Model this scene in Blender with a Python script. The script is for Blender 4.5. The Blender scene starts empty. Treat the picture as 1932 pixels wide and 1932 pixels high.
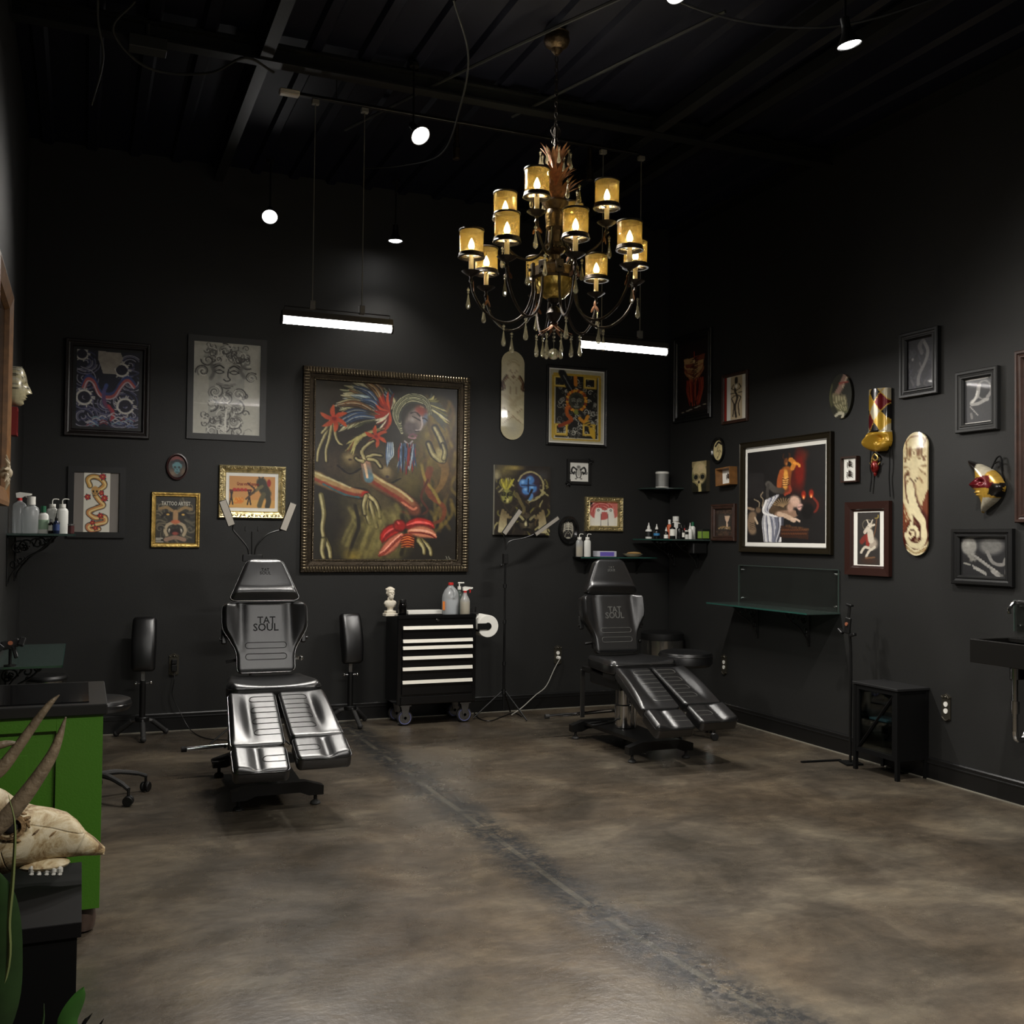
import bpy, bmesh, math, random
import numpy as np
from mathutils import Matrix, Vector, Euler
PI = math.pi
SC = bpy.context.scene
COL = SC.collection
rnd = random.Random(7)

# ------------------------------------------------------------ camera, world, exposure, lights
CAM_H = 1.5
FPX, YAW, PITCH, ROLL = 1945.4, .39434, .02442, .011056
YB, XR, XL, CEIL = 8.259, 4.984, -.411, 4.33
def cam_axes():
    w = Vector((math.sin(YAW)*math.cos(PITCH), math.cos(YAW)*math.cos(PITCH), math.sin(PITCH)))
    r = Vector((math.cos(YAW), -math.sin(YAW), 0)); u = r.cross(w)
    return r*math.cos(ROLL)+u*math.sin(ROLL), -r*math.sin(ROLL)+u*math.cos(ROLL), w
CR, CU, CW = cam_axes()
cam = bpy.data.cameras.new('camera'); camo = bpy.data.objects.new('camera', cam); COL.objects.link(camo)
cam.sensor_width = 36; cam.sensor_fit = 'HORIZONTAL'; cam.lens = 36*FPX/1932; cam.clip_start = .05; cam.clip_end = 60
m = Matrix.Identity(4)
for i in range(3):
    m[i][0] = CR[i]; m[i][1] = CU[i]; m[i][2] = -CW[i]
m[2][3] = CAM_H; camo.matrix_world = m
SC.camera = camo
w = bpy.data.worlds.new('world'); SC.world = w; w.use_nodes = True
w.node_tree.nodes['Background'].inputs[0].default_value = (.006, .008, .016, 1)
w.node_tree.nodes['Background'].inputs[1].default_value = 1.0
SC.view_settings.view_transform = 'Standard'; SC.view_settings.look = 'None'
SC.view_settings.exposure = 1.0; SC.view_settings.gamma = 1; SC.view_settings.use_curve_mapping = False
# strengths of the lamps, those in view and the added ones
E_SPOT, E_BAR, E_BULB = 105.0, 23.0, 1.6
BAR_EMIT, BULB_EMIT, SPOT_EMIT = 14.0, 70.0, 30.0

# ------------------------------------------------------------ unprojection onto the room's planes (metres)
def ray(px, py):
    return CW + CR*((px-966)/FPX) - CU*((py-966)/FPX)
def onB(px, py, y=None):
    d = ray(px, py); t = (YB if y is None else y)/d.y; return Vector((0, 0, CAM_H))+d*t
def onR(px, py, x=None):
    d = ray(px, py); t = (XR if x is None else x)/d.x; return Vector((0, 0, CAM_H))+d*t
def onZ(px, py, z=0.):
    d = ray(px, py); t = (z-CAM_H)/d.z; return Vector((0, 0, CAM_H))+d*t

# ------------------------------------------------------------ materials
def lin(c):
    return tuple((v/255/12.92 if v/255 <= .04045 else ((v/255+.055)/1.055)**2.4) for v in c)
MATS = {}
def pm(name, col, rough=.5, metal=0., spec=.5, bump=None, coat=0., emit=None, var=None, sheen=0.):
    """principled material; col in 0-255 sRGB; bump=(scale,strength); var=(scale,amount) mottles the colour"""
    if name in MATS: return MATS[name]
    mt = bpy.data.materials.new(name); mt.use_nodes = True; nt = mt.node_tree
    b = nt.nodes['Principled BSDF']; c = lin(col)
    b.inputs['Base Color'].default_value = (*c, 1); b.inputs['Roughness'].default_value = rough
    b.inputs['Metallic'].default_value = metal; b.inputs['Specular IOR Level'].default_value = spec
    b.inputs['Coat Weight'].default_value = coat
    if emit:
        b.inputs['Emission Color'].default_value = (*emit[0], 1); b.inputs['Emission Strength'].default_value = emit[1]
    tc = nt.nodes.new('ShaderNodeTexCoord')
    if var:
        n = nt.nodes.new('ShaderNodeTexNoise'); n.inputs['Scale'].default_value = var[0]; n.inputs['Detail'].default_value = 5
        nt.links.new(tc.outputs['Object'], n.inputs['Vector'])
        r = nt.nodes.new('ShaderNodeMapRange'); r.inputs[1].default_value = .3; r.inputs[2].default_value = .7
        r.inputs[3].default_value = 1-var[1]; r.inputs[4].default_value = 1+var[1]
        nt.links.new(n.outputs['Fac'], r.inputs[0])
        mx = nt.nodes.new('ShaderNodeVectorMath'); mx.operation = 'SCALE'; mx.inputs[0].default_value = c
        nt.links.new(r.outputs[0], mx.inputs['Scale']); nt.links.new(mx.outputs[0], b.inputs['Base Color'])
    if bump:
        n = nt.nodes.new('ShaderNodeTexNoise'); n.inputs['Scale'].default_value = bump[0]; n.inputs['Detail'].default_value = 3
        nt.links.new(tc.outputs['Object'], n.inputs['Vector'])
        bp = nt.nodes.new('ShaderNodeBump'); bp.inputs['Strength'].default_value = bump[1]; bp.inputs['Distance'].default_value = .01
        nt.links.new(n.outputs['Fac'], bp.inputs['Height']); nt.links.new(bp.outputs[0], b.inputs['Normal'])
    MATS[name] = mt; return mt
def glassy(name, tint, refl=.12, rough=.03, bumpy=0., body=None, bodyamt=0.):
    """thin glass: tinted see-through mixed with a clear reflection (and an optional milky body)"""
    if name in MATS: return MATS[name]
    mt = bpy.data.materials.new(name); mt.use_nodes = True; nt = mt.node_tree; nt.nodes.clear()
    o = nt.nodes.new('ShaderNodeOutputMaterial'); t = nt.nodes.new('ShaderNodeBsdfTransparent'); g = nt.nodes.new('ShaderNodeBsdfGlossy')
    t.inputs[0].default_value = (*tint, 1); g.inputs['Roughness'].default_value = rough
    g.inputs['Color'].default_value = (1, 1, 1, 1)
    mx = nt.nodes.new('ShaderNodeMixShader'); lw = nt.nodes.new('ShaderNodeLayerWeight'); lw.inputs[0].default_value = .35
    mr = nt.nodes.new('ShaderNodeMapRange'); mr.inputs[3].default_value = refl*.5; mr.inputs[4].default_value = min(1, refl*5)
    nt.links.new(lw.outputs['Fresnel'], mr.inputs[0]); nt.links.new(mr.outputs[0], mx.inputs[0])
    first = t.outputs[0]
    if body:
        df = nt.nodes.new('ShaderNodeBsdfTranslucent'); df.inputs[0].default_value = (*lin(body), 1)
        d2 = nt.nodes.new('ShaderNodeBsdfDiffuse'); d2.inputs[0].default_value = (*lin(body), 1)
        ma = nt.nodes.new('ShaderNodeMixShader'); nt.links.new(df.outputs[0], ma.inputs[1]); nt.links.new(d2.outputs[0], ma.inputs[2])
        mb = nt.nodes.new('ShaderNodeMixShader'); nt.links.new(t.outputs[0], mb.inputs[1]); nt.links.new(ma.outputs[0], mb.inputs[2])
        mb.inputs[0].default_value = bodyamt
        if bumpy:
            tc = nt.nodes.new('ShaderNodeTexCoord'); mp = nt.nodes.new('ShaderNodeMapping'); mp.inputs['Scale'].default_value = (1, 1, .28)
            n2 = nt.nodes.new('ShaderNodeTexNoise'); n2.inputs['Scale'].default_value = 170; n2.inputs['Detail'].default_value = 2
            nt.links.new(tc.outputs['Object'], mp.inputs[0]); nt.links.new(mp.outputs[0], n2.inputs['Vector'])
            r2 = nt.nodes.new('ShaderNodeMapRange'); r2.inputs[1].default_value = .42; r2.inputs[2].default_value = .62
            r2.inputs[3].default_value = bodyamt*.4; r2.inputs[4].default_value = min(1, bodyamt*1.7)
            nt.links.new(n2.outputs['Fac'], r2.inputs[0]); nt.links.new(r2.outputs[0], mb.inputs[0])
        first = mb.outputs[0]
    if bumpy:
        n = nt.nodes.new('ShaderNodeTexNoise'); n.inputs['Scale'].default_value = 90
        bp = nt.nodes.new('ShaderNodeBump'); bp.inputs['Strength'].default_value = bumpy
        nt.links.new(n.outputs['Fac'], bp.inputs['Height']); nt.links.new(bp.outputs[0], g.inputs['Normal'])
    nt.links.new(first, mx.inputs[1]); nt.links.new(g.outputs[0], mx.inputs[2]); nt.links.new(mx.outputs[0], o.inputs[0])
    MATS[name] = mt; return mt
def painted(name, rough=.5, metal=0., coat=0.):
    """material that takes the artwork's own pigment from the mesh's colour attribute"""
    if name in MATS: return MATS[name]
    mt = bpy.data.materials.new(name); mt.use_nodes = True; nt = mt.node_tree; b = nt.nodes['Principled BSDF']
    a = nt.nodes.new('ShaderNodeAttribute'); a.attribute_name = 'Col'
    nt.links.new(a.outputs['Color'], b.inputs['Base Color'])
    b.inputs['Roughness'].default_value = rough; b.inputs['Metallic'].default_value = metal; b.inputs['Coat Weight'].default_value = coat
    b.inputs['Coat Roughness'].default_value = .05
    MATS[name] = mt; return mt

M_wall = pm('black_wall_paint', (31, 31, 30), .55, spec=.35, bump=(240, .12), var=(1.3, .06))
M_base = pm('black_gloss_trim', (17, 17, 17), .3, spec=.5)
M_black = pm('black_metal', (10, 10, 10), .38, spec=.5)
M_blackp = pm('black_plastic', (10, 10, 10), .45)
M_matte = pm('matte_black', (8, 8, 8), .7, spec=.15)
M_leather = pm('black_leather', (12, 12, 13), .31, spec=1., bump=(420, .10))
M_piping = pm('black_piping', (22, 22, 22), .22, spec=.7)
M_stitch = pm('stitch_groove', (70, 70, 70), .4)
M_chrome = pm('chrome', (205, 205, 205), .13, 1.)
M_steel = pm('brushed_steel', (150, 150, 150), .3, 1.)
M_alu = pm('aluminium', (230, 226, 214), .42, .35)
M_rubber = pm('dark_rubber', (30, 29, 28), .7)
M_white = pm('white_plastic', (228, 226, 218), .4)
M_paper = pm('white_paper', (232, 230, 222), .8)
M_gold = pm('antique_gold', (190, 160, 92), .34, .85, bump=(60, .3), var=(25, .35))
M_silvg = pm('silver_gilt', (196, 180, 134), .3, .85, bump=(60, .3), var=(30, .4))
M_bronze = pm('dark_bronze', (58, 50, 40), .38, .8, bump=(80, .3), var=(20, .3))
M_iron = pm('chandelier_iron', (52, 46, 40), .4, .75, bump=(120, .3), var=(30, .3))
M_pewter = pm('aged_pewter', (84, 70, 52), .36, .85, var=(30, .35), bump=(90, .3))
M_rust = pm('copper_leaf', (108, 72, 46), .45, .6, var=(60, .35))
M_walnut = pm('dark_walnut', (52, 32, 24), .4, var=(20, .3))
M_oak = pm('brown_wood', (122, 84, 46), .45, var=(18, .3))
M_glass = glassy('clear_glass', (.86, .93, .9), .10)
M_shelf = glassy('green_shelf_glass', (.52, .66, .61), .2, body=(120, 146, 138), bodyamt=.38)
M_gedge = pm('glass_edge', (36, 72, 64), .15, spec=.8)

# ------------------------------------------------------------ mesh builder
def T(x=0, y=0, z=0): return Matrix.Translation((x, y, z))
def RX(a): return Matrix.Rotation(math.radians(a), 4, 'X')
def RY(a): return Matrix.Rotation(math.radians(a), 4, 'Y')
def RZ(a): return Matrix.Rotation(math.radians(a), 4, 'Z')
def SCL(x, y, z): return Matrix.Diagonal((x, y, z, 1))
I4 = Matrix.Identity(4)
class MB:
    def __init__(s): s.V = []; s.F = []; s.mi = []
    def add(s, vs, fs, m=I4, mi=0):
        o = len(s.V); m = m or I4
        s.V += [tuple(m @ Vector(v)) for v in vs]; s.F += [tuple(i+o for i in f) for f in fs]; s.mi += [mi]*len(fs); return s
    def box(s, cx, cy, cz, sx, sy, sz, b=0., m=I4, mi=0):
        hx, hy, hz = sx/2, sy/2, sz/2
        if b <= 0:
            vs = [(cx+i*hx, cy+j*hy, cz+k*hz) for i in (-1, 1) for j in (-1, 1) for k in (-1, 1)]
            return s.add(vs, [(0, 1, 3, 2), (4, 6, 7, 5), (0, 4, 5, 1), (2, 3, 7, 6), (0, 2, 6, 4), (1, 5, 7, 3)], m, mi)
        b = min(b, hx*.98, hy*.98, hz*.98); vs = []; idx = {}
        for i in (-1, 1):
            for j in (-1, 1):
                for k in (-1, 1):
                    for a in range(3):
                        p = [i*(hx-b), j*(hy-b), k*(hz-b)]; p[a] = (i*hx, j*hy, k*hz)[a]
                        idx[(i, j, k, a)] = len(vs); vs.append((cx+p[0], cy+p[1], cz+p[2]))
        fs = []
        for a in range(3):
            o1, o2 = [q for q in range(3) if q != a]
            for sg in (-1, 1):
                q = []
                for (u, v) in ((-1, -1), (1, -1), (1, 1), (-1, 1)):
                    t = [0, 0, 0]; t[a] = sg; t[o1] = u; t[o2] = v; q.append(idx[(*t, a)])
                if (sg > 0) != (a != 1): q = q[::-1]
                fs.append(tuple(q))
        for a in range(3):
            o1, o2 = [q for q in range(3) if q != a]
            for u in (-1, 1):
                for v in (-1, 1):
                    t1 = [0, 0, 0]; t1[o1] = u; t1[o2] = v; t2 = list(t1); t1[a] = -1; t2[a] = 1
                    fs.append((idx[(*t1, o1)], idx[(*t2, o1)], idx[(*t2, o2)], idx[(*t1, o2)]))
        for i in (-1, 1):
            for j in (-1, 1):
                for k in (-1, 1): fs.append(tuple(idx[(i, j, k, a)] for a in range(3)))
        return s.add(vs, fs, m, mi)
    def lathe(s, prof, seg=20, m=I4, mi=0, cap=True):
        """prof: [(r,z)...] turned about local z"""
        vs = []; fs = []; n = len(prof)
        for r, z in prof:
            for k in range(seg):
                a = 2*PI*k/seg; vs.append((r*math.cos(a), r*math.sin(a), z))
        for i in range(n-1):
            for k in range(seg):
                k2 = (k+1) % seg; fs.append((i*seg+k, i*seg+k2, (i+1)*seg+k2, (i+1)*seg+k))
        if cap:
            if prof[0][0] > 1e-5: fs.append(tuple(range(seg))[::-1])
            if prof[-1][0] > 1e-5: fs.append(tuple((n-1)*seg+k for k in range(seg)))
        return s.add(vs, fs, m, mi)
    def cyl(s, r, z0, z1, seg=20, m=I4, mi=0, b=0.):
        if b: return s.lathe([(r-b, z0), (r, z0+b), (r, z1-b), (r-b, z1)], seg, m, mi)
        return s.lathe([(r, z0), (r, z1)], seg, m, mi)
    def tube(s, pts, r, seg=8, m=I4, mi=0, closed=False, flat=None):
        P = [Vector(p) for p in pts]; n = len(P); rr = r if isinstance(r, (list, tuple)) else [r]*n
        vs = []; up = None
        for i in range(n):
            if closed: t = (P[(i+1) % n]-P[i-1])
            else: t = P[min(i+1, n-1)]-P[max(i-1, 0)]
            if t.length < 1e-9: t = Vector((0, 0, 1))
            t.normalize()
            if up is None:
                up = Vector((0, 0, 1)) if abs(t.z) < .9 else Vector((1, 0, 0))
            a = t.cross(up)
            if a.length < 1e-6: a = t.cross(Vector((1, .3, 0)))
            a.normalize(); up = a.cross(t).normalized()
            f2 = 1. if flat is None else flat
            for k in range(seg):
                q = 2*PI*k/seg; vs.append(tuple(P[i]+a*(rr[i]*math.cos(q))+up*(rr[i]*f2*math.sin(q))))
        fs = []
        for i in range(n if closed else n-1):
            j = (i+1) % n
            for k in range(seg):
                k2 = (k+1) % seg; fs.append((i*seg+k, i*seg+k2, j*seg+k2, j*seg+k))
        if not closed: fs += [tuple(range(seg))[::-1], tuple((n-1)*seg+k for k in range(seg))]
        return s.add(vs, fs, m, mi)
    def ball(s, r, m=I4, mi=0, seg=14, rings=9, sx=1, sy=1, sz=1):
        return s.lathe([(r*math.sin(PI*i/rings), -r*math.cos(PI*i/rings)) for i in range(rings+1)], seg, m @ SCL(sx, sy, sz), mi, cap=False)
    def prism(s, poly, z0, z1, m=I4, mi=0):
        n = len(poly); vs = [(x, y, z0) for x, y in poly]+[(x, y, z1) for x, y in poly]
        fs = [tuple(range(n))[::-1], tuple(range(n, 2*n))]+[(i, (i+1) % n, n+(i+1) % n, n+i) for i in range(n)]
        return s.add(vs, fs, m, mi)
    def build(s, name, mats, parent=None, ang=35, loc=None):
        me = bpy.data.meshes.new(name); me.from_pydata(s.V, [], s.F)
        mats = mats if isinstance(mats, (list, tuple)) else [mats]
        for q in mats: me.materials.append(q)
        if len(mats) > 1: me.polygons.foreach_set('material_index', s.mi)
        bm = bmesh.new(); bm.from_mesh(me); bmesh.ops.recalc_face_normals(bm, faces=bm.faces); bm.to_mesh(me); bm.free()
        me.polygons.foreach_set('use_smooth', [True]*len(me.polygons))
        me.set_sharp_from_angle(angle=math.radians(ang)); me.update()
        o = bpy.data.objects.new(name, me); COL.objects.link(o)
        if parent is not None: o.parent = parent
        if loc is not None: o.location = loc
        return o
def smooth(pts, n=8):
    """Catmull-Rom through points"""
    P = [np.array(p, float) for p in pts]; P = [2*P[0]-P[1]]+P+[2*P[-1]-P[-2]]; out = []
    for i in range(1, len(P)-2):
        for k in range(n):
            t = k/n; out.append(tuple(.5*((2*P[i])+(-P[i-1]+P[i+1])*t+(2*P[i-1]-5*P[i]+4*P[i+1]-P[i+2])*t*t+(-P[i-1]+3*P[i]-3*P[i+1]+P[i+2])*t**3)))
    out.append(tuple(P[-2])); return out
def tag(o, label, cat, group=None, kind=None):
    o['label'] = label; o['category'] = cat
    if group: o['group'] = group
    if kind: o['kind'] = kind
    return o
def thing(name, label, cat, mat=None, loc=None, rz=0., group=None):
    o = bpy.data.objects.new(name, None); COL.objects.link(o); o.empty_display_size = .05
    if mat is not None: o.matrix_world = mat
    elif loc is not None:
        o.location = loc; o.rotation_euler = (0, 0, math.radians(rz))
    return tag(o, label, cat, group)
def struct(o): o['kind'] = 'structure'; return o
KIDS = {}
def copy_tree(o, parent=None):
    c = o.copy(); COL.objects.link(c)
    if parent is not None: c.parent = parent; c.matrix_parent_inverse = o.matrix_parent_inverse.copy()
    for ch in [q for q in list(bpy.data.objects) if q.parent == o and q is not c]: copy_tree(ch, c)
    return c
def light(name, kind, energy, parent, loc, col=(1, 1, 1), size=.1, rot=(0, 0, 0), spot=None, sizey=None):
    l = bpy.data.lights.new(name, kind); l.energy = energy; l.color = col
    if kind == 'AREA':
        l.shape = 'RECTANGLE' if sizey else 'SQUARE'; l.size = size
        if sizey: l.size_y = sizey
    else: l.shadow_soft_size = size
    if spot: l.spot_size = math.radians(spot[0]); l.spot_blend = spot[1]
    o = bpy.data.objects.new(name, l); COL.objects.link(o); o.parent = parent; o.location = loc; o.rotation_euler = rot
    return o
def Bmat(x, z, d=0.):   # frame on the back wall: local x right, y up, z out of the wall
    return Matrix(((1, 0, 0, x), (0, 0, -1, YB-d), (0, 1, 0, z), (0, 0, 0, 1)))
def Rmat(y, z, d=0.):   # right wall
    return Matrix(((0, 0, -1, XR-d), (-1, 0, 0, y), (0, 1, 0, z), (0, 0, 0, 1)))
def Lmat(y, z, d=0.):   # left wall
    return Matrix(((0, 0, 1, XL+d), (1, 0, 0, y), (0, 1, 0, z), (0, 0, 0, 1)))
def wall_rect(pl, x0, y0, x1, y1):
    if pl == 'B':
        a = onB(x0, y0); b = onB(x1, y1); return Bmat((a.x+b.x)/2, (a.z+b.z)/2), abs(b.x-a.x), abs(a.z-b.z)
    a = onR(x0, y0); b = onR(x1, y1); return Rmat((a.y+b.y)/2, (a.z+b.z)/2), abs(b.y-a.y), abs(a.z-b.z)

# ------------------------------------------------------------ room shell
def floor_mat():
    mt = bpy.data.materials.new('stained_concrete'); mt.use_nodes = True; nt = mt.node_tree; N = nt.nodes; L = nt.links
    b = N['Principled BSDF']; tc = N.new('ShaderNodeTexCoord'); geo = N.new('ShaderNodeNewGeometry')
    def noise(scale, det=6, rough=.6, src=None, dist=0.):
        n = N.new('ShaderNodeTexNoise'); n.inputs['Scale'].default_value = scale; n.inputs['Detail'].default_value = det
        n.inputs['Roughness'].default_value = rough; n.inputs['Distortion'].default_value = dist
        L.new(src or geo.outputs['Position'], n.inputs['Vector']); return n.outputs['Fac']
    def mth(op, a, b_=None, c=None):
        q = N.new('ShaderNodeMath'); q.operation = op
        for i, v in enumerate((a, b_, c)):
            if v is None: continue
            if isinstance(v, (int, float)): q.inputs[i].default_value = v
            else: L.new(v, q.inputs[i])
        return q.outputs[0]
    def ramp(f, stops):
        r = N.new('ShaderNodeValToRGB'); L.new(f, r.inputs[0]); e = r.color_ramp.elements
        while len(e) < len(stops): e.new(.5)
        for k, (p, c) in enumerate(stops): e[k].position = p; e[k].color = (*lin(c), 1)
        return r.outputs[0]
    def mix(f, a, b_, mode='MIX'):
        q = N.new('ShaderNodeMix'); q.data_type = 'RGBA'; q.blend_type = mode
        if isinstance(f, (int, float)): q.inputs[0].default_value = f
        else: L.new(f, q.inputs[0])
        for i, v in ((6, a), (7, b_)):
            if isinstance(v, tuple): q.inputs[i].default_value = (*lin(v), 1)
            else: L.new(v, q.inputs[i])
        return q.outputs[2]
    base = ramp(noise(1.6, 8, .62, dist=.6), [(.32, (48, 44, 38)), (.5, (68, 62, 54)), (.68, (92, 85, 73))])
    st_ = N.new('ShaderNodeMapping'); st_.inputs['Scale'].default_value = (1., 2.6, 1.); st_.inputs['Rotation'].default_value = (0, 0, .39); L.new(geo.outputs['Position'], st_.inputs[0])
    strk = ramp(noise(4.2, 9, .72, src=st_.outputs[0]), [(.3, (150, 150, 150)), (.5, (184, 184, 184)), (.7, (216, 214, 210))]); base = mix(.7, base, strk, 'OVERLAY')
    warm = ramp(noise(.9, 5, .6, dist=.3), [(.42, (188, 188, 188)), (.62, (198, 186, 172))])
    base = mix(.55, base, warm, 'OVERLAY')
    fine = ramp(noise(17, 6, .7), [(.3, (168, 168, 168)), (.7, (206, 206, 206))]); base = mix(.55, base, fine, 'OVERLAY')
    sep = N.new('ShaderNodeSeparateXYZ'); L.new(geo.outputs['Position'], sep.inputs[0])
    x, y = sep.outputs[0], sep.outputs[1]
    wob = mth('MULTIPLY', mth('SUBTRACT', noise(3.2, 5, .7), .5), .22)
    # joint line: x = 1.93 near the middle, drifting to 2.04 at the near end
    bend = mth('MULTIPLY', mth('POWER', mth('MAXIMUM', mth('SUBTRACT', 4.2, y), 0.), 2.), .045)
    cx = mth('SUBTRACT', mth('SUBTRACT', x, 1.935), bend)
    d = mth('ABSOLUTE', mth('ADD', cx, wob))
    patch = mth('MULTIPLY', mth('LESS_THAN', d, .105), 1.)
    sm = N.new('ShaderNodeMapRange'); L.new(d, sm.inputs[0]); sm.inputs[1].default_value = .06; sm.inputs[2].default_value = .19; sm.inputs[3].default_value = 1; sm.inputs[4].default_value = 0
    br = N.new('ShaderNodeMapRange'); L.new(noise(9, 6, .75), br.inputs[0]); br.inputs[1].default_value = .36; br.inputs[2].default_value = .47
    br3 = N.new('ShaderNodeMapRange'); L.new(noise(26, 8, .8), br3.inputs[0]); br3.inputs[1].default_value = .42; br3.inputs[2].default_value = .50
    dark = mth('MULTIPLY', mth('MULTIPLY', sm.outputs[0], mth('MAXIMUM', mth('MULTIPLY', br.outputs[0], .55), mth('MULTIPLY', br.outputs[0], br3.outputs[0]))), .95)
    base = mix(dark, base, (34, 35, 36))
    d2 = mth('ABSOLUTE', cx)
    s2 = N.new('ShaderNodeMapRange'); L.new(d2, s2.inputs[0]); s2.inputs[1].default_value = .014; s2.inputs[2].default_value = .02; s2.inputs[3].default_value = 1; s2.inputs[4].default_value = 0
    b2 = N.new('ShaderNodeMapRange'); L.new(noise(5, 5, .7), b2.inputs[0]); b2.inputs[1].default_value = .4; b2.inputs[2].default_value = .55
    base = mix(mth('MULTIPLY', mth('MULTIPLY', s2.outputs[0], b2.outputs[0]), .30), base, (96, 92, 80))
    ln = mth('LESS_THAN', mth('ABSOLUTE', mth('SUBTRACT', d2, .019)), .003)
    base = mix(mth('MULTIPLY', ln, .5), base, (40, 40, 40))
    L.new(base, b.inputs['Base Color'])
    rr = N.new('ShaderNodeMapRange'); L.new(noise(2.7, 6, .65), rr.inputs[0]); rr.inputs[1].default_value = .3; rr.inputs[2].default_value = .7
    rr.inputs[3].default_value = .22; rr.inputs[4].default_value = .36
    L.new(rr.outputs[0], b.inputs['Roughness'])
    bp = N.new('ShaderNodeBump'); bp.inputs['Strength'].default_value = .15; bp.inputs['Distance'].default_value = .01
    L.new(mth('ADD', noise(30, 5, .6), mth('MULTIPLY', dark, -1.)), bp.inputs['Height']); L.new(bp.outputs[0], b.inputs['Normal'])
    b.inputs['Specular IOR Level'].default_value = .42
    return mt
M_floor = floor_mat()
M_ceil = pm('dark_navy_ceiling', (8, 11, 27), .6, spec=.3)
M_beam = pm('black_painted_steel', (20, 22, 21), .5, spec=.4)
struct(MB().box(.5, 2.2, -.05, 9.4, 12.6, .1).build('floor', M_floor))
struct(MB().box((XL+XR)/2+.03, YB+.06, CEIL/2, XR-XL+.3, .12, CEIL+.1).build('wall_back', M_wall))
struct(MB().box(XR+.06, 2.1, CEIL/2, .12, 12.2, CEIL+.1).build('wall_right', M_wall))
struct(MB().box(XL-.06, (5.2+YB)/2, CEIL/2, .12, YB-5.2, CEIL+.1).build('wall_left', M_wall))
struct(MB().box(-2.2, 5.26, CEIL/2, 3.5, .12, CEIL+.1).build('wall_left_return', M_wall))
struct(MB().box(-3.95, .6, CEIL/2, .12, 9.2, CEIL+.1).build('wall_far_left', M_wall))
struct(MB().box(.5, -3.95, CEIL/2, 9.2, .12, CEIL+.1).build('wall_front', M_wall))
# corrugated roof deck
cm = MB(); xs = []; x = -4.
while x < 5.1:
    xs += [(x, 0), (x+.06, 0), (x+.08, -.03), (x+.14, -.03), (x+.16, 0)]; x += .3
vs = []; fs = []
for i, (px, dz) in enumerate(xs): vs += [(px, -4, CEIL+.05+dz), (px, YB+.06, CEIL+.05+dz)]
for i in range(len(xs)-1): fs.append((2*i, 2*i+1, 2*i+3, 2*i+2))
cm.add(vs, fs); cm.box(.5, 2.1, CEIL+.12, 9.2, 12.4, .1)
struct(cm.build('ceiling', M_ceil, ang=20))
def baseboard(name, a, b, n):
    """moulded board: tall flat face, step, rounded cap; n = direction into the room"""
    a = Vector(a); b = Vector(b); n = Vector(n); mb = MB()
    prof = [(0, 0), (.016, 0), (.016, .098), (.020, .102), (.020, .108), (.013, .112), (.013, .13), (.007, .138), (0, .14)]
    vs = []; k = len(prof)
    for p in (a, b):
        for d, z in prof: vs.append(tuple(p+n*d+Vector((0, 0, z))))
    mb.add(vs, [(i, i+1, k+i+1, k+i) for i in range(k-1)]+[tuple(range(k)), tuple(range(k, 2*k))])
    return struct(mb.build(name, M_base, ang=15))
baseboard('baseboard_back', (XL, YB, 0), (XR, YB, 0), (0, -1, 0))
baseboard('baseboard_right', (XR, -3.8, 0), (XR, YB-.02, 0), (-1, 0, 0))
baseboard('baseboard_left', (XL, 5.2, 0), (XL, YB-.02, 0), (1, 0, 0))
struct(MB().box(XR-.01, 2.2, CEIL-.03, .02, 12, .05).build('trim_1', M_beam))
# thin bright line of filler where the floor meets the boards
struct(MB().box((XL+XR)/2, YB-.020, .003, XR-XL-.04, .008, .006).build('trim_2', pm('grey_caulk', (120, 116, 104), .6)))
struct(MB().box(XR-.020, 2.2, .003, .008, 12.1, .006).build('trim_3', MATS['grey_caulk']))
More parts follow.
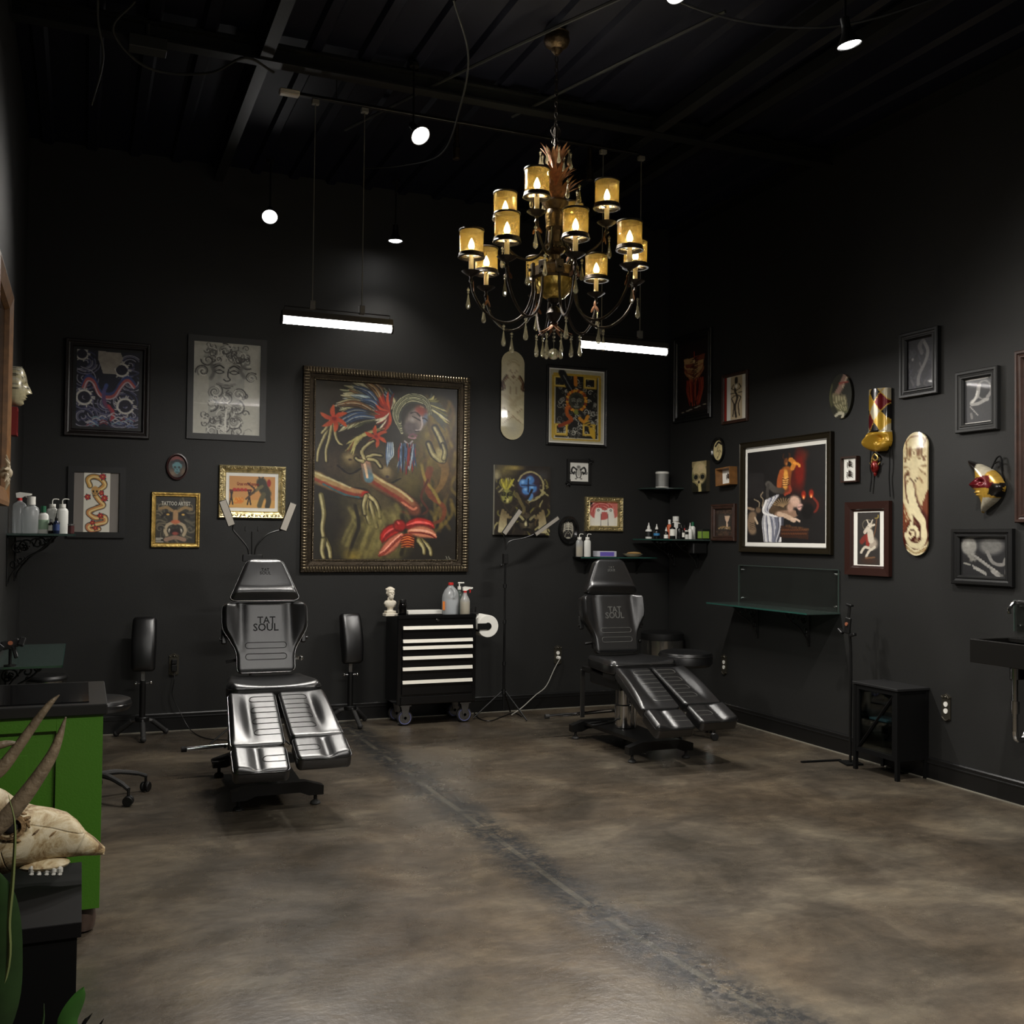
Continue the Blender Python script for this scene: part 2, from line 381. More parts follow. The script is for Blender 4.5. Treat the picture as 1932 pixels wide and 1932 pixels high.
# ------------------------------------------------------------ painter: pigment laid on a small grid, stored as mesh colours
class Cv:
    def __init__(s, w, h, bg):
        s.w = w; s.h = h; s.a = np.zeros((h, w, 3), np.float32); s.a[:] = np.array(bg)/255.
        s.X, s.Y = np.meshgrid((np.arange(w)+.5)/w, (np.arange(h)+.5)/w)   # v measured in widths
        s.asp = h/w; s.box = None
    def frame(s, x0, y0, x1, y1): s.box = (x0, y0, x1, y1); return s
    def p(s, x, y):
        if s.box is None: return x, y*s.asp
        b = s.box; return (x-b[0])/(b[2]-b[0]), (y-b[1])/(b[3]-b[1])*s.asp
    def r_(s, r): return r if s.box is None else r/(s.box[2]-s.box[0])
    def dab(s, u, v, r, col, a=1., soft=.5):
        x0 = max(0, int((u-r)*s.w)-1); x1 = min(s.w, int((u+r)*s.w)+2); y0 = max(0, int((v-r)*s.w)-1); y1 = min(s.h, int((v+r)*s.w)+2)
        if x1 <= x0 or y1 <= y0: return
        d = np.hypot(s.X[y0:y1, x0:x1]-u, s.Y[y0:y1, x0:x1]-v)
        e = max(r*soft, .7/s.w); k = np.clip((r+e*.5-d)/e, 0, 1)[..., None]*a
        s.a[y0:y1, x0:x1] = s.a[y0:y1, x0:x1]*(1-k)+np.array(col, np.float32)/255.*k
    def stroke(s, pts, r0, c0, r1=None, c1=None, a=1., soft=.4, leaf=False):
        Q = [s.p(*p) for p in pts]
        if len(Q) > 2: Q = smooth(Q, 10)
        Q = np.array(Q); seg = np.hypot(*(Q[1:]-Q[:-1]).T); L = seg.sum()
        r0 = s.r_(r0); r1 = r0 if r1 is None else s.r_(r1); c1 = c0 if c1 is None else c1
        n = max(2, int(L/max(min(r0, r1)*.6, .6/s.w))); n = min(n, 160); cs = np.concatenate([[0], np.cumsum(seg)])
        for k in range(n+1):
            t = k/n; d = t*L; u = np.interp(d, cs, Q[:, 0]); v = np.interp(d, cs, Q[:, 1])
            r = (r0+(r1-r0)*t) if not leaf else max(r0*math.sin(PI*min(1, t*.92+.06))**.7, .3/s.w)
            s.dab(u, v, r, [c0[i]+(c1[i]-c0[i])*t for i in range(3)], a, soft)
        return s
    def poly(s, pts, col, a=1.):
        Q = [s.p(*p) for p in pts]; ins = np.zeros(s.X.shape, bool); n = len(Q)
        for i in range(n):
            x1, y1 = Q[i]; x2, y2 = Q[(i+1) % n]
            if y1 == y2: continue
            c = ((s.Y > y1) != (s.Y > y2)) & (s.X < (x2-x1)*(s.Y-y1)/(y2-y1)+x1); ins ^= c
        s.a[ins] = s.a[ins]*(1-a)+np.array(col)/255.*a; return s
    def ell(s, x, y, rx, ry, col, rot=0, a=1., soft=.15):
        u, v = s.p(x, y); rx = s.r_(rx); ry = s.r_(ry); c, q = math.cos(math.radians(rot)), math.sin(math.radians(rot))
        dx = s.X-u; dy = s.Y-v; e = np.hypot((dx*c+dy*q)/rx, (-dx*q+dy*c)/ry)
        k = np.clip((1-e)/max(soft, .01)+.5*0, 0, 1)[..., None]*a
        s.a = (s.a*(1-k)+np.array(col, np.float32)/255.*k).astype(np.float32); return s
    def ring(s, x, y, r, col, w, a0=0, a1=360, n=14, rx=1., ry=1., **k):
        return s.stroke([(x+r*rx*math.cos(math.radians(a0+(a1-a0)*i/n)), y+r*ry*math.sin(math.radians(a0+(a1-a0)*i/n))) for i in range(n+1)], w, col, **k)
    def swirl(s, x, y, r, col, w, turns=1.6, a0=0, sg=1, **k):
        return s.stroke([(x+r*(1-i/18)*math.cos(math.radians(a0)+sg*turns*2*PI*i/18), y+r*(1-i/18)*math.sin(math.radians(a0)+sg*turns*2*PI*i/18)) for i in range(17)], w, col, r1=w*.5, **k)
    def grain(s, amt, sc=24, seed=1):
        rs = np.random.RandomState(seed); t = 0
        for q, am in ((sc, .6), (sc*3, .4)):
            g = rs.rand(int(q*s.asp)+3, q+3); yy = s.Y/s.asp*(g.shape[0]-2); xx = s.X*(g.shape[1]-2)
            iy = yy.astype(int); ix = xx.astype(int); fy = yy-iy; fx = xx-ix
            t = t+am*((g[iy, ix]*(1-fx)+g[iy, ix+1]*fx)*(1-fy)+(g[iy+1, ix]*(1-fx)+g[iy+1, ix+1]*fx)*fy)
        s.a = np.clip(s.a*(1+amt*(t[..., None]-.5)*2), 0, 1).astype(np.float32); return s
    def rect(s, x0, y0, x1, y1, col, a=1.): return s.poly([(x0, y0), (x1, y0), (x1, y1), (x0, y1)], col, a)
    def line(s, *a, **k): return s.stroke(*a, **k)
    def sample(s, u, v):
        """u,v arrays in 0..1 -> linear colours"""
        ix = np.clip((u*s.w).astype(int), 0, s.w-1); iy = np.clip((v*s.h).astype(int), 0, s.h-1)
        c = s.a[iy, ix]; return np.where(c <= .04045, c/12.92, ((c+.055)/1.055)**2.4)
def set_cols(me, rgb):
    at = me.color_attributes.new('Col', 'FLOAT_COLOR', 'POINT')
    at.data.foreach_set('color', np.concatenate([rgb, np.ones((len(rgb), 1))], 1).astype(np.float32).ravel())
def sheet(name, cv, w, h, z, mat, parent, res=None, thick=.004, edge=None):
    """flat picture: grid carrying the artwork, on a thin board"""
    nx = res or cv.w; ny = max(2, int(nx*h/w)); u = (np.arange(nx+1)/nx); v = (np.arange(ny+1)/ny)
    U, V = np.meshgrid(u, v); X = (U-.5)*w; Y = (.5-V)*h
    P = np.stack([X, Y, np.full_like(X, z)], -1).reshape(-1, 3)
    cols = cv.sample(np.clip(U, 0, .9999), np.clip(V, 0, .9999)).reshape(-1, 3)
    W1 = nx+1; i, j = np.meshgrid(np.arange(nx), np.arange(ny)); a = (j*W1+i).ravel()
    F = np.stack([a, a+W1, a+W1+1, a+1], 1)
    n0 = len(P); c = .5
    ex = [(-w/2, h/2), (w/2, h/2), (w/2, -h/2), (-w/2, -h/2)]
    P2 = [(x, y, z-1e-4) for x, y in ex]+[(x, y, z-thick) for x, y in ex]
    P = np.concatenate([P, np.array(P2)]); ec = np.array(lin(edge or (90, 86, 78)))
    cols = np.concatenate([cols, np.tile(ec, (8, 1))])
    F2 = [(n0+k, n0+(k+1) % 4, n0+4+(k+1) % 4, n0+4+k) for k in range(4)]+[(n0+7, n0+6, n0+5, n0+4)]
    me = bpy.data.meshes.new(name); me.from_pydata(P.tolist(), [], F.tolist()+F2); me.materials.append(mat); set_cols(me, cols); me.update()
    o = bpy.data.objects.new(name, me); COL.objects.link(o); o.parent = parent; return o
def shaped(name, lr, H, nu, nv, ztop, zbot, mat, parent=None, cv=None, cbox=None, m=I4, cosu=True, cosv=True, extra=None, sym=True):
    """solid with outline xl(t)..xr(t) over height H (t from top 0 to bottom 1), front height ztop(x,y,u,t), flat back zbot.
       x right, y up (top at +H/2), z front"""
    us = [.5-.5*math.cos(PI*i/nu) for i in range(nu+1)] if cosu else [i/nu for i in range(nu+1)]
    ts = [.5-.5*math.cos(PI*i/nv) for i in range(nv+1)] if cosv else [i/nv for i in range(nv+1)]
    V = []; n = nu+1
    for t in ts:
        a, b = lr(t)
        for u in us:
            x = a+(b-a)*u; y = H/2-H*t; V.append((x, y, ztop(x, y, u, t)))
    N = len(V)
    for t in ts:
        a, b = lr(t)
        for u in us:
            x = a+(b-a)*u; y = H/2-H*t; V.append((x, y, zbot(x, y, u, t) if callable(zbot) else zbot))
    F = []
    for j in range(nv):
        for i in range(nu):
            a = j*n+i; F.append((a, a+n, a+n+1, a+1)); F.append((N+a, N+a+1, N+a+n+1, N+a+n))
    for i in range(nu):
        F.append((i, i+1, N+i+1, N+i)); q = nv*n+i; F.append((q, N+q, N+q+1, q+1))
    for j in range(nv):
        a = j*n; F.append((a, N+a, N+a+n, a+n)); b = j*n+nu; F.append((b, b+n, N+b+n, N+b))
    mb = MB(); mb.add(V, F, m)
    if extra: extra(mb, lr, ztop)
    mats = mat if isinstance(mat, (list, tuple)) else [mat]
    me = bpy.data.meshes.new(name); me.from_pydata(mb.V, [], mb.F)
    for q in mats: me.materials.append(q)
    if len(mats) > 1: me.polygons.foreach_set('material_index', mb.mi)
    if cv is not None:
        A = np.array(V); x0, y0, x1, y1 = cbox; uu = np.clip((A[:, 0]-x0)/(x1-x0), 0, .9999); vv = np.clip((y1-A[:, 1])/(y1-y0), 0, .9999)
        c = cv.sample(uu, vv)
        if len(mb.V) > len(V): c = np.concatenate([c, np.zeros((len(mb.V)-len(V), 3))])
        set_cols(me, c)
    me.polygons.foreach_set('use_smooth', [True]*len(me.polygons)); me.set_sharp_from_angle(angle=math.radians(50)); me.update()
    o = bpy.data.objects.new(name, me); COL.objects.link(o)
    if parent is not None: o.parent = parent
    return o
def ellp(w, h): return lambda t: (-(w/2)*math.sqrt(max(1e-6, 1-(2*t-1)**2)), (w/2)*math.sqrt(max(1e-6, 1-(2*t-1)**2)))
def caps(w, h):
    def f(t):
        y = min(t, 1-t)*h; r = w/2
        q = r if y >= r else math.sqrt(max(1e-8, r*r-(r-y)**2)); return (-q, q)
    return f

# ------------------------------------------------------------ frames
def frame(name, W, H, prof, mat, parent, orn=None, mi=None):
    """mitred moulding; prof = [(inset from outer edge, height off wall)...]"""
    mb = MB(); k = len(prof); vs = []
    for (sx, sy) in ((-1, 1), (1, 1), (1, -1), (-1, -1)):
        for d, z in prof: vs.append((sx*(W/2-d), sy*(H/2-d), z))
    for c in range(4):
        c2 = (c+1) % 4
        for i in range(k-1): mb.add([vs[c*k+i], vs[c*k+i+1], vs[c2*k+i+1], vs[c2*k+i]], [(0, 1, 2, 3)])
    if orn: orn(mb)
    return mb.build(name, mat, parent, ang=25)
def P_flat(w, t): return [(0, 0), (0, t), (w, t), (w, 0)]
def P_wood(w, t): return [(0, 0), (0, t*.8), (w*.1, t), (w*.35, t), (w*.42, t*.8), (w*.62, t*.72), (w*.7, t*.86), (w*.82, t*.86), (w, t*.45), (w, 0)]
def P_bead(w, t): return [(0, 0), (0, t*.9), (w*.08, t), (w*.22, t*.95), (w*.3, t*.7), (w*.8, t*.6), (w*.86, t*.75), (w, t*.7), (w, 0)]
def ribs(W, H, d, w, t, n, mi=0, r=None):
    """row of small raised lobes running round the moulding, centred at inset d"""
    def f(mb):
        step = (W)/n; r_ = r or step*.36
        for ax, L in ((0, W), (1, H)):
            m_ = int(L/step)
            for i in range(m_):
                p = -L/2+(i+.5)*L/m_
                if abs(p) > L/2-d: continue
                for s in (-1, 1):
                    q = s*((H if ax == 0 else W)/2-d)
                    c = (p, q) if ax == 0 else (q, p)
                    sx, sy = (r_, w/2) if ax == 0 else (w/2, r_)
                    mb.ball(1, T(c[0], c[1], t) @ SCL(sx, sy, r_*1.25), mi, seg=8, rings=5)
    return f
def picture(name, label, pl, px, fw, prof, fmat, cv, mat=None, inner=None, group=None, orn=None, tilt=0., boardmat=None, res=None, matw=None, matmat=None, z=None, glass=False):
    M, W, H = wall_rect(pl, *px)
    o = thing(name, label, 'picture', mat=M @ RZ(tilt), group=group)
    t = prof[-2][1] if len(prof) > 1 else .02
    frame('frame', W, H, prof, fmat, o, orn(W, H) if orn else None)
    iw, ih = W-2*fw, H-2*fw; zz = z if z is not None else .006
    if matw:
        MB().box(0, 0, zz-.002, iw, ih, .004).build('mat_board', matmat or M_paper, o)
        aw, ah = iw-2*matw[0], ih-2*matw[1]
        sheet('print', cv, aw, ah, zz+.0025, mat or M_print, o, res, thick=.002)
    else:
        sheet('print', cv, iw, ih, zz, mat or M_print, o, res)
    return o
M_print = painted('print_pigment', .5)
M_printg = painted('glazed_print', .5, coat=.06)
M_oil = painted('oil_paint', .38)
# ------------------------------------------------------------ artworks
BLK, WHT, CRM = (14, 13, 12), (235, 232, 222), (206, 192, 150)
def skull(c, x, y, s, lt=(196, 184, 150), dk=(26, 24, 20), a=1.):
    c.ell(x, y-.12*s, .62*s, .66*s, lt, a=a, soft=.2); c.ell(x, y+.5*s, .36*s, .42*s, lt, a=a, soft=.2)
    for q in (-1, 1):
        c.ell(x+q*.26*s, y+.08*s, .17*s, .19*s, dk, a=a, soft=.3)
        c.stroke([(x+q*.5*s, y+.3*s), (x+q*.34*s, y+.42*s), (x+q*.2*s, y+.38*s)], .03*s, dk, a=a*.8)
    c.ell(x, y+.36*s, .06*s, .13*s, dk, a=a, soft=.3)
    for k in range(-3, 4): c.stroke([(x+k*.08*s, y+.58*s), (x+k*.08*s, y+.76*s)], .012*s, dk, a=a)
    c.stroke([(x-.28*s, y+.67*s), (x, y+.7*s), (x+.28*s, y+.67*s)], .012*s, dk, a=a)
def face(c, x, y, s, ln, w=.02, hi=None, rot=0):
    def R(px, py):
        q = math.radians(rot); return (x+s*(px*math.cos(q)-py*math.sin(q)), y+s*(px*math.sin(q)+py*math.cos(q)))
    for g in (-1, 1):
        c.stroke([R(g*.1, -.2), R(g*.25, -.28), R(g*.45, -.18)], w*s*1.3, ln); c.stroke([R(g*.1, -.04), R(g*.25, -.12), R(g*.42, -.03)], w*s, ln)
        c.stroke([R(g*.1, -.02), R(g*.25, .03), R(g*.42, -.03)], w*s*.7, ln)
    c.stroke([R(.06, -.15), R(.04, .1), R(.12, .24), R(0, .3), R(-.1, .24)], w*s, ln)
    c.stroke([R(-.2, .48), R(0, .44), R(.2, .48)], w*s*1.3, ln); c.stroke([R(-.12, .54), R(0, .57), R(.12, .54)], w*s, ln)
def art_big():
    c = Cv(262, 350, (34, 30, 24)).frame(150, 180, 892, 1150); r = random.Random(3); S = c.stroke
    for (x, y, rx, ry, col, a) in [(760, 520, 180, 350, (112, 96, 42), .95), (800, 420, 120, 210, (134, 112, 48), .7), (840, 640, 90, 260, (100, 76, 40), .7), (640, 700, 120, 200, (96, 84, 36), .7), (480, 960, 180, 170, (92, 84, 46), .9), (440, 1090, 240, 90, (84, 76, 36), .8), (330, 820, 110, 130, (46, 44, 30), .8), (240, 560, 110, 120, (38, 33, 26), .9), (200, 1020, 70, 160, (30, 30, 22), .8), (790, 1000, 110, 120, (24, 22, 20), .8)]:
        c.ell(x, y, rx, ry, col, a=a, soft=.9)
    for k in range(46):   # smoky background strokes
        x = r.uniform(690, 880); y = r.uniform(230, 900); S([(x, y), (x+r.uniform(-30, 30), y+60), (x+r.uniform(-50, 50), y+130)], 9, r.choice([(140, 118, 50), (110, 84, 44), (70, 52, 34), (122, 104, 48)]), a=.22, soft=1)
    # shoulders, torso and back
    for (x, y, rx, ry, col, a) in [(430, 640, 230, 180, (84, 72, 50), .95), (450, 860, 180, 230, (82, 72, 48), .95), (470, 1030, 210, 180, (112, 100, 58), .95), (560, 1000, 100, 160, (146, 132, 76), .6), (420, 930, 70, 160, (152, 138, 82), .5)]: c.ell(x, y, rx, ry, col, a=a, soft=.7)
    c.ell(250, 640, 100, 120, (64, 52, 40), a=.8, soft=.8); c.ell(330, 520, 130, 120, (40, 32, 26), a=.8, soft=.8)
    c.ell(395, 720, 120, 190, (70, 62, 44), a=.7, soft=.9); c.ell(600, 690, 90, 130, (96, 84, 50), a=.7, soft=.8)
    c.ell(335, 615, 70, 72, (30, 26, 20), a=.8, soft=.5); c.ell(333, 608, 62, 64, (108, 94, 62), a=.95, soft=.7); c.ell(324, 592, 40, 38, (164, 146, 104), a=.7, soft=1); c.ell(332, 606, 13, 9, (52, 38, 34), soft=.6)
    c.ell(524, 676, 66, 60, (34, 29, 22), a=.8, soft=.5); c.ell(520, 670, 58, 52, (124, 108, 72), a=.95, soft=.7); c.ell(510, 654, 36, 30, (172, 152, 110), a=.7, soft=1); c.ell(522, 692, 13, 10, (60, 52, 54), soft=.6)
    S([(270, 640), (330, 682), (392, 650)], 5, (20, 18, 16), a=.8); S([(462, 690), (520, 732), (590, 700)], 5, (24, 22, 18), a=.8)
    # feather fan
    cols = [(60, 84, 120), (196, 186, 140), (120, 84, 52), (44, 60, 86), (214, 206, 168), (150, 110, 66), (90, 96, 60), (138, 160, 170), (172, 168, 120)]
    for i in range(120):
        a = math.radians(178+r.uniform(-30, 92)); L = r.uniform(170, 305)*(1.0 if a < math.radians(250) else .62)
        ex, ey = 540+math.cos(a)*L, 345+math.sin(a)*L*.78; bx, by = 540+math.cos(a)*L*.3, 345+math.sin(a)*L*.3*.8
        mx, my = (bx+ex)/2-(ey-by)*.12, (by+ey)/2+(ex-bx)*.12; cl = r.choice(cols)
        S([(bx, by), (mx, my), (ex, ey)], 20, tuple(v*.38 for v in cl), leaf=True, a=.9)
        S([(bx, by), (mx, my-3), (ex, ey)], 13, cl, leaf=True, a=.85); S([(bx, by), (mx, my+4), (ex, ey)], 3.5, tuple(v*.5 for v in cl), leaf=True, a=.8); S([(bx, by), (mx, my-5), (ex, ey)], 2, (206, 200, 170), a=.4)
    for i in range(16):
        t = i/15; ex, ey = 730+95*math.sin(t*2.2), 215+210*t; S([(690, 250+60*t), (740+20*t, 250+90*t), (ex+20, ey)], 8, r.choice([(196, 186, 120), (120, 116, 70), (214, 208, 170), (80, 82, 70)]), leaf=True)
    for i in range(15):   # lower feather drapes
        t = i/14; S([(520-60*t, 420+20*t), (430-60*t, 450+40*t), (335-10*t+20*math.sin(i), 490+90*t)], 8, r.choice([(150, 138, 80), (110, 70, 44), (176, 166, 104), (60, 56, 40)]), leaf=True)
    for i in range(26):
        a = math.radians(r.uniform(80, 300)); S([(530, 330), (530+45*math.cos(a), 330+62*math.sin(a)), (520+70*math.cos(a+.3), 335+115*math.sin(a+.2))], 7, r.choice([(150, 38, 24), (96, 24, 18), (190, 70, 40), (222, 210, 180)]), leaf=True)
    # swept hair round the face
    for i in range(11):
        q = i*6.5; S([(596-q*.2, 452-q), (548+q*.6, 350-q*.2), (576+q*.55, 268+q*.4), (650, 226+q*.75), (724-q*.2, 252+q*.6), (748-q*.45, 330+q*.2)], 6.5, [(30, 30, 24), (196, 192, 150), (50, 52, 44), (146, 148, 110)][i % 4], a=.95)
    c.ell(668, 374, 62, 92, (128, 114, 108), rot=24, soft=.3); c.ell(640, 420, 48, 56, (84, 74, 74), rot=10, soft=.5)
    c.ell(694, 318, 44, 34, (150, 54, 40), rot=35, a=.9, soft=.6); c.ell(716, 362, 18, 42, (92, 110, 140), rot=10, a=.8, soft=.7); c.ell(648, 372, 26, 24, (176, 166, 156), a=.8, soft=.8)
    S([(640, 336), (664, 328), (690, 350)], 3.5, (34, 26, 26)); S([(648, 352), (668, 362), (690, 372)], 3, (30, 24, 24)); S([(702, 360), (716, 362), (728, 372)], 3, (30, 24, 24))
    S([(694, 352), (700, 396), (690, 424), (668, 428)], 4.5, (186, 170, 166)); S([(664, 436), (684, 434)], 3, (40, 26, 28))
    S([(636, 458), (655, 450), (664, 462), (672, 456)], 5.5, (112, 70, 80)); S([(630, 468), (652, 474), (666, 470)], 4.5, (150, 110, 116)); S([(610, 492), (630, 506), (650, 490)], 4, (160, 150, 150))
    for i in range(36):   # neck feathers
        x = r.uniform(585, 668); S([(x, 505), (x+r.uniform(-14, 10), 560), (x+r.uniform(-24, 14), 600+r.uniform(0, 80))], 4.5, r.choice([(140, 34, 26), (60, 88, 124), (24, 24, 30), (150, 168, 180), (40, 60, 90)]), leaf=True)
    for i in range(8): S([(520+i*4, 500), (516+i*5, 570), (520+i*2, 640-i*6)], 3.6, [(60, 90, 130), (190, 200, 200)][i % 2], leaf=True)
    def finger(pts, w, col=(176, 164, 108)):
        S(pts, w*1.5, (30, 26, 18)); col = tuple(v*.86 for v in col); S(pts, w*1.1, col, r1=w*.7, c1=(98, 86, 48)); S([(x-w*.3, y-1) for x, y in pts], w*.5, (196, 186, 138), a=.45, soft=1)
    def bloom(x, y, s):
        for a in (20, 75, 130, 190, 255, 320): S([(x, y), (x+s*.5*math.cos(math.radians(a)), y+s*.5*math.sin(math.radians(a))), (x+s*math.cos(math.radians(a+12)), y+s*math.sin(math.radians(a+12)))], s*.16, (158, 40, 26), c1=(190, 84, 40), leaf=True)
        c.ell(x, y, s*.2, s*.18, (120, 22, 18), soft=.5)
    for p in [[(238, 400), (205, 480), (176, 560), (170, 620)], [(240, 410), (226, 500), (212, 560), (214, 620)], [(250, 410), (258, 480), (274, 516), (292, 528)], [(232, 400), (212, 440), (190, 470)]]: finger(p, 7, (138, 128, 76))
    bloom(250, 388, 74); bloom(462, 474, 62)
    # raised hand and forearm on the right
    S([(800, 585), (826, 640), (806, 730), (748, 800)], 22, (122, 92, 48), r1=8, a=.8, soft=.8)
    finger([(812, 590), (818, 530), (800, 470), (768, 408)], 13); finger([(800, 590), (762, 560), (736, 500)], 12); c.ell(800, 560, 26, 50, (170, 156, 104), rot=-20, soft=.4)
    finger([(818, 580), (824, 540), (812, 500)], 9)
    # smoke ribbon
    S([(745, 640), (728, 720), (750, 790), (820, 850), (812, 920), (740, 950), (660, 960)], 16, (110, 58, 34), r1=5, a=.75, soft=.8); S([(700, 620), (720, 700), (770, 770), (800, 830)], 8, (150, 130, 60), a=.5, soft=.8)
    S([(590, 880), (680, 900), (735, 870), (700, 800), (735, 700)], 6, (80, 40, 28), a=.7, soft=.8)
    # left arm to the hand with the nail
    S([(152, 700), (240, 745), (330, 780), (405, 790)], 30, (30, 26, 22)); S([(152, 700), (240, 745), (330, 782), (405, 792)], 30, (112, 92, 58), c1=(130, 84, 56), r1=18, soft=.8); S([(152, 692), (240, 732), (330, 768), (405, 784)], 17, (160, 142, 92), c1=(168, 118, 80), r1=11, soft=1, a=.8)
    S([(152, 714), (250, 758), (340, 792), (400, 797)], 8, (130, 52, 38), a=.55, soft=1); S([(160, 684), (250, 720), (335, 758)], 5, (196, 186, 140), a=.5, soft=1); S([(200, 742), (300, 792), (380, 810)], 5, (50, 90, 96), a=.7)
    c.ell(412, 790, 26, 22, (166, 34, 24), soft=.5)
    for p in [[(418, 800), (440, 850), (452, 900), (470, 970)], [(420, 800), (418, 860), (424, 910), (436, 950)], [(425, 796), (462, 830), (482, 880), (486, 915)], [(415, 800), (404, 850), (410, 900)]]: finger(p, 9, (178, 160, 104))
    # crossing forearm with raised fingers
    S([(420, 690), (500, 745), (580, 790), (655, 850), (672, 882)], 36, (30, 24, 20)); S([(420, 692), (500, 745), (580, 790), (650, 846), (668, 874)], 33, (112, 84, 54), c1=(110, 60, 42), r1=30, soft=.8); S([(424, 684), (500, 734), (580, 778), (650, 832)], 18, (158, 128, 82), c1=(150, 96, 64), soft=1, a=.8)
    S([(430, 674), (510, 724), (590, 768), (655, 822)], 6, (200, 184, 132), a=.55, soft=1); S([(440, 716), (520, 770), (600, 820), (655, 868)], 9, (136, 50, 38), a=.5, soft=1); S([(600, 830), (655, 866), (676, 860)], 6, (200, 120, 90), a=.7)
    S([(405, 605), (416, 650), (428, 705)], 24, (186, 120, 84), c1=(90, 120, 130)); S([(400, 610), (412, 655), (420, 700)], 6, (226, 190, 150))
    for p in [[(405, 600), (390, 560), (420, 520), (450, 500)], [(420, 590), (450, 575), (490, 578)], [(425, 600), (462, 606), (488, 640)], [(395, 612), (372, 606), (362, 596)]]: finger(p, 8.5, (186, 170, 112))
    # belly folds and hips
    for i in range(34):
        x = 330+i*9; y = r.uniform(840, 960); S([(x, y), (x+24, y+60), (x-8+i*.6, y+130), (x-30+i, y+190)], 10, r.choice([(120, 110, 60), (60, 54, 32), (140, 130, 76), (84, 78, 46), (44, 40, 28)]), a=.22, soft=1)
    S([(360, 850), (380, 960), (350, 1060), (330, 1130)], 8, (30, 26, 20), a=.6, soft=1); S([(600, 900), (620, 1000), (600, 1120)], 10, (34, 30, 20), a=.6, soft=1); c.ell(452, 930, 50, 90, (146, 134, 80), a=.5, soft=1); c.ell(545, 900, 44, 60, (140, 128, 76), a=.5, soft=1)
    for p in [[(190, 800), (206, 900), (200, 980), (214, 1060)], [(214, 1040), (236, 1090), (242, 1136)], [(205, 1040), (200, 1100), (210, 1140)]]: finger(p, 11, (112, 104, 60))
    for p in [[(690, 1030), (730, 1060), (752, 1090), (756, 1118)], [(690, 1040), (716, 1080), (720, 1112)]]: finger(p, 11, (138, 124, 70))
    c.ell(350, 1130, 60, 50, (190, 160, 60), a=.55, soft=1)
    # large red bloom
    for p, col in [([(600, 975), (560, 980), (520, 1010), (500, 1048)], (170, 34, 28)), ([(620, 965), (680, 945), (740, 950), (770, 965)], (178, 40, 32)), ([(600, 1010), (560, 1050), (520, 1095), (485, 1120)], (196, 110, 84)), ([(640, 990), (700, 990), (750, 1000), (782, 1018)], (204, 124, 92)), ([(600, 980), (590, 960), (575, 940)], (150, 30, 24))]:
        S(p, 34, tuple(v*.5 for v in col), leaf=True); S(p, 28, col, leaf=True); S([(x, y-6) for x, y in p], 6, tuple(min(255, v+60) for v in col), leaf=True, a=.8)
        for k in range(3): S([(x+k*3-4, y+4+k*4) for x, y in p], 1.8, (96, 16, 14), a=.7)
    c.ell(632, 1040, 40, 46, (168, 62, 30), soft=.3); c.ell(598, 965, 22, 24, (146, 24, 20), soft=.4)
    for k in range(5): S([(598, 1022+k*13), (632, 1012+k*14), (666, 1024+k*12)], 2.4, (78, 20, 14)); S([(600, 1028+k*13), (632, 1018+k*14), (664, 1030+k*12)], 1.8, (226, 130, 60), a=.8)
    S([(836, 1128), (842, 1138), (838, 1144)], 1.6, (150, 146, 130)); S([(850, 1128), (856, 1142), (862, 1140)], 1.6, (150, 146, 130))
    return c.grain(.16, 40, 2)
def art_dragon():
    c = Cv(112, 151, (24, 25, 42)).frame(0, 0, 100, 135); r = random.Random(5)
    for (x, y) in [(14, 22), (86, 22), (12, 50), (88, 52), (14, 84), (78, 88), (30, 110), (70, 118), (12, 118), (92, 112), (50, 92)]:
        for k in range(9):
            a0 = r.uniform(0, 360); rr = 4+k*2.4; c.ring(x, y, rr, [(150, 148, 160), (60, 60, 96), (112, 110, 134)][k % 3], .8, a0, a0+150, ry=.9, a=.75)
    for (x, y, s) in [(13, 84, 12), (79, 96, 13), (72, 32, 11), (8, 8, 9)]:
        c.ring(x, y, s, (206, 202, 192), 1.6, 20, 330, a=.9); c.ring(x, y, s*.55, (30, 28, 44), 3, 0, 360)
        for k in range(12): a = k*30; c.stroke([(x+s*math.cos(a), y+s*math.sin(a)), (x+s*1.4*math.cos(a+.1), y+s*1.4*math.sin(a+.1))], .9, (190, 186, 180))
    for off, col, wd in [(0, (50, 66, 120), 4.2), (4, (170, 84, 84), 3.2), (7, (196, 180, 186), 1)]:
        c.stroke([(12, 62+off), (18, 48+off), (27, 52+off), (36, 72+off), (48, 78+off), (62, 74+off), (72, 56+off), (82, 46+off), (92, 56+off)], wd, col)
    c.stroke([(48, 60), (44, 74), (46, 92), (56, 104), (60, 118)], 3, (60, 80, 140), c1=(150, 50, 60)); c.stroke([(52, 96), (60, 108), (56, 122)], 2, (170, 60, 70))
    for k in range(30):
        x = r.uniform(20, 90); y = r.uniform(112, 133); c.stroke([(x-6, y), (x, y-3), (x+6, y)], .9, r.choice([(120, 150, 160), (90, 110, 150), (180, 176, 180), (120, 50, 60)]), a=.8)
    c.poly([(34, 1), (70, 2), (74, 12), (68, 24), (60, 30), (64, 40), (42, 40), (38, 26), (34, 16)], (158, 150, 140)); return c.grain(.1)
